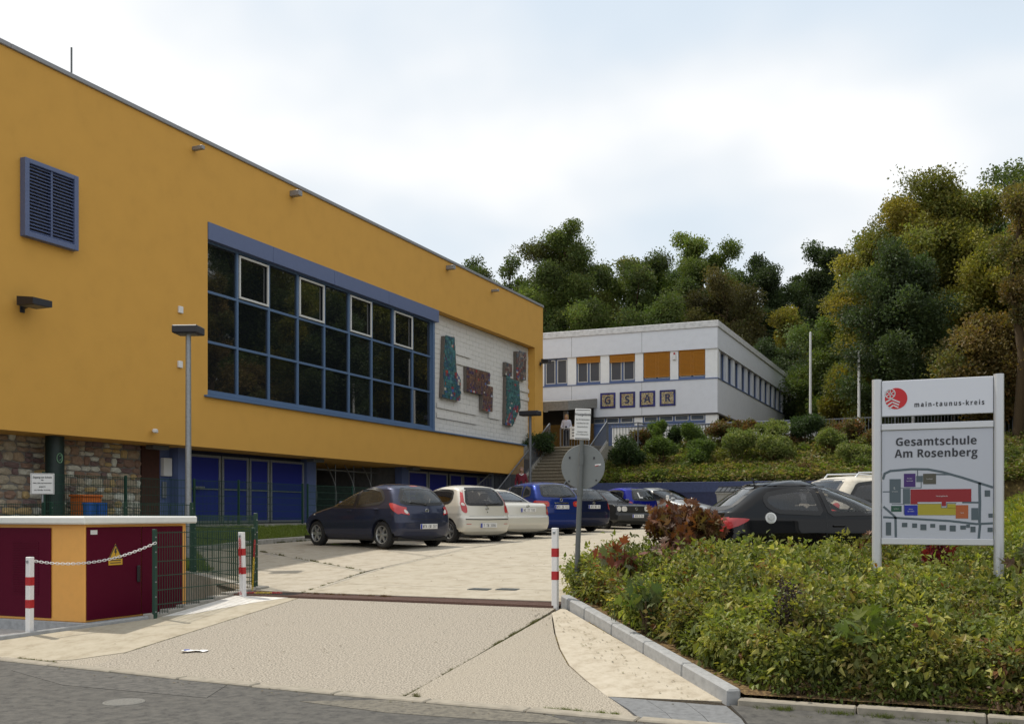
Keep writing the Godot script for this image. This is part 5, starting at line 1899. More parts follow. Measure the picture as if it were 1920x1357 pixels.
	for w in sidew:
		var dn := dense(w)
		for sg in [-1.0, 1.0]:
			var fn := func(p: Vector2) -> Vector3: return sh.side(p, 0.003, sg)
			var fo := func(p: Vector2) -> Vector3: return sh.side(p, 0.007, sg)
			var m := M.new()
			patch(m, dn, fn)
			m.smooth()
			var g := obj("side_window", m, gl, t)
			m = M.new()
			band(m, dn, fo, 0.032, 0.03)
			m.smooth()
			obj("window_seal", m, mt.black, g)
	var pairs := []
	if backw: pairs.append(["rear_window", backw, func(p: Vector2, o: float) -> Vector3: return sh.back(p, o)])
	if forew: pairs.append(["windscreen", forew, func(p: Vector2, o: float) -> Vector3: return sh.fore(p, o)])
	for q in pairs:
		var dn := dense(q[1])
		var m := M.new()
		var call: Callable = q[2]
		patch(m, dn, func(p: Vector2) -> Vector3: return call.call(p, 0.004), 6)
		m.smooth()
		var g := obj(q[0], m, d.get("backglass", gl) if q[0] == "rear_window" else gl, t)
		m = M.new()
		band(m, dn, func(p: Vector2) -> Vector3: return call.call(p, 0.008), 0.04, 0.028)
		m.smooth()
		obj("window_seal", m, mt.black, g)
	# cabin
	var bt: float = d.belt
	var inn := M.new()
	var ww: float = look(d.width, bt) - 0.10
	var c0: float = look(d.rear, bt) + 0.25
	var c1: float = look(d.front, bt) - 0.12
	inn.bx(c0, c1, 0.26, 0.45, -ww, ww)
	inn.bx(c1 - 0.4, c1, 0.45, bt - 0.04, -ww, ww, 0.06)
	inn.bx(c0, c0 + 0.35, 0.45, bt - 0.12, -ww, ww, 0.03)
	obj("cabin", inn, mat("cabin", lin(0.018, 0.018, 0.02), 0.85), t)
	var st := M.new()
	st.box(Vector3(0.05, 0.02, 0), Vector3(0.5, 0.16, 0.48), Basis.IDENTITY, 0.05)
	st.box(Vector3(-0.26, 0.33, 0), Vector3(0.14, 0.6, 0.46), Basis(Vector3.BACK, 0.22), 0.05)
	st.box(Vector3(-0.36, 0.72, 0), Vector3(0.09, 0.17, 0.26), Basis(Vector3.BACK, 0.15), 0.04)
	var sm := st.mesh()
	var mid := (c0 + c1) / 2
	var low := bt - 0.50
	var rx: float = maxf(mid - 0.45, look(d.rear, minf(bt + 0.36, 1.36)) + 0.55)
	var fx: float = maxf(mid + 0.35, rx + 0.72)
	for q in [Vector3(fx, low, -0.36), Vector3(fx, low, 0.36), Vector3(rx, low, -0.36), Vector3(rx, low, 0.36)]:
		var so := obj("seat", sm, mat("seatcloth", lin(0.03, 0.03, 0.034), 0.95), t)
		so.position = q
	var sw := M.new()
	var rg := []
	for k in 21: rg.append(Vector3(fx + 0.43 + sin(TAU * k / 20) * 0.06, bt - 0.06 + sin(TAU * k / 20) * 0.17, -0.36 + cos(TAU * k / 20) * 0.18))
	sw.tube(rg, 0.014, 6, false)
	obj("steering_wheel", sw, mt.cabin, t)
	# lamps and trim given as outlines on the shell
	for q in d.get("marks", []):
		var dn := dense(soften(q[2]) if q[2].size() > 3 and q[4] > 0.0 else q[2], 0.05)
		for sg in ([-1.0, 1.0] if q[3] else [1.0]):
			var m := M.new()
			var off: float = absf(q[4])
			var kind: String = q[1]
			var fn := func(p: Vector2) -> Vector3:
				if kind == "side": return sh.side(p, off, sg)
				if kind == "back": return sh.back(Vector2(p.x * sg, p.y), off)
				return sh.fore(Vector2(p.x * sg, p.y), off)
			patch(m, dn, fn, 3)
			m.smooth()
			obj(q[0], m, q[5], t)
	# mirrors and handles
	if d.has("mirror"):
		for sg in [-1.0, 1.0]:
			var m := M.new()
			var p: Vector3 = sh.side(Vector2(d.mirror[0], d.mirror[1]), 0.10, sg)
			m.box(p, Vector3(0.10, 0.13, 0.19), Basis(Vector3.UP, -0.2 * sg), 0.04)
			m.bar(p, sh.side(Vector2(d.mirror[0] + 0.03, d.mirror[1] - 0.05), -0.01, sg), 0.05, 0.05)
			obj("wing_mirror", m, d.paint, t)
	for q in d.get("handles", []):
		for sg in [-1.0, 1.0]:
			var m := M.new()
			var p: Vector3 = sh.side(Vector2(q[0], q[1]), 0.014, sg)
			m.box(p, Vector3(0.17, 0.028, 0.03), Basis.IDENTITY, 0.01)
			obj("door_handle", m, d.get("handlemat", d.paint), t)
	for q in d.get("seams", []):
		for sg in [-1.0, 1.0]:
			var m := M.new()
			for k in q.size() - 1:
				var n := 6
				for e in n:
					var a: Vector2 = q[k].lerp(q[k + 1], float(e) / n)
					var b: Vector2 = q[k].lerp(q[k + 1], float(e + 1) / n)
					var dd := (b - a).normalized()
					var nn := Vector2(-dd.y, dd.x) * 0.004
					m.quad(sh.side(a - nn, 0.002, sg), sh.side(b - nn, 0.002, sg), sh.side(b + nn, 0.002, sg), sh.side(a + nn, 0.002, sg))
			obj("door_seam", m, mt.black, t)
	if d.has("plate"):
		var q: Array = d.plate
		var front: bool = q.size() > 2 and q[2]
		var p: Vector3 = sh.fore(Vector2(0, q[1]), 0.012) if front else sh.back(Vector2(0, q[1]), 0.012)
		var ba := Basis(Vector3(0, 0, -1), Vector3.UP, Vector3.RIGHT) if front else Basis(Vector3(0, 0, 1), Vector3.UP, Vector3.LEFT)
		p.z = q[3] if q.size() > 3 else 0.0
		var m := M.new()
		m.box(p, Vector3(0.52, 0.115, 0.016), ba, 0.004)
		var pl := obj("number_plate", m, mat("platewhite", lin(0.66, 0.66, 0.65), 0.4), t)
		m = M.new()
		m.box(p + ba * Vector3(-0.235, 0, 0.009), Vector3(0.045, 0.108, 0.004), ba)
		obj("blue_band", m, mat("platebluestrip", lin(0.01, 0.03, 0.32), 0.4), pl)
		text(q[0], 0.072, "lettering", mt.ink, pl, p + ba * Vector3(0.022, 0, 0.0085), ba, true, "Droid Sans Mono", 0.003, 0.72)
	if d.has("emblem"):
		var q: Array = d.emblem
		var front: bool = q.size() > 1 and q[1]
		var p: Vector3 = sh.fore(Vector2(0, q[0]), 0.008) if front else sh.back(Vector2(0, q[0]), 0.008)
		var m := M.new()
		var rg2 := []
		for k in 17: rg2.append(p + Vector3(0, sin(TAU * k / 16) * 0.045, cos(TAU * k / 16) * 0.045))
		m.tube(rg2, 0.007, 5, false)
		m.bar(p + Vector3(0, -0.01, -0.06), p + Vector3(0, 0.01, 0.06), 0.012, 0.012)
		obj("badge", m, mat("chrome", lin(0.55, 0.56, 0.58), 0.15, 0.95), t)
	if d.has("wiper"):
		var q: Array = d.wiper
		var m := M.new()
		m.bar(sh.back(Vector2(q[0], q[1]), 0.02), sh.back(Vector2(q[2], q[3]), 0.02), 0.02, 0.02)
		m.box(sh.back(Vector2(q[0], q[1]), 0.02), Vector3(0.04, 0.05, 0.06), Basis.IDENTITY, 0.01)
		obj("rear_wiper", m, mt.black, t)
	return t

func V(a: Array) -> Array:
	var o := []
	for i in range(0, a.size(), 2): o.append(Vector2(a[i], a[i + 1]))
	return o

func cars() -> void:
	glassmat("carglass", lin(0.045, 0.05, 0.05), 0.40)
	glassmat("clearglass", lin(0.06, 0.08, 0.08), 0.12)
	glassmat("privacy", lin(0.012, 0.013, 0.014), 0.72)
	glassmat("backglass", lin(0.045, 0.05, 0.05), 0.45)
	var red := mat("lampred", lin(0.42, 0.008, 0.012), 0.12)
	red.clearcoat_enabled = true
	red.clearcoat = 1.0
	var clear := mat("lampclear", lin(0.62, 0.60, 0.56), 0.1)
	var amber := mat("lampamber", lin(0.55, 0.20, 0.06), 0.12)
	var chrome := mat("chrome", lin(0.55, 0.56, 0.58), 0.15, 0.95)
	var trim := mat("bumpertrim", lin(0.03, 0.031, 0.034), 0.7)
	# A: dark blue five-door hatchback nearest the hall
	var hatch := {"rear": [[0.20, -0.52], [0.28, -0.64], [0.42, -0.69], [0.60, -0.69], [0.80, -0.65], [0.98, -0.58], [1.10, -0.52], [1.28, -0.38], [1.385, -0.27], [1.44, -0.14], [1.475, 0.12], [1.488, 0.50]],
		"front": [[0.20, 3.05], [0.28, 3.22], [0.42, 3.32], [0.58, 3.31], [0.70, 3.22], [0.80, 3.0], [0.90, 2.55], [0.97, 2.20], [1.05, 2.00], [1.20, 1.68], [1.35, 1.28], [1.43, 0.98], [1.475, 0.80], [1.488, 0.68]],
		"width": [[0.20, 0.75], [0.30, 0.83], [0.45, 0.855], [0.75, 0.86], [0.92, 0.835], [1.0, 0.805], [1.2, 0.715], [1.36, 0.635], [1.43, 0.56], [1.475, 0.40], [1.488, 0.2]]}
	car({"name": "hatchback", "label": "dark blue five-door hatchback at the hall end of row", "at": [-11.98, 0.93, 21.38], "head": 20.0, "wb": 2.51, "r": 0.31, "rim": 1, "belt": 1.0, "paint": paint("navy", 0.034, 0.040, 0.072, 0.45),
		"rear": hatch.rear, "front": hatch.front, "width": hatch.width, "rc": 0.26, "fc": 0.42,
		"side": [V([2.02, 0.98, 1.80, 1.11, 1.48, 1.28, 1.14, 1.39, 1.03, 1.395, 1.03, 0.955]), V([0.95, 0.96, 0.95, 1.395, 0.50, 1.385, 0.20, 1.325, -0.02, 1.12, 0.10, 1.03])],
		"back": V([0.0, 1.395, 0.42, 1.38, 0.57, 1.20, 0.66, 1.07, 0.56, 1.02, 0.0, 1.0]), "fore": V([0.0, 1.40, 0.50, 1.36, 0.62, 1.16, 0.72, 1.02, 0.0, 1.0]), "backglass": mt.backglass,
		"marks": [["tail_light", "back", V([0.49, 0.75, 0.74, 0.80, 0.76, 0.98, 0.60, 0.90]), true, 0.010, red], ["tail_light", "side", V([-0.56, 0.76, -0.36, 0.88, -0.20, 1.04, -0.36, 1.03, -0.60, 0.92]), true, 0.010, red], ["reverse_light", "back", V([0.53, 0.785, 0.64, 0.80, 0.64, 0.90, 0.57, 0.88]), true, 0.014, clear], ["bumper_crease", "back", V([0.0, 0.665, 0.5, 0.685, 0.5, 0.675, 0.0, 0.655]), true, -0.004, mt.black], ["brake_light", "back", V([-0.12, 1.425, 0.12, 1.425, 0.11, 1.442, -0.11, 1.442]), false, -0.012, red], ["indicator", "side", V([2.52, 0.76, 2.60, 0.765, 2.58, 0.79, 2.52, 0.785]), true, -0.006, clear]],
		"mirror": [1.98, 1.03], "handles": [[1.16, 0.86], [0.18, 0.90]], "seams": [V([0.99, 0.99, 0.99, 0.35]), V([0.12, 1.04, 0.22, 0.72, 0.36, 0.5]), V([2.05, 1.0, 2.08, 0.4])], "plate": ["MTK EM 207", 0.50], "emblem": [0.86], "wiper": [0.0, 1.0, -0.42, 1.045]})
	# B: pale gold three-door hatchback with upright tail lamps
	var pun := {"rear": [[0.20, -0.46], [0.28, -0.57], [0.40, -0.61], [0.62, -0.61], [0.68, -0.57], [0.95, -0.53], [1.10, -0.46], [1.34, -0.31], [1.41, -0.18], [1.455, 0.05], [1.47, 0.4]],
		"front": [[0.20, 2.95], [0.30, 3.15], [0.45, 3.20], [0.62, 3.16], [0.74, 2.95], [0.84, 2.5], [0.93, 2.18], [1.02, 2.0], [1.2, 1.6], [1.35, 1.2], [1.42, 0.95], [1.455, 0.75], [1.47, 0.6]],
		"width": [[0.20, 0.74], [0.30, 0.81], [0.45, 0.83], [0.75, 0.83], [0.92, 0.805], [1.0, 0.785], [1.2, 0.72], [1.36, 0.655], [1.42, 0.58], [1.455, 0.42], [1.47, 0.2]]}
	car({"name": "small_hatchback", "label": "pale gold three-door hatchback with tall red tail lamps", "at": [-11.62, 0.985, 24.15], "head": 27.0, "wb": 2.46, "r": 0.295, "rim": 0, "belt": 0.96, "paint": paint("gold", 0.62, 0.60, 0.54, 0.3),
		"rear": pun.rear, "front": pun.front, "width": pun.width, "rc": 0.20, "fc": 0.4,
		"side": [V([1.92, 1.0, 1.5, 1.24, 1.2, 1.345, 0.95, 1.35, 0.95, 0.96]), V([0.85, 0.97, 0.85, 1.35, 0.2, 1.33, -0.04, 1.29, -0.06, 1.08, 0.06, 1.01])],
		"back": V([0.0, 1.385, 0.46, 1.375, 0.56, 1.12, 0.60, 0.99, 0.52, 0.965, 0.0, 0.96]), "fore": V([0.0, 1.39, 0.50, 1.36, 0.70, 1.02, 0.0, 0.97]), "glass": glassmat("browntint", lin(0.014, 0.010, 0.007), 0.75), "backglass": mt.browntint,
		"marks": [["tail_light", "back", V([0.60, 0.74, 0.735, 0.78, 0.74, 1.0, 0.67, 1.2, 0.60, 1.38, 0.55, 1.37, 0.61, 1.15, 0.655, 1.0, 0.60, 0.92]), true, 0.012, red], ["reverse_light", "back", V([0.64, 0.93, 0.73, 0.94, 0.71, 1.02, 0.66, 1.01]), true, 0.016, clear], ["bumper_strip", "back", V([0.0, 0.575, 0.68, 0.585, 0.68, 0.61, 0.0, 0.60]), true, -0.006, trim], ["reflector", "back", V([0.52, 0.47, 0.66, 0.472, 0.66, 0.485, 0.52, 0.483]), true, -0.006, red], ["hatch_seam", "back", V([0.0, 0.683, 0.56, 0.683, 0.56, 0.677, 0.0, 0.677]), true, -0.003, mt.black], ["lock", "back", V([-0.015, 0.76, 0.015, 0.76, 0.015, 0.785, -0.015, 0.785]), false, -0.008, mt.black]],
		"mirror": [1.9, 1.0], "handles": [[1.02, 0.84]], "seams": [V([0.9, 0.97, 0.9, 0.35])], "plate": ["F TM 3006", 0.44], "emblem": [0.86], "wiper": [0.0, 0.955, 0.42, 1.0]})
	# C: silver notchback
	var sed := {"rear": [[0.20, -0.80], [0.28, -0.92], [0.42, -0.97], [0.60, -0.97], [0.66, -0.93], [0.92, -0.88], [0.985, -0.80], [1.005, -0.30], [1.03, -0.16], [1.2, 0.18], [1.33, 0.48], [1.385, 0.66], [1.405, 0.9]],
		"front": [[0.20, 3.1], [0.30, 3.3], [0.45, 3.36], [0.60, 3.33], [0.72, 3.15], [0.84, 2.55], [0.92, 2.2], [1.0, 2.0], [1.2, 1.62], [1.33, 1.3], [1.385, 1.1], [1.405, 1.0]],
		"width": [[0.20, 0.76], [0.30, 0.83], [0.45, 0.85], [0.75, 0.85], [0.95, 0.82], [1.005, 0.79], [1.2, 0.70], [1.33, 0.61], [1.385, 0.48], [1.405, 0.2]]}
	car({"name": "sedan", "label": "silver notchback sedan between gold hatchback and blue van", "at": [-11.80, 1.02, 26.75], "head": 29.0, "wb": 2.6, "r": 0.30, "rim": 2, "belt": 0.98, "paint": paint("silver", 0.62, 0.60, 0.54, 0.3),
		"rear": sed.rear, "front": sed.front, "width": sed.width, "rc": 0.2, "fc": 0.4,
		"side": [V([1.95, 1.0, 1.5, 1.23, 1.3, 1.31, 1.1, 1.32, 1.1, 0.97]), V([1.0, 0.975, 1.0, 1.32, 0.62, 1.28, 0.2, 1.04])],
		"back": V([0.0, 1.33, 0.42, 1.31, 0.62, 1.05, 0.0, 1.045]), "fore": V([0.0, 1.34, 0.46, 1.31, 0.68, 1.02, 0.0, 0.98]), "glass": mt.privacy, "backglass": mt.backglass,
		"marks": [["tail_light", "back", V([0.66, 0.66, 0.80, 0.68, 0.79, 0.93, 0.70, 0.93]), true, 0.012, red], ["tail_light", "side", V([-0.86, 0.68, -0.66, 0.70, -0.62, 0.92, -0.82, 0.92]), true, 0.012, red], ["reverse_light", "back", V([0.68, 0.75, 0.79, 0.76, 0.785, 0.83, 0.69, 0.82]), true, 0.017, amber], ["boot_seam", "back", V([0.0, 0.653, 0.64, 0.653, 0.64, 0.647, 0.0, 0.647]), true, -0.003, mt.black]],
		"mirror": [1.9, 1.0], "handles": [[1.2, 0.84], [0.3, 0.86]], "seams": [V([1.05, 0.97, 1.05, 0.35])], "plate": ["WI IT 108", 0.80], "emblem": [0.90], "wiper": [0.35, 1.05, -0.3, 1.075]})
	# D: blue compact van
	var bcl := {"rear": [[0.20, -0.55], [0.30, -0.68], [0.42, -0.72], [0.64, -0.72], [0.85, -0.70], [1.08, -0.66], [1.2, -0.58], [1.45, -0.36], [1.53, -0.22], [1.58, 0.05], [1.598, 0.4]],
		"front": [[0.20, 3.35], [0.30, 3.50], [0.45, 3.56], [0.65, 3.52], [0.80, 3.3], [0.95, 2.85], [1.05, 2.5], [1.2, 2.1], [1.38, 1.65], [1.50, 1.3], [1.56, 1.0], [1.598, 0.8]],
		"width": [[0.20, 0.78], [0.30, 0.86], [0.45, 0.885], [0.8, 0.885], [1.0, 0.86], [1.1, 0.83], [1.35, 0.73], [1.48, 0.655], [1.55, 0.54], [1.598, 0.25]]}
	car({"name": "compact_van", "label": "bright blue compact van with roof sheen before the stairs", "at": [-11.62, 1.09, 29.34], "head": 33.0, "wb": 2.78, "r": 0.315, "rim": 0, "belt": 1.08, "paint": paint("royal", 0.010, 0.028, 0.17, 0.45),
		"rear": bcl.rear, "front": bcl.front, "width": bcl.width, "rc": 0.2, "fc": 0.4,
		"side": [V([2.2, 1.1, 1.75, 1.3, 1.35, 1.46, 1.1, 1.49, 1.1, 1.06]), V([1.0, 1.07, 1.0, 1.49, 0.35, 1.47, 0.28, 1.12]), V([0.18, 1.13, 0.22, 1.46, -0.10, 1.36, -0.18, 1.18])],
		"back": V([0.0, 1.50, 0.50, 1.48, 0.62, 1.16, 0.0, 1.14]), "fore": V([0.0, 1.52, 0.52, 1.48, 0.74, 1.12, 0.0, 1.08]), "glass": mt.privacy, "backglass": mt.backglass,
		"marks": [["tail_light", "back", V([0.44, 0.84, 0.80, 0.85, 0.81, 1.02, 0.44, 1.0]), true, 0.012, red], ["tail_light", "side", V([-0.62, 0.84, -0.42, 0.86, -0.45, 1.02, -0.62, 1.02]), true, 0.012, red], ["reverse_light", "back", V([0.50, 0.92, 0.78, 0.93, 0.78, 0.955, 0.50, 0.945]), true, 0.018, amber], ["handle_strip", "back", V([0.0, 0.93, 0.26, 0.93, 0.26, 0.965, 0.0, 0.965]), true, -0.016, chrome], ["reflector", "back", V([0.54, 0.50, 0.66, 0.50, 0.66, 0.53, 0.54, 0.53]), true, -0.008, red], ["hatch_seam", "back", V([0.0, 0.64, 0.62, 0.64, 0.62, 0.634, 0.0, 0.634]), true, -0.003, mt.black]],
		"mirror": [2.2, 1.1], "handles": [[1.2, 0.95], [0.4, 0.97]], "seams": [V([1.05, 1.06, 1.05, 0.35])], "plate": ["MTK ZB 153", 0.83], "emblem": [1.04], "wiper": [0.0, 1.12, 0.4, 1.17]})
	# E: navy estate
	var est := {"rear": [[0.20, -0.80], [0.30, -0.90], [0.42, -0.94], [0.62, -0.94], [0.80, -0.90], [1.0, -0.86], [1.2, -0.70], [1.35, -0.55], [1.41, -0.35], [1.43, 0.0], [1.44, 0.5]],
		"front": [[0.20, 3.15], [0.30, 3.32], [0.45, 3.38], [0.60, 3.34], [0.72, 3.1], [0.84, 2.5], [0.93, 2.2], [1.05, 1.95], [1.2, 1.62], [1.35, 1.25], [1.41, 1.05], [1.44, 0.9]], "width": sed.width.slice(0, 5) + [[1.02, 0.79], [1.2, 0.71], [1.35, 0.63], [1.41, 0.5], [1.44, 0.2]]}
	car({"name": "estate_car", "label": "dark navy estate car half behind the round sign post", "at": [-11.65, 1.14, 31.75], "head": 26.0, "wb": 2.6, "r": 0.30, "rim": 2, "belt": 0.98, "paint": paint("navytwo", 0.010, 0.015, 0.048, 0.35),
		"rear": est.rear, "front": est.front, "width": est.width, "rc": 0.18, "fc": 0.4,
		"side": [V([1.9, 1.0, 1.5, 1.22, 1.3, 1.33, 1.1, 1.34, 1.1, 0.97]), V([1.0, 0.97, 1.0, 1.34, 0.25, 1.34, 0.2, 0.99]), V([0.1, 0.99, 0.12, 1.34, -0.3, 1.33, -0.5, 1.03])],
		"back": V([0.0, 1.37, 0.5, 1.36, 0.64, 1.02, 0.0, 1.01]), "fore": V([0.0, 1.37, 0.46, 1.33, 0.68, 1.02, 0.0, 0.98]), "glass": mt.privacy, "backglass": mt.backglass,
		"marks": [["tail_light", "back", V([0.66, 0.70, 0.80, 0.72, 0.79, 0.94, 0.67, 0.94]), true, 0.012, red], ["tail_light", "back", V([0.66, 1.0, 0.70, 1.0, 0.60, 1.36, 0.55, 1.36]), true, 0.012, red], ["hatch_seam", "back", V([0.0, 0.62, 0.66, 0.62, 0.66, 0.614, 0.0, 0.614]), true, -0.003, mt.black]],
		"mirror": [1.85, 1.0], "plate": ["MTK MR 18", 0.80], "emblem": [0.92], "wiper": [0.0, 1.0, 0.4, 1.04]})
	# F: old grey saloon parked nose out
	var jet := {"rear": [[0.22, -0.95], [0.32, -1.05], [0.55, -1.06], [0.9, -1.04], [0.97, -0.95], [0.99, -0.3], [1.02, -0.2], [1.3, 0.25], [1.37, 0.4], [1.40, 0.7]],
		"front": [[0.22, 3.15], [0.30, 3.32], [0.50, 3.34], [0.56, 3.26], [0.80, 3.24], [0.845, 3.18], [0.90, 2.45], [0.94, 2.12], [1.15, 1.78], [1.3, 1.5], [1.37, 1.34], [1.40, 1.1]],
		"width": [[0.22, 0.76], [0.32, 0.83], [0.6, 0.84], [0.86, 0.825], [0.95, 0.80], [1.2, 0.70], [1.32, 0.63], [1.38, 0.5], [1.40, 0.2]]}
	car({"name": "saloon", "label": "old dark grey saloon parked nose out with square lamps", "at": [-13.15, 1.18, 36.05], "head": 211.0, "wb": 2.47, "r": 0.295, "rim": 2, "belt": 0.95, "paint": paint("slate", 0.035, 0.036, 0.037, 0.2),
		"rear": jet.rear, "front": jet.front, "width": jet.width, "rc": 0.12, "fc": 0.13,
		"side": [V([2.02, 0.98, 1.6, 1.25, 1.45, 1.31, 1.05, 1.32, 1.05, 0.95]), V([0.97, 0.95, 0.97, 1.32, 0.55, 1.30, 0.1, 1.0])],
		"back": V([0.0, 1.32, 0.45, 1.3, 0.62, 1.04, 0.0, 1.03]), "fore": V([0.0, 1.33, 0.52, 1.31, 0.70, 0.99, 0.0, 0.97]), "glass": mt.carglass,
		"marks": [["grille", "fore", V([0.0, 0.62, 0.36, 0.62, 0.36, 0.79, 0.0, 0.79]), true, -0.006, mt.black], ["headlight", "fore", V([0.40, 0.62, 0.60, 0.62, 0.60, 0.79, 0.40, 0.79]), true, 0.012, clear], ["indicator", "fore", V([0.63, 0.62, 0.76, 0.62, 0.76, 0.79, 0.63, 0.79]), true, 0.012, clear], ["bumper_face", "fore", V([0.0, 0.34, 0.78, 0.34, 0.78, 0.54, 0.0, 0.54]), true, -0.014, trim]],
		"mirror": [1.95, 1.0], "handles": [[1.2, 0.82], [0.25, 0.82]], "plate": ["MTK R 70", 0.46, true], "emblem": [0.705, true]})
	# G: bright blue small hatchback
	car({"name": "blue_hatchback", "label": "vivid blue small hatchback beyond the grey saloon", "at": [-11.35, 1.25, 37.6], "head": 28.0, "wb": 2.44, "r": 0.29, "rim": 2, "belt": 0.96, "paint": paint("vivid", 0.006, 0.012, 0.20, 0.35),
		"rear": pun.rear, "front": pun.front, "width": pun.width, "rc": 0.28, "fc": 0.4,
		"side": [V([1.92, 1.0, 1.5, 1.24, 1.2, 1.345, 0.95, 1.35, 0.95, 0.96]), V([0.85, 0.97, 0.85, 1.35, 0.2, 1.33, -0.04, 1.26, -0.06, 1.03])],
		"back": V([0.0, 1.40, 0.44, 1.385, 0.60, 0.99, 0.0, 0.96]), "fore": V([0.0, 1.39, 0.50, 1.36, 0.70, 1.02, 0.0, 0.97]), "glass": mt.privacy, "backglass": mt.backglass,
		"marks": [["tail_light", "back", V([0.60, 0.70, 0.76, 0.72, 0.76, 0.92, 0.66, 0.92]), true, 0.012, red], ["sticker", "back", V([-0.30, 1.05, -0.24, 1.05, -0.24, 1.26, -0.30, 1.26]), false, -0.012, mt.white], ["sticker", "back", V([-0.24, 1.05, -0.12, 1.05, -0.12, 1.09, -0.24, 1.09]), false, -0.012, mt.white]],
		"mirror": [1.9, 1.0], "plate": ["MTK C 52", 0.52]})
	# H: silver car deepest in the row
	car({"name": "silver_hatchback", "label": "silver car deepest in row beside the dark blue wall", "at": [-12.1, 1.30, 41.2], "head": 200.0, "wb": 2.46, "r": 0.295, "rim": 0, "belt": 0.96, "paint": paint("silvertwo", 0.40, 0.41, 0.41, 0.5),
		"rear": pun.rear, "front": pun.front, "width": pun.width, "rc": 0.25, "fc": 0.4,
		"side": [V([1.92, 1.0, 1.5, 1.24, 1.2, 1.345, 0.95, 1.35, 0.95, 0.96]), V([0.85, 0.97, 0.85, 1.35, 0.2, 1.33, -0.04, 1.26, -0.06, 1.03])],
		"back": V([0.0, 1.38, 0.44, 1.37, 0.58, 0.99, 0.0, 0.96]), "fore": V([0.0, 1.39, 0.50, 1.36, 0.70, 1.02, 0.0, 0.97]), "glass": mt.privacy,
		"marks": [["headlight", "fore", V([0.45, 0.62, 0.72, 0.64, 0.70, 0.78, 0.50, 0.74]), true, 0.012, clear]], "mirror": [1.9, 1.0]})
	# I: black three-door behind the hedge
	var lio := {"rear": [[0.20, -0.50], [0.28, -0.60], [0.42, -0.645], [0.62, -0.645], [0.70, -0.60], [0.86, -0.585], [0.98, -0.54], [1.06, -0.42], [1.22, -0.20], [1.33, -0.02], [1.38, 0.10], [1.415, 0.35], [1.432, 0.7]],
		"front": [[0.20, 2.95], [0.30, 3.12], [0.45, 3.19], [0.58, 3.17], [0.70, 2.98], [0.82, 2.5], [0.92, 2.12], [1.0, 1.95], [1.15, 1.63], [1.3, 1.25], [1.38, 0.98], [1.415, 0.85], [1.432, 0.78]],
		"width": [[0.20, 0.75], [0.30, 0.82], [0.45, 0.835], [0.72, 0.84], [0.88, 0.815], [0.97, 0.785], [1.15, 0.715], [1.31, 0.635], [1.375, 0.56], [1.415, 0.42], [1.432, 0.2]]}
	car({"name": "black_hatchback", "label": "black three-door hatchback behind the hedge with round silver fuel cap", "at": [-3.02, 0.70, 15.6], "head": 154.0, "wb": 2.44, "r": 0.295, "rim": 0, "belt": 0.95, "paint": paint("black", 0.0035, 0.0035, 0.0042, 0.1),
		"rear": lio.rear, "front": lio.front, "width": lio.width, "rc": 0.26, "fc": 0.45, "glass": mt.clearglass, "backglass": mt.carglass,
		"side": [V([1.92, 0.985, 1.62, 1.14, 1.22, 1.29, 0.93, 1.315, 0.86, 1.315, 0.98, 0.955]), V([0.86, 0.965, 0.76, 1.305, 0.42, 1.28, 0.10, 1.22, 0.08, 1.10, 0.24, 0.99])],
		"back": V([0.0, 1.355, 0.46, 1.33, 0.58, 1.12, 0.60, 1.04, 0.0, 1.02]), "fore": V([0.0, 1.37, 0.50, 1.33, 0.70, 1.0, 0.0, 0.95]),
		"marks": [["tail_light", "back", V([0.56, 0.74, 0.78, 0.72, 0.79, 0.93, 0.60, 0.90]), true, 0.012, red], ["tail_light", "side", V([-0.58, 0.73, -0.46, 0.75, -0.28, 0.81, -0.14, 0.885, -0.18, 0.90, -0.38, 0.91, -0.56, 0.90]), true, 0.012, red], ["privacy_glass", "side", V([0.84, 0.975, 0.74, 1.295, 0.42, 1.27, 0.12, 1.21, 0.10, 1.10, 0.25, 1.0]), true, 0.005, mt.privacy], ["roof_seal", "side", V([-0.1, 1.335, 0.6, 1.358, 1.1, 1.345, 1.1, 1.335, 0.6, 1.348, -0.1, 1.325]), true, -0.004, mt.black], ["spoiler_lip", "back", V([0.0, 1.372, 0.50, 1.352, 0.50, 1.382, 0.0, 1.402]), true, -0.05, mt.paintblack]],
		"mirror": [1.88, 0.99], "handles": [[1.08, 0.80]], "seams": [V([0.92, 0.955, 0.90, 0.40]), V([2.0, 0.95, 2.02, 0.4])], "plate": ["MTK KS 71", 0.52], "wiper": [0.0, 1.0, -0.4, 1.06]})
	var bh := get_node("black_hatchback")
	bh.scale = Vector3(1.03, 1.06, 1.03)
	var m := M.new()
	m.lathe([Vector2(0.0, 0.016), Vector2(0.03, 0.016), Vector2(0.035, 0.010), Vector2(0.058, 0.010), Vector2(0.075, 0.008), Vector2(0.078, -0.01)], 28, Transform3D(Basis(Vector3.RIGHT, PI / 2 - 0.12), Vector3(0.14, 0.905, 0.808)))
	obj("fuel_cap", m, mat("capsilver", lin(0.62, 0.62, 0.60), 0.25, 0.7), bh)
	m = M.new()
	m.tube([Vector3(0.14, 1.385, 0.0), Vector3(0.10, 1.46, 0.0)], 0.012, 6)
	obj("aerial", m, mt.black, bh)
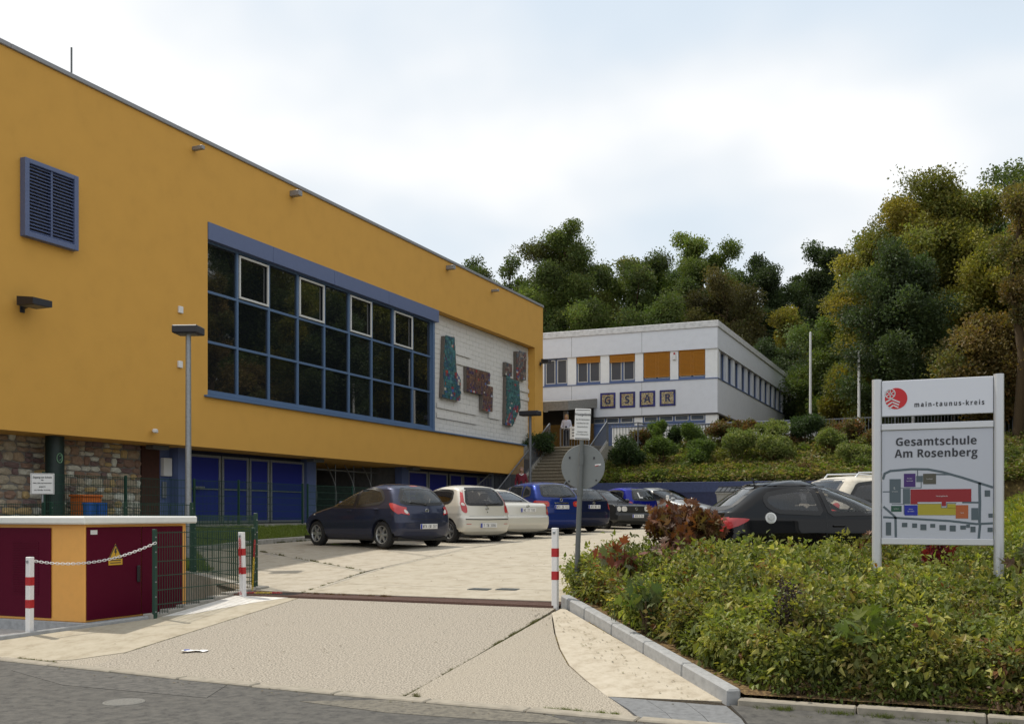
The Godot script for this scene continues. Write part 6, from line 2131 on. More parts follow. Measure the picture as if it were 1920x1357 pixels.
	# J: white family van behind the black car
	var mpv := {"rear": [[0.20, -0.70], [0.30, -0.82], [0.45, -0.86], [0.8, -0.84], [1.05, -0.78], [1.3, -0.62], [1.5, -0.42], [1.58, -0.25], [1.61, 0.1], [1.625, 0.5]],
		"front": [[0.20, 3.3], [0.30, 3.48], [0.45, 3.55], [0.65, 3.5], [0.80, 3.25], [0.95, 2.75], [1.05, 2.4], [1.2, 2.05], [1.4, 1.6], [1.52, 1.3], [1.58, 1.1], [1.625, 0.9]], "width": bcl.width.slice(0, 6) + [[1.35, 0.74], [1.5, 0.665], [1.57, 0.55], [1.625, 0.25]]}
	car({"name": "white_van", "label": "white family car with roof rails behind the black hatchback", "at": [-2.1, 0.94, 20.2], "head": 140.0, "wb": 2.7, "r": 0.315, "rim": 0, "belt": 1.02, "paint": paint("white", 0.72, 0.74, 0.75, 0.0),
		"rear": mpv.rear, "front": mpv.front, "width": mpv.width, "rc": 0.2, "fc": 0.4,
		"side": [V([2.2, 1.06, 1.75, 1.28, 1.35, 1.46, 1.1, 1.49, 1.1, 1.02]), V([1.0, 1.02, 1.0, 1.49, 0.3, 1.48, 0.25, 1.06]), V([0.15, 1.07, 0.2, 1.47, -0.2, 1.42, -0.45, 1.15])],
		"back": V([0.0, 1.52, 0.5, 1.5, 0.64, 1.1, 0.0, 1.08]), "fore": V([0.0, 1.54, 0.52, 1.5, 0.74, 1.08, 0.0, 1.04]), "glass": mt.privacy,
		"marks": [["tail_light", "back", V([0.62, 0.8, 0.80, 0.82, 0.78, 1.06, 0.66, 1.06]), true, 0.012, red]], "mirror": [2.2, 1.06], "handles": [[1.2, 0.92], [0.3, 0.94]], "seams": [V([1.05, 1.02, 1.05, 0.35]), V([0.18, 1.05, 0.3, 0.6])]})
	var wv := get_node("white_van")
	wv.scale = Vector3(0.88, 0.92, 1.0)
	for sg in [-1.0, 1.0]:
		m = M.new()
		m.tube([Vector3(-0.1, 1.55, 0.50 * sg), Vector3(0.0, 1.655, 0.50 * sg), Vector3(0.7, 1.675, 0.50 * sg), Vector3(1.15, 1.65, 0.50 * sg), Vector3(1.25, 1.53, 0.50 * sg)], 0.018, 8)
		obj("roof_rail", m, mt.alu, wv)
	# wheeled container by the blue wall
	var db := thing("waste_container", "grey wheeled waste container with ribbed dark lid by wall", "container", W(-7.9, lot(39.0), 39.0), 0.1)
	m = M.new()
	var f0 := [Vector3(-0.55, 0.2, 0.45), Vector3(0.55, 0.2, 0.45), Vector3(0.55, 0.2, -0.45), Vector3(-0.55, 0.2, -0.45)]
	var f1 := [Vector3(-0.66, 1.2, 0.54), Vector3(0.66, 1.2, 0.54), Vector3(0.66, 1.2, -0.54), Vector3(-0.66, 1.2, -0.54)]
	for k in 4: m.quad(f0[k], f0[(k + 1) % 4], f1[(k + 1) % 4], f1[k])
	m.quad(f0[3], f0[2], f0[1], f0[0])
	m.bx(-0.70, 0.70, 1.17, 1.23, -0.58, 0.58, 0.015)
	obj("tub", m, mat("tubgrey", lin(0.27, 0.275, 0.27), 0.6, 0, tx.blot, 1.0), db)
	m = M.new()
	for k in 8:
		m.box(Vector3(-0.6 + k * 0.172, 1.34, 0), Vector3(0.15, 0.05, 1.16), Basis(Vector3.RIGHT, 0.16), 0.015)
	m.box(Vector3(0, 1.31, 0), Vector3(1.4, 0.05, 1.16), Basis(Vector3.RIGHT, 0.16))
	m.bar(Vector3(-0.7, 1.46, -0.5), Vector3(0.3, 1.46, -0.5), 0.05, 0.04)
	obj("lid", m, mat("lidgrey", lin(0.035, 0.037, 0.042), 0.5), db)
	m = M.new()
	m.bx(0.28, 0.42, 0.95, 1.05, 0.52, 0.535)
	obj("label_plate", m, mt.white, db)
	for q in [[-0.45, 0.35], [0.45, 0.35], [-0.45, -0.35], [0.45, -0.35]]:
		m = M.new()
		m.lathe([Vector2(0.0, -0.03), Vector2(0.1, -0.03), Vector2(0.1, 0.03), Vector2(0.0, 0.03)], 14, Transform3D(Basis(Vector3.BACK, PI / 2), Vector3(q[0], 0.1, q[1])))
		m.bar(Vector3(q[0], 0.1, q[1]), Vector3(q[0], 0.22, q[1]), 0.09, 0.03)
		obj("caster", m, mt.black, db)

# ---------------------------------------------------------------- people
func figure(t: Node3D, bones: Array, cell: float, lo: Vector3, hi: Vector3) -> void:
	# one skin round the bones: smooth union of tapered capsules, meshed as surface nets; each bone carries its colour
	var n := Vector3i(((hi - lo) / cell).ceil()) + Vector3i.ONE
	var val := PackedFloat32Array()
	val.resize(n.x * n.y * n.z)
	for z in n.z:
		for y in n.y:
			for x in n.x:
				var p := lo + Vector3(x, y, z) * cell
				var d := 1.0
				for b in bones:
					var ab: Vector3 = b[1] - b[0]
					var k := clampf((p - b[0]).dot(ab) / maxf(ab.length_squared(), 1e-6), 0, 1)
					var e: float = p.distance_to(b[0] + ab * k) - lerpf(b[2], b[3], k)
					if e < d + 0.04:
						var h := clampf(0.5 + 0.5 * (d - e) / 0.035, 0, 1)
						d = lerpf(d, e, h) - 0.035 * h * (1 - h)
				val[x + n.x * (y + n.y * z)] = d
	var vid := {}
	var vs := []
	for z in n.z - 1:
		for y in n.y - 1:
			for x in n.x - 1:
				var sum := Vector3.ZERO
				var cnt := 0
				var cor := []
				for i in 8:
					cor.append(val[(x + (i & 1)) + n.x * ((y + ((i >> 1) & 1)) + n.y * (z + (i >> 2)))])
				for e in [[0, 1], [2, 3], [4, 5], [6, 7], [0, 2], [1, 3], [4, 6], [5, 7], [0, 4], [1, 5], [2, 6], [3, 7]]:
					var a: float = cor[e[0]]
					var b: float = cor[e[1]]
					if (a < 0) != (b < 0):
						var f := a / (a - b)
						var pa := Vector3(e[0] & 1, (e[0] >> 1) & 1, e[0] >> 2)
						var pb := Vector3(e[1] & 1, (e[1] >> 1) & 1, e[1] >> 2)
						sum += pa.lerp(pb, f)
						cnt += 1
				if cnt:
					vid[Vector3i(x, y, z)] = vs.size()
					vs.append(lo + (Vector3(x, y, z) + sum / cnt) * cell)
	var m := M.new()
	var hue := func(p: Vector3) -> Color:
		var best := 9.0
		var c := Color.WHITE
		for b in bones:
			var ab: Vector3 = b[1] - b[0]
			var k := clampf((p - b[0]).dot(ab) / maxf(ab.length_squared(), 1e-6), 0, 1)
			var e: float = p.distance_to(b[0] + ab * k) - lerpf(b[2], b[3], k)
			if e < best:
				best = e; c = b[4]
		return c
	var ax := [Vector3i(1, 0, 0), Vector3i(0, 1, 0), Vector3i(0, 0, 1)]
	for key in vid:
		for a in 3:
			var u: Vector3i = ax[(a + 1) % 3]
			var w: Vector3i = ax[(a + 2) % 3]
			if not (vid.has(key - u) and vid.has(key - w) and vid.has(key - u - w)): continue
			var q: Vector3i = key + ax[a]
			var v0: float = val[key.x + n.x * (key.y + n.y * key.z)]
			var v1: float = val[q.x + n.x * (q.y + n.y * q.z)]
			if (v0 < 0) == (v1 < 0): continue
			var p := [vs[vid[key]], vs[vid[key - u]], vs[vid[key - u - w]], vs[vid[key - w]]]
			m.col = hue.call((p[0] + p[2]) / 2)
			if v0 < 0: m.quad(p[0], p[1], p[2], p[3])
			else: m.quad(p[3], p[2], p[1], p[0])
	m.smooth()
	obj("body", m, vmat("figure", 0.8), t)

func person(label: String, at: Vector3, turn: float, top: Color, legs: Color, hair: Color, pose: int) -> void:
	var t := thing("person", label, "person", at, turn)
	var skin := Color(0.42, 0.25, 0.18)
	var shoe := Color(0.02, 0.02, 0.022)
	var b := []
	for s in [-1.0, 1.0]:
		b.append([Vector3(0.09 * s, 0.90, 0), Vector3(0.10 * s, 0.48, 0.02 + 0.03 * s), 0.088, 0.058, legs])
		b.append([Vector3(0.10 * s, 0.48, 0.02 + 0.03 * s), Vector3(0.10 * s, 0.09, -0.02 + 0.05 * s), 0.056, 0.042, legs])
		b.append([Vector3(0.10 * s, 0.045, -0.03 + 0.05 * s), Vector3(0.115 * s, 0.035, 0.12 + 0.05 * s), 0.042, 0.035, shoe])
		var el := Vector3(0.26 * s, 1.10, -0.02) if pose == 0 else Vector3(0.25 * s, 1.12, 0.05)
		var wr := Vector3(0.25 * s, 0.86, 0.08) if pose == 0 else Vector3(0.14 * s, 1.02, 0.26)
		b.append([Vector3(0.18 * s, 1.40, 0), el, 0.055, 0.045, top])
		b.append([el, wr, 0.043, 0.032, top])
		var hd := (wr - el).normalized()
		b.append([wr, wr + hd * 0.07, 0.030, 0.034, skin])
		for f in 4:
			var fx := Vector3(0.0, 0, -0.027 + f * 0.018)
			b.append([wr + hd * 0.08 + fx, wr + hd * (0.14 + 0.01 * (1 if f in [1, 2] else 0)) + fx + Vector3(-0.012 * s, 0, 0.01), 0.010, 0.008, skin])
		b.append([wr + hd * 0.03 + Vector3(0, 0, 0.03), wr + hd * 0.08 + Vector3(-0.01 * s, 0, 0.055), 0.011, 0.009, skin])
	b.append([Vector3(0, 0.92, 0), Vector3(0, 1.10, 0.01), 0.13, 0.125, legs])
	b.append([Vector3(-0.04, 1.02, 0.01), Vector3(-0.06, 1.34, 0.0), 0.115, 0.125, top])
	b.append([Vector3(0.04, 1.02, 0.01), Vector3(0.06, 1.34, 0.0), 0.115, 0.125, top])
	b.append([Vector3(-0.15, 1.41, 0), Vector3(0.15, 1.41, 0), 0.065, 0.065, top])
	b.append([Vector3(0, 1.44, 0), Vector3(0, 1.54, 0.015), 0.056, 0.052, skin])
	b.append([Vector3(0, 1.60, 0.02), Vector3(0, 1.66, 0.005), 0.078, 0.088, skin])
	b.append([Vector3(0, 1.56, 0.045), Vector3(0, 1.60, 0.05), 0.045, 0.06, skin])
	b.append([Vector3(0, 1.60, 0.105), Vector3(0, 1.64, 0.095), 0.014, 0.009, skin])
	figure(t, b, 0.026, Vector3(-0.38, -0.02, -0.22), Vector3(0.38, 1.80, 0.36))
	var m := M.new()
	m.lathe([Vector2(0.094, -0.05), Vector2(0.103, 0.0), Vector2(0.098, 0.05), Vector2(0.07, 0.088), Vector2(0.0, 0.108)], 18, Transform3D(Basis(Vector3.RIGHT, -0.30), Vector3(0, 1.655, -0.012)))
	if pose == 1: m.lathe([Vector2(0.075, -0.20), Vector2(0.105, -0.1), Vector2(0.10, 0.0)], 16, Transform3D(Basis(Vector3.RIGHT, 0.1), Vector3(0, 1.64, -0.035)))
	obj("hair", m, mat("hair%d" % pose, lin(hair.r, hair.g, hair.b), 0.8), t)
	m = M.new()
	for s in [-1.0, 1.0]: m.box(Vector3(0.032 * s, 1.645, 0.088), Vector3(0.022, 0.010, 0.008))
	m.box(Vector3(0, 1.565, 0.10), Vector3(0.045, 0.008, 0.008))
	obj("face_features", m, mt.ink, t)
	if pose == 0:
		m = M.new()
		m.tube([Vector3(-0.08, 1.46, 0.06), Vector3(-0.05, 1.42, 0.12), Vector3(0.0, 1.40, 0.135), Vector3(0.05, 1.42, 0.12), Vector3(0.08, 1.46, 0.06)], 0.022, 8)
		obj("collar", m, mt.white, t)

func people() -> void:
	person("person in red jacket with white collar at the stair foot", W(-17.9, 1.3 + 0.05 + 4 * 0.1645, 42.0), 0.4, Color(0.16, 0.012, 0.03), Color(0.02, 0.02, 0.03), Color(0.25, 0.17, 0.13), 0)
	person("person with blond hair and pale top behind stair top railing", W(-18.55, 5.0, 49.35), 0.2, Color(0.50, 0.50, 0.58), Color(0.015, 0.017, 0.03), Color(0.36, 0.22, 0.08), 1)

# ---------------------------------------------------------------- plants
func leaf_mesh(n: int, rad: float, ln: float, wd: float, flat := 0.0, lobed := false) -> ArrayMesh:
	var m := M.new()
	for i in n:
		var p := Vector3(rr(-1, 1), rr(-1, 1), rr(-1, 1))
		while p.length_squared() > 1.0: p = Vector3(rr(-1, 1), rr(-1, 1), rr(-1, 1))
		p *= rad
		var d := (p.normalized() + Vector3(rr(-1, 1), rr(-0.8, 0.8), rr(-1, 1)) * 0.8).normalized()
		var up := Vector3(rr(-1, 1), 1.0 + flat * 2.0, rr(-1, 1)).normalized()
		var x := d.cross(up).normalized()
		up = x.cross(d).normalized()
		var l := ln * rr(0.7, 1.2)
		var w := wd * rr(0.75, 1.2)
		var sh := rr(0.72, 1.0)
		m.col = Color(sh, sh * rr(0.95, 1.0), sh * rr(0.85, 1.0))
		if lobed:
			var tip := p + d * l - up * l * 0.12
			var c := p + d * l * 0.35
			var pts := [p, p + x * w * 0.35 + d * l * 0.10, p + x * w * 0.75 + d * l * 0.38, p + x * w * 0.28 + d * l * 0.45, p + x * w * 0.45 + d * l * 0.78, p + x * w * 0.14 + d * l * 0.66, tip, p - x * w * 0.14 + d * l * 0.66, p - x * w * 0.45 + d * l * 0.78, p - x * w * 0.28 + d * l * 0.45, p - x * w * 0.75 + d * l * 0.38, p - x * w * 0.35 + d * l * 0.10]
			for k in 12: m.tri(c + up * l * 0.04, pts[k], pts[(k + 1) % 12])
		else:
			var a := p
			var tip := p + d * l - up * l * 0.18
			var r0 := p + d * l * 0.42 + x * w * 0.5 + up * w * 0.18
			var l0 := p + d * l * 0.42 - x * w * 0.5 + up * w * 0.18
			m.tri(a, r0, tip); m.tri(a, tip, l0)
	return m.mesh()

var lm := {}
func spin() -> Basis:
	return Basis.from_euler(Vector3(rr(0, TAU), rr(0, TAU), rr(0, TAU)))
func unit() -> Vector3:
	var z := rr(-1, 1)
	var a := rr(0, TAU)
	var q := sqrt(1 - z * z)
	return Vector3(cos(a) * q, z, sin(a) * q)

func tree(called: String, label: String, group: String, at: Vector3, h: float, wide: float, low: float, hues: Array, lobes: int, per: int, size := 1.0, shape := 0) -> Node3D:
	var t := thing(called, label, "tree", at, 0, group)
	var ch := h * (1.0 - low)
	var xfs := []
	var cols := PackedColorArray()
	# limbs leave the trunk, boughs leave the limbs, leaf sprays hang round the boughs
	var m := M.new()
	var r0 := h * 0.016 + 0.06
	var bend := Vector3(rr(-0.25, 0.25), 0, rr(-0.25, 0.25))
	m.tube([Vector3(0, -0.5, 0), Vector3(0, h * 0.3, 0) + bend, Vector3(0, h * 0.6, 0) - bend, Vector3(0, h * 0.9, 0) + bend], [r0, r0 * 0.8, r0 * 0.5, 0.03], 8)
	var limbs := int(lobes * 0.62) + 4
	var dens := clampf(wide / 8.0, 0.55, 1.3)
	for i in limbs:
		var f := (i + rr(0.1, 0.9)) / limbs            # 0 low, 1 top
		var prof := pow(sin(PI * (0.10 + 0.78 * f)), 0.6)
		if shape == 1: prof = pow(1.0 - f, 0.7) * 0.95 + 0.10
		if shape == 2: prof = sin(PI * (0.18 + 0.68 * f))
		if shape == 3: prof = 0.35 + 0.75 * sin(PI * (0.30 + 0.62 * f))
		var a := i * 2.39996 + rr(-0.5, 0.5)
		var reach := wide * 0.5 * prof * rr(0.62, 1.16)
		var tip := Vector3(cos(a) * reach, h * low + ch * minf(f * 0.97 + rr(-0.04, 0.05), 0.985), sin(a) * reach)
		var root := Vector3(0, clampf(tip.y - reach * rr(0.5, 0.95), h * 0.12, h * 0.86), 0)
		var knee := root.lerp(tip, 0.5) - Vector3.UP * reach * 0.08
		m.tube([root, knee, tip], [r0 * 0.36, r0 * 0.22, 0.02], 5)
		var base0: Color = hues[rng.randi() % hues.size()]
		var tone := rr(0.70, 1.22)
		for b in 5:
			var g := 0.30 + 0.72 * b / 4.0
			var spread := wide * 0.13
			var c := root.lerp(tip, g) + Vector3(rr(-1, 1), rr(-0.35, 0.75), rr(-1, 1)) * spread * (1.15 - 0.4 * g)
			var lr := wide * rr(0.045, 0.085) * (0.8 + 0.3 * prof)
			var tone2 := tone * rr(0.85, 1.15)
			for k in int(per * 0.42 * dens):
				var base: Color = base0.lerp(hues[rng.randi() % hues.size()], 0.4)
				var q := c + Vector3(rng.randfn(0, 0.85), rng.randfn(0, 0.42), rng.randfn(0, 0.85)) * lr
				var sc := size * rr(0.6, 1.15)
				xfs.append(Transform3D(spin().scaled(Vector3.ONE * sc), q))
				var v := tone2 * rr(0.8, 1.2)
				cols.append(Color(base.r * v * rr(0.9, 1.1), base.g * v, base.b * v))
	stuff(swarm("crown", lm.tree, mt.farleaf, xfs, cols, t))
	obj("trunk", m, mt.bark, t)
	return t

func shrub(called: String, label: String, at: Vector3, base_h: float, w: float, h: float, hues: Array, n: int, group := "clipped shrubs on the bank", leaf := "shrub", size := 1.0) -> Node3D:
	var t := thing(called, label, "shrub", at, 0, group)
	var xfs := []
	var cols := PackedColorArray()
	var c := Vector3(0, base_h + h / 2, 0)
	var gn := noise(FastNoiseLite.TYPE_SIMPLEX, 1.3, 2, int(absf(at.x) * 31 + at.y * 7))
	var subs := []
	var many := 3 + rng.randi() % 4
	for k in many:
		var a := TAU * k / many + rr(-0.5, 0.5)
		var off := rr(0.35, 0.85)
		subs.append([Vector3(cos(a) * w * 0.5 * off, rr(-0.32, 0.32) * h, sin(a) * w * 0.5 * off), rr(0.32, 0.6)])
	subs.append([Vector3(0, 0.08 * h, 0), 0.62])
	for i in n:
		var u := unit()
		var e: Array = subs[rng.randi() % subs.size()]
		var bump := 1.0 + 0.45 * gn.get_noise_3dv(u * 1.6 + e[0])
		var q: Vector3 = c + e[0] + Vector3(u.x * w / 2, u.y * h / 2, u.z * w / 2) * e[1] * bump * pow(rng.randf(), 0.3)
		if rng.randf() < 0.04: q += Vector3(rr(-0.06, 0.06), rr(0.0, 0.16), rr(-0.06, 0.06))
		xfs.append(Transform3D(spin().scaled(Vector3.ONE * size * rr(0.7, 1.3)), q))
		var base: Color = hues[rng.randi() % hues.size()]
		var v := rr(0.75, 1.2)
		cols.append(base * v)
	stuff(swarm("foliage", lm[leaf], mt.leaf, xfs, cols, t))
	var m := M.new()
	for k in 5:
		var a := TAU * k / 5.0 + rr(-0.3, 0.3)
		m.tube([Vector3(cos(a) * 0.08, -0.15, sin(a) * 0.08), Vector3(cos(a) * w * 0.08, base_h * 0.6, sin(a) * w * 0.08), Vector3(cos(a) * w * 0.25, base_h + h * 0.4, sin(a) * w * 0.25)], [0.028, 0.022, 0.01], 5)
	obj("stem", m, mt.bark, t)
	return t

func planting() -> void:
	lm.tree = leaf_mesh(26, 0.55, 0.17, 0.11)
	lm.shrub = leaf_mesh(14, 0.13, 0.085, 0.05)
	lm.hedge = leaf_mesh(13, 0.085, 0.046, 0.028, 0.5)
	lm.hedge2 = leaf_mesh(10, 0.095, 0.062, 0.036, 0.5)
	lm.maple = leaf_mesh(6, 0.14, 0.12, 0.13, 0.4, true)
	lm.bigmaple = leaf_mesh(5, 0.16, 0.17, 0.19, 1.2, true)
	var gb := M.new()
	for i in 12:
		var a := rr(0, TAU)
		var r := rr(0, 0.05)
		var h := rr(0.06, 0.13)
		var p := Vector3(cos(a) * r, 0, sin(a) * r)
		var lean := Vector3(rr(-1, 1), 0, rr(-1, 1)) * 0.05
		var side := Vector3(cos(a + 1.3), 0, sin(a + 1.3)) * 0.004
		var sh := rr(0.7, 1.0)
		gb.col = Color(sh, sh, sh)
		gb.quad(p - side, p + side, p + side * 0.6 + lean * 0.4 + Vector3.UP * h * 0.6, p - side * 0.6 + lean * 0.4 + Vector3.UP * h * 0.6)
		gb.tri(p - side * 0.6 + lean * 0.4 + Vector3.UP * h * 0.6, p + side * 0.6 + lean * 0.4 + Vector3.UP * h * 0.6, p + lean + Vector3.UP * h)
	lm.grass = gb.mesh()
	hedge()
	# grass verge before the hall
	var xfs := []
	var cols := PackedColorArray()
	for i in 5200:
		var s := rr(17.0, 31.0)
		var f := rng.randf()
		var t := lerpf(-16.62, -18.28, f)
		xfs.append(Transform3D(Basis(Vector3.UP, rr(0, TAU)).scaled(Vector3(1.6, rr(0.6, 1.1), 1.6)), W(t, lerpf(lot(s) + 0.05, 1.33, f), s)))
		var v := rr(0.8, 1.2)
		cols.append(Color(0.22, 0.29, 0.05) * v)
	for i in 500:
		var f := rng.randf()
		var p := Vector2(-16.2, 18.4).lerp(Vector2(-13.2, 15.6), f)
		xfs.append(Transform3D(Basis(Vector3.UP, rr(0, TAU)).scaled(Vector3(1.8, rr(0.8, 2.0), 1.8)), W(p.x + rr(-0.6, 0.1), 0.60 + 0.25 * (1 - f), p.y + rr(0, 0.3))))
		cols.append(Color(0.22, 0.29, 0.05) * rr(0.8, 1.2))
	var gv := swarm("verge_grass", lm.grass, mt.leaf, xfs, cols, self)
	stuff(tag(gv, "bright short grass on the verge before the blue doors", "grass"))
	# weeds in the joints
	xfs = []
	cols = PackedColorArray()
	var run := func(a: Vector2, b: Vector2, n: int, tall: float, c: Color) -> void:
		for i in n:
			var f := rng.randf()
			f = f if rng.randf() < 0.35 else [0.12, 0.3, 0.42, 0.75, 0.93][rng.randi() % 5] + rr(-0.03, 0.03)
			var p := a.lerp(b, clampf(f, 0, 1)) + Vector2(rr(-0.02, 0.02), rr(-0.02, 0.02))
			xfs.append(Transform3D(Basis(Vector3.UP, rr(0, TAU)).scaled(Vector3(0.7, tall * rr(0.5, 1.2), 0.7)), W(p.x, lot(p.y) - 0.012, p.y)))
			cols.append(c * rr(0.7, 1.25))
	var moss := Color(0.14, 0.135, 0.045)
	run.call(Vector2(-4.985, 12.6), Vector2(-4.87, 8.6), 420, 0.26, moss)
	run.call(Vector2(-9.14, 12.9), Vector2(-9.17, 9.5), 90, 0.16, moss)
	run.call(Vector2(-10.3, 8.90), Vector2(-9.6, 8.86), 160, 0.35, moss)
	run.call(Vector2(-6.3, 8.56), Vector2(-4.3, 8.50), 200, 0.22, moss)
	run.call(Vector2(-4.7, 8.52), Vector2(-4.88, 8.85), 80, 0.35, moss)
	run.call(Vector2(-3.4, 8.48), Vector2(-2.7, 8.47), 130, 0.4, Color(0.16, 0.19, 0.04))
	run.call(Vector2(-10.1, 16.4), Vector2(-15.1, 19.8), 160, 0.45, moss)
	run.call(Vector2(-9.4, 13.4), Vector2(-10.1, 16.4), 60, 0.3, moss)
	run.call(Vector2(-9.3, 13.38), Vector2(-7.8, 13.38), 70, 0.3, Color(0.16, 0.09, 0.04))
	run.call(Vector2(-16.38, 20.0), Vector2(-16.38, 28.0), 120, 0.6, moss)
	run.call(Vector2(-1.8, 9.12), Vector2(1.0, 9.12), 160, 0.5, Color(0.13, 0.16, 0.04))
	run.call(Vector2(-1.6, 8.95), Vector2(1.0, 8.9), 60, 0.3, moss)
	stuff(tag(swarm("joint_weeds", lm.grass, mt.leaf, xfs, cols, self), "low moss and weeds in the joints of the drive", "weeds"))
	xfs = []
	cols = PackedColorArray()
	for i in 420:
		var s := rr(8.9, 21.0)
		var t := rr(-10.0, -5.2)
		if i % 3 == 0:
			t = rr(-9.5, 1.0); s = edge_s(t) + rr(-0.35, 0.12)
		elif i % 3 == 1:
			var f := rng.randf()
			t = lerpf(-5.05, -1.95, f) - rr(0.05, 0.5); s = lerpf(13.2, 9.2, f) - rr(0.0, 0.3)
		xfs.append(Transform3D(Basis(Vector3.UP, rr(0, TAU)).scaled(Vector3.ONE * rr(0.35, 1.0)), W(t, (lot(s) if s > edge_s(t) else 0.0) + 0.009, s)))
		cols.append([Color(0.10, 0.07, 0.04), Color(0.06, 0.05, 0.04), Color(0.17, 0.12, 0.06), Color(0.20, 0.18, 0.08)][rng.randi() % 4] * rr(0.8, 1.2))
	var fk := M.new()
	fk.tri(Vector3(-0.022, 0, 0), Vector3(0.0, 0.006, 0.012), Vector3(0.024, 0.002, 0.0))
	fk.tri(Vector3(-0.022, 0, 0), Vector3(0.024, 0.002, 0.0), Vector3(0.002, 0.004, -0.013))
	stuff(tag(swarm("leaf_litter", fk.mesh(), mt.leaf, xfs, cols, self), "scattered dry leaf scraps on the drive and gutter", "leaf litter"))
	# ground cover on the bank above the blue wall and on the right-hand slope
	xfs = []
	cols = PackedColorArray()
	for i in 9000:
		var s := rr(43.6, 49.4)
		var t := rr(-15.3, 9.0)
		if i % 3 == 0: s = rr(43.5, 45.2)
		xfs.append(Transform3D(spin().scaled(Vector3(1.5, 1.0, 1.5) * rr(0.7, 1.6)), W(t, hill(t, s) + rr(-0.05, 0.22), s)))
		var pick: Color = [Color(0.19, 0.26, 0.04), Color(0.25, 0.29, 0.05), Color(0.30, 0.24, 0.10), Color(0.15, 0.20, 0.04), Color(0.33, 0.29, 0.12)][rng.randi() % 5]
		cols.append(pick * rr(0.7, 1.2))
	stuff(tag(swarm("bank_ground_cover", lm.shrub, mt.leaf, xfs, cols, self), "low green and straw ground cover on the shrub bank", "ground cover"))
	xfs = []
	cols = PackedColorArray()
	for i in 11000:
		var s := rr(14.8, 43.0)
		var t := rr(0.4, 8.0)
		xfs.append(Transform3D(spin().scaled(Vector3.ONE * rr(0.9, 1.8)), W(t, hill(t, s) + rr(-0.05, 0.25), s)))
		var pick: Color = [Color(0.32, 0.36, 0.04), Color(0.26, 0.32, 0.04), Color(0.38, 0.38, 0.06), Color(0.18, 0.24, 0.04)][rng.randi() % 4]
		cols.append(pick * rr(0.7, 1.2))
	stuff(tag(swarm("slope_ground_cover", lm.shrub, mt.leaf, xfs, cols, self), "yellow green ground cover on the slope right of sign", "ground cover"))
	xfs = []
	cols = PackedColorArray()
	for i in 70:
		var s := rr(43.8, 48.8)
		var t := rr(-15.0, 6.0)
		var r := rr(0.2, 0.55)
		var pick: Color = [Color(0.15, 0.20, 0.04), Color(0.10, 0.15, 0.035), Color(0.22, 0.24, 0.06), Color(0.20, 0.13, 0.06)][rng.randi() % 4]
		for k in int(110 * r):
			var u := unit() * r * pow(rng.randf(), 0.4)
			xfs.append(Transform3D(spin().scaled(Vector3.ONE * rr(0.8, 1.5)), W(t + u.x, hill(t, s) + 0.1 + absf(u.y) * rr(0.6, 1.3), s + u.z)))
			cols.append(pick * rr(0.7, 1.25))
	stuff(tag(swarm("bank_undergrowth", lm.shrub, mt.leaf, xfs, cols, self), "straggling undergrowth between the shrubs on the bank", "undergrowth"))
	# shrubs on the bank: pixel column is turned into t for the given s
	var green := [Color(0.088, 0.144, 0.032), Color(0.120, 0.192, 0.040), Color(0.160, 0.240, 0.048)]
	var dark := [Color(0.048, 0.088, 0.029), Color(0.064, 0.112, 0.032)]
	var pale := [Color(0.240, 0.304, 0.080), Color(0.176, 0.240, 0.064), Color(0.288, 0.320, 0.112)]
	var rust := [Color(0.256, 0.120, 0.048), Color(0.192, 0.144, 0.048), Color(0.144, 0.160, 0.048)]
	var rows := [
		[1178, 45.0, 824, 884, 62, dark, "large dark round shrub nearest the stairs"], [1241, 45.5, 823, 851, 44, green, "mop-headed green shrub on bare stems right of the dark one"], [1203, 48.2, 806, 832, 25, rust, "small reddish shrub against left end of white railing"], [1231, 48.4, 795, 828, 23, green, "slim green shrub against the long railing left part"],
		[1265, 48.4, 797, 842, 20, dark, "narrow dark shrub against the middle of long railing"], [1300, 47.4, 795, 836, 44, green, "loose green shrub sloping before the railing"], [1314, 45.6, 828, 872, 54, green, "broad round green shrub low on the bank middle"], [1352, 48.4, 795, 814, 44, rust, "flat brownish shrub before the railing right part"],
		[1384, 46.0, 812, 860, 62, pale, "bright flat-topped shrub in the bank centre"], [1397, 48.5, 792, 816, 28, rust, "small russet shrub at the right end of white railing"], [1456, 46.0, 815, 856, 56, pale, "pale leaved flat shrub on leggy stems"], [1452, 48.2, 789, 814, 52, pale, "wide pale shrub behind the leggy one"],
		[1511, 48.6, 781, 838, 54, dark, "tall dark rounded shrub below the flagpole"], [1554, 46.5, 805, 832, 37, pale, "small umbrella-shaped pale shrub on thin stems"], [1587, 48.3, 789, 842, 66, rust, "big brownish green shrub left of the sign board"], [1612, 45.2, 836, 888, 60, pale, "light green loose shrub low beside sign post"], [1655, 47.5, 808, 850, 60, rust, "reddish shrub partly behind the sign board"]]
	var f := 1950.0
	for q in rows:
		var u: float = (q[0] - 960.0) / f
		var z: float = q[1] / (0.4003 * u + 0.9164)
		var t: float = z * (0.9164 * u - 0.4003)
		var y1: float = 1.72 + (963.0 - q[2]) / f * z
		var y0: float = 1.72 + (963.0 - q[3]) / f * z
		var gy := hill(t, q[1])
		shrub("shrub", q[6], W(t, gy, q[1]), maxf(y0 - gy, 0.05), q[4] / f * z * 1.18, (y1 - maxf(y0, gy + 0.05)) * 1.05, q[5], int(200 + q[4] * 9))
	shrub("planter_bush", "dark bush in planter at the end of yellow hall", W(-18.75, 4.6, 46.1), 0.0, 1.6, 1.0, dark, 650, "bushes by the stairs")

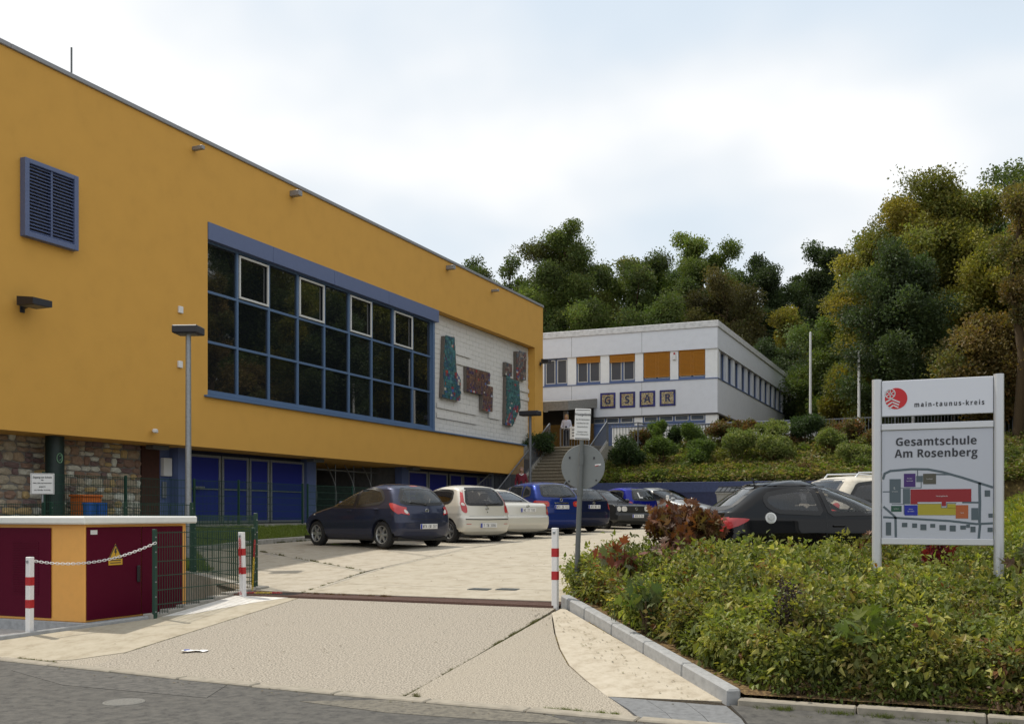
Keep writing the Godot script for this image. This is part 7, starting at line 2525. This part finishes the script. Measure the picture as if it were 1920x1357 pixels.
func hedge() -> void:
	var hd := thing("hedge", "broad leafy green hedge filling the bed before the sign", "hedge", W(-2.0, 0.2, 12))
	var o: Vector3 = hd.position
	var gn := noise(FastNoiseLite.TYPE_SIMPLEX, 0.9, 3, 77)
	var left := func(s: float) -> float: return -1.88 - 3.12 * clampf((s - 9.22) / 4.03, 0, 1.25) + 0.42 + 0.18 * gn.get_noise_1d(s * 1.7)
	var top := func(t: float, s: float) -> float:
		var e := minf(minf((t - left.call(s)) / 0.8, (s - 9.46) / 0.9), (14.75 - s) / 0.5)
		e = clampf(e, 0.0, 1.0)
		return lot(s) + 0.07 + (0.56 + 0.24 * gn.get_noise_2d(t, s) + 0.11 * gn.get_noise_2d(t * 3.5, s * 3.5)) * sqrt(1.0 - (1.0 - e) * (1.0 - e))
	var hues := [Color(0.274, 0.301, 0.058), Color(0.204, 0.247, 0.050), Color(0.151, 0.194, 0.043), Color(0.336, 0.333, 0.075), Color(0.177, 0.201, 0.058), Color(0.266, 0.216, 0.066)]
	var a := [[], []]
	var c := [PackedColorArray(), PackedColorArray()]
	var add := func(p: Vector3, v: float) -> void:
		var k := 0 if rng.randf() < 0.55 else 1
		if gn.get_noise_3d(p.x * 3.2 + 40.0, p.y * 3.2, p.z * 3.2) < -0.24 and rng.randf() < 0.85: return
		var g := gn.get_noise_3d(p.x * 1.4, p.y, p.z * 1.4)
		var base: Color = hues[clampi(int((g + 0.5) * 3.0 + rr(0, 3)), 0, 5)]
		a[k].append(Transform3D((Basis(Vector3.UP, rr(0, TAU)) * Basis(Vector3.RIGHT, rr(-0.7, 0.7))).scaled(Vector3.ONE * (rr(0.7, 1.25) if rng.randf() < 0.85 else rr(1.3, 1.8))), p - o))
		if rng.randf() < 0.02: base = Color(0.20, 0.09, 0.035)
		c[k].append(base * v * rr(0.75, 1.3) * (1.15 + 0.5 * gn.get_noise_2d(p.x * 0.8 + 9.0, p.z * 0.8)))
	for i in 21000:
		var s := rr(9.5, 14.75)
		var l: float = left.call(s)
		var t := rr(l, 1.6)
		if i > 19500: t = rr(1.6, 6.0)
		var y: float = top.call(t, s)
		add.call(W(t, y - 0.36 * pow(rng.randf(), 1.8) + (0.14 * rng.randf() if rng.randf() < 0.12 else 0.0), s), 1.0)
	# street face and slanted flank
	for i in 2600:
		var t := rr(-1.55, 2.2)
		var y := 0.12 + 0.5 * pow(rng.randf(), 1.4)
		add.call(W(t, y, 9.46 + 0.22 * rng.randf() + 0.18 * gn.get_noise_2d(t * 2.2, y * 2.2) + y * 0.05), 1.0)
	for i in 3000:
		var s := rr(9.5, 14.2)
		var l: float = left.call(s)
		var y := 0.05 + 0.42 * pow(rng.randf(), 1.3)
		add.call(W(l + 0.22 * rng.randf() - 0.06 + 0.2 * gn.get_noise_2d(s * 2.2, y * 2.2), lot(s) + 0.06 + y, s), 1.0)
	# shoots standing out of the top
	for i in 150:
		var s := rr(9.8, 14.6)
		var t := rr(left.call(s) + 0.3, 1.4)
		var y: float = top.call(t, s)
		var hh := rr(0.10, 0.26)
		for k in 4: add.call(W(t + rr(-0.02, 0.02), y + hh * k / 4.0, s + rr(-0.02, 0.02)), 1.1)
	stuff(swarm("foliage", lm.hedge, mt.leaf, a[0], c[0], hd))
	stuff(swarm("foliage", lm.hedge2, mt.leaf, a[1], c[1], hd))
	# twiggy inside
	var m := M.new()
	for i in 1300:
		var s := rr(9.65, 14.5)
		var t := rr(left.call(s) + 0.12, 1.8)
		if i < 420:
			if i % 2: s = rr(9.6, 9.95); t = rr(-1.4, 1.6)
			else: t = left.call(s) + rr(0.08, 0.4)
		var y: float = top.call(t, s) + (rr(0.03, 0.14) if i % 5 == 0 else 0.0)
		var g := lot(s) + 0.05
		var q := Vector3(rr(-0.12, 0.12), 0, rr(-0.12, 0.12))
		m.tube([W(t, g, s) - o, W(t, lerpf(g, y, 0.55), s) + q * 0.5 - o, W(t, y - 0.03, s) + q - o], [0.008, 0.006, 0.003], 4, false)
	stuff(obj("twigs", m, mt.bark, hd))
	# weeds and litter leaves along the kerb
	var xfs := []
	var cols := PackedColorArray()
	for i in 420:
		var f := rng.randf()
		var p := Vector2(-4.9, 13.35).lerp(Vector2(-1.75, 9.4), f) + Vector2(rr(0.12, 0.5), rr(0.0, 0.15))
		xfs.append(Transform3D(Basis(Vector3.UP, rr(0, TAU)).scaled(Vector3.ONE * rr(0.4, 1.0)), W(p.x, lot(p.y) + 0.07 + rr(0.0, 0.10), p.y)))
		cols.append([Color(0.12, 0.17, 0.03), Color(0.16, 0.19, 0.04), Color(0.17, 0.10, 0.05), Color(0.10, 0.14, 0.03)][rng.randi() % 4] * rr(0.8, 1.2))
	for i in 240:
		var p := Vector2(rr(-1.6, 1.6), rr(9.32, 9.52))
		xfs.append(Transform3D(Basis(Vector3.UP, rr(0, TAU)).scaled(Vector3.ONE * rr(0.4, 0.9)), W(p.x, lot(p.y) + 0.08 + rr(0.0, 0.10), p.y)))
		cols.append([Color(0.12, 0.17, 0.03), Color(0.15, 0.19, 0.04), Color(0.15, 0.09, 0.05)][rng.randi() % 3] * rr(0.8, 1.2))
	stuff(tag(swarm("kerb_weeds", lm.hedge2, mt.leaf, xfs, cols, self), "straggling weeds between kerb and hedge", "weeds"))
	# yellow flowers
	var yf := thing("yellow_flowers", "small cluster of yellow flowers by the drive kerb", "flowers", W(-3.72, lot(11.75) + 0.06, 11.75))
	m = M.new()
	var pm := M.new()
	for i in 11:
		var p := Vector3(rr(-0.22, 0.22), rr(0.14, 0.34), rr(-0.12, 0.12))
		m.tube([Vector3(p.x * 0.6, 0, p.z * 0.6), p], 0.004, 4, false)
		for k in 6:
			var an := TAU * k / 6.0
			pm.tri(p, p + Vector3(cos(an) * 0.024, 0.010, sin(an) * 0.024), p + Vector3(cos(an + 0.8) * 0.024, 0.010, sin(an + 0.8) * 0.024))
		pm.lathe([Vector2(0.012, 0), Vector2(0.010, 0.012), Vector2(0.0, 0.016)], 6, Transform3D(Basis.IDENTITY, p))
	obj("stem", m, mat("stemgreen", lin(0.08, 0.12, 0.03), 0.8), yf)
	obj("blossoms", pm, mat("blossomyellow", lin(0.62, 0.50, 0.03), 0.6), yf)
	# maple seedlings with big leaves standing in the hedge
	var seeds := [["red maple sapling with bronze leaves at the hedge back", -3.60, 13.9, 0.30, 0.95, 0.95, 330, [Color(0.17, 0.060, 0.030), Color(0.22, 0.085, 0.040), Color(0.13, 0.055, 0.025), Color(0.25, 0.13, 0.06), Color(0.16, 0.11, 0.035)], "maple"],
		["large leaved green maple seedling in the hedge front", -0.85, 9.75, 0.32, 0.65, 0.34, 22, [Color(0.14, 0.20, 0.04), Color(0.18, 0.22, 0.05)], "bigmaple"],
		["purple black leaved sprig in the hedge front", -1.55, 9.95, 0.35, 0.35, 0.62, 70, [Color(0.035, 0.022, 0.025), Color(0.05, 0.025, 0.03)], "hedge"],
		["maple seedling with reddish leaves near the post end", -4.0, 12.75, 0.60, 0.55, 0.22, 14, [Color(0.16, 0.20, 0.06), Color(0.24, 0.07, 0.045), Color(0.28, 0.30, 0.18)], "bigmaple"],
		["green maple seedling leaves beneath hedge edge by the kerb", -3.3, 11.4, 0.30, 0.5, 0.25, 14, [Color(0.10, 0.16, 0.04), Color(0.15, 0.19, 0.06)], "bigmaple"],
		["bronze leaved maple shoot in front of black car door", -1.05, 14.2, 0.62, 0.55, 0.22, 26, [Color(0.22, 0.10, 0.045), Color(0.15, 0.15, 0.04)], "maple"],
		["crimson creeper shoot below the sign board", -0.30, 12.9, 0.55, 0.25, 0.35, 22, [Color(0.20, 0.02, 0.03), Color(0.14, 0.02, 0.025)], "maple"],
		["green and brown maple shoot at right sign post", 0.66, 12.0, 0.45, 0.3, 0.7, 22, [Color(0.14, 0.17, 0.06), Color(0.19, 0.10, 0.05), Color(0.26, 0.25, 0.14)], "bigmaple"]]
	for q in seeds:
		shrub("maple_sapling" if q[8] != "hedge" else "purple_sprig", q[0], W(q[1], lot(q[2]) + 0.05, q[2]), q[3], q[4], q[5], q[7], q[6], "self-sown saplings in the hedge", q[8], 0.72)

func woods() -> void:
	var olive := [Color(0.26, 0.265, 0.045), Color(0.33, 0.30, 0.05), Color(0.19, 0.21, 0.042), Color(0.40, 0.32, 0.055), Color(0.16, 0.19, 0.045)]
	var mid := [Color(0.150, 0.150, 0.040), Color(0.104, 0.162, 0.038), Color(0.142, 0.199, 0.042), Color(0.085, 0.129, 0.034)]
	var fresh := [Color(0.105, 0.150, 0.050), Color(0.20, 0.20, 0.045), Color(0.162, 0.237, 0.042), Color(0.123, 0.190, 0.038), Color(0.199, 0.266, 0.053)]
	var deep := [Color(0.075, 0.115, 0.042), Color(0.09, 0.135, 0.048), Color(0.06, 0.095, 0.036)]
	var brown := [Color(0.24, 0.155, 0.055), Color(0.19, 0.17, 0.05), Color(0.27, 0.19, 0.06), Color(0.14, 0.16, 0.045)]
	var f := 1950.0
	# column, depth, top row, width in pixels, how low the crown hangs, colours, lobes, clusters, shape, label
	var list := [
		[895, 96, 492, 90, 0.30, mid, 16, 60, 0, "tree just clearing the roof edge of yellow hall"], [955, 98, 478, 70, 0.25, mid, 14, 50, 0, "slender airy tree right of the roof edge tree"],
		[1055, 92, 438, 150, 0.22, mid, 34, 95, 0, "tall broad tree rising highest behind the school roof left"], [1130, 100, 482, 80, 0.2, mid, 16, 70, 0, "shorter tree filling the gap behind the school roof"],
		[1190, 92, 466, 135, 0.18, fresh, 30, 95, 0, "rounded green tree behind middle of the school roof"], [1318, 90, 451, 135, 0.15, fresh, 32, 95, 0, "layered bright green tree behind right end of school roof"],
		[1250, 104, 500, 120, 0.15, deep, 24, 80, 0, "dark tree between the two bright ones"], [1390, 98, 505, 90, 0.1, deep, 18, 80, 0, "dark slim tree right of the layered tree"],
		[1440, 96, 487, 95, 0.12, deep, 24, 90, 0, "dark oval tree above the school corner"], [1548, 94, 458, 95, 0.12, deep, 24, 95, 0, "tall dark tree left of the yellow maple"], [1498, 104, 525, 70, 0.1, deep, 16, 80, 1, "low dark conifer between two dark trees"],
		[1362, 84, 530, 120, 0.1, [Color(0.085, 0.082, 0.02), Color(0.105, 0.09, 0.025)], 26, 85, 0, "brownish olive tree just behind the school roof corner"], [1480, 82, 577, 70, 0.08, olive, 20, 75, 2, "slender yellow green tree beyond the school side"],
		[1560, 70, 600, 130, 0.05, fresh, 26, 80, 0, "pale green tree beside the first flagpole"], [1640, 76, 420, 110, 0.2, mid, 22, 85, 0, "grey green tree left behind the yellow maple"],
		[1760, 58, 352, 230, 0.22, olive, 60, 105, 0, "great yellow olive maple right of the flagpoles"], [1630, 60, 455, 130, 0.14, olive, 34, 95, 0, "yellow olive maple hanging low over second flagpole"],
		[1692, 51, 475, 150, 0.20, deep, 40, 80, 3, "dark broad pine in front of the yellow maple"], [1880, 54, 430, 180, 0.25, olive, 44, 100, 0, "yellow maple at the right picture edge"], [1860, 46, 600, 170, 0.36, brown, 30, 85, 0, "copper brown tree reaching in above the sign board"],
		[1908, 44, 325, 60, 0.45, brown, 8, 34, 0, "thin bronze tree top at right edge"], [1585, 62, 690, 70, 0.05, olive, 16, 70, 2, "drooping yellow foliage tree between flagpoles"],
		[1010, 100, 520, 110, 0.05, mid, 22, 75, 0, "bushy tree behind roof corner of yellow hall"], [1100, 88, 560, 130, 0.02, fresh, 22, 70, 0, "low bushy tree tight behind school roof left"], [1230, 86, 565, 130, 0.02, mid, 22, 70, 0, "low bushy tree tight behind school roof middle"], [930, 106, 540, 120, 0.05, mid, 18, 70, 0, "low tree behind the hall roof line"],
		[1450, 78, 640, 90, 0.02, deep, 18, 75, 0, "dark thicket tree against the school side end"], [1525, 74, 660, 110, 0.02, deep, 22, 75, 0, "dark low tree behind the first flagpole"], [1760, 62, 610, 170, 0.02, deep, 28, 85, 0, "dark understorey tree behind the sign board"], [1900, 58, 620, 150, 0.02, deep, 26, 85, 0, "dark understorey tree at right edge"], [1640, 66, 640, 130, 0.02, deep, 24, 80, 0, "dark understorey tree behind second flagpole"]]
	for q in list:
		var u: float = (q[0] - 960.0) / f
		var z: float = q[1]
		var t := z * (0.9164 * u - 0.4003)
		var s := z * (0.4003 * u + 0.9164)
		var g := hill(t, s)
		var topy: float = 1.72 + (963.0 - q[2]) / f * z
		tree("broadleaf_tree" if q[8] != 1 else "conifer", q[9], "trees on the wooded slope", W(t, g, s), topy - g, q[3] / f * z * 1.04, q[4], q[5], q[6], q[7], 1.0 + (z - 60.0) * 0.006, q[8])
	# wood beyond: closes the view under the crowns
	var k := 0
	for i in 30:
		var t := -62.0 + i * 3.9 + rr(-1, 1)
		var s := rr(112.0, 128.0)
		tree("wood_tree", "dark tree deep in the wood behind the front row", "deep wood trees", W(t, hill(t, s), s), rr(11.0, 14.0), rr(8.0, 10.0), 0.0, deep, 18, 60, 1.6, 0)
	# trees past the right edge of the picture, which the hall windows mirror
	for q in [[4.0, 70, 17, 10], [11.0, 62, 18, 10], [18.0, 74, 19, 11], [13.0, 48, 15, 9], [21.0, 58, 17, 10], [28.0, 68, 18, 11], [15.0, 36, 14, 9], [24.0, 44, 16, 10], [32.0, 52, 17, 11], [20.0, 30, 13, 9], [38.0, 80, 20, 12], [8.0, 84, 18, 10], [26.0, 88, 19, 12]]:
		tree("slope_tree", "olive green tree on the slope past the right picture edge", "slope trees", W(q[0], hill(q[0], q[1]), q[1]), q[2], q[3], 0.06, mid if int(q[0]) % 3 else olive, 30, 70, 1.2, 0)
	# flagpoles
	var m := M.new()
	m.lathe([Vector2(0.0, 0.0), Vector2(0.075, 0.0), Vector2(0.07, 3.0), Vector2(0.055, 8.9), Vector2(0.06, 8.95), Vector2(0.0, 9.0)], 12)
	var fm := m.mesh()
	var fl := [[1520, 54.0, 622, "white flagpole standing nearest the school block"], [1611, 50.5, 658, "second flagpole left of the sign board"], [1712, 50.0, 681, "flagpole showing above the sign board"], [1789, 60.0, 690, "thin grey pole seen over the sign board"]]
	for q in fl:
		var u: float = (q[0] - 960.0) / f
		var z: float = q[1]
		var t := z * (0.9164 * u - 0.4003)
		var s := z * (0.4003 * u + 0.9164)
		var g := hill(t, s)
		var p := thing("flagpole", q[3], "flagpole", W(t, g, s), 0, "flagpoles on the terrace")
		var o := obj("pole", fm, mt.white, p)
		o.scale.y = (1.72 + (963.0 - q[2]) / f * z - g) / 9.0
		m = M.new()
		m.lathe([Vector2(0, 0), Vector2(0.12, 0), Vector2(0.12, 0.25), Vector2(0.08, 0.3)], 12)
		obj("base_sleeve", m, mt.galv, p)
	# red and white marker by the right edge
	var mk := thing("hydrant_marker", "small red and white marker post on slope at right edge", "marker", W(1.9, hill(1.9, 30.0), 30.0))
	m = M.new()
	m.tube([Vector3.ZERO, Vector3(0, 1.6, 0)], 0.03, 8)
	obj("post", m, mt.postred, mk)
	m = M.new()
	m.bx(-0.12, 0.12, 0.55, 1.0, -0.02, 0.035, 0.01)
	obj("plate", m, mt.postwhite, mk)
	m = M.new()
	m.bx(-0.09, 0.09, 0.62, 0.85, 0.036, 0.04)
	obj("plate_print", m, mt.postred, mk)
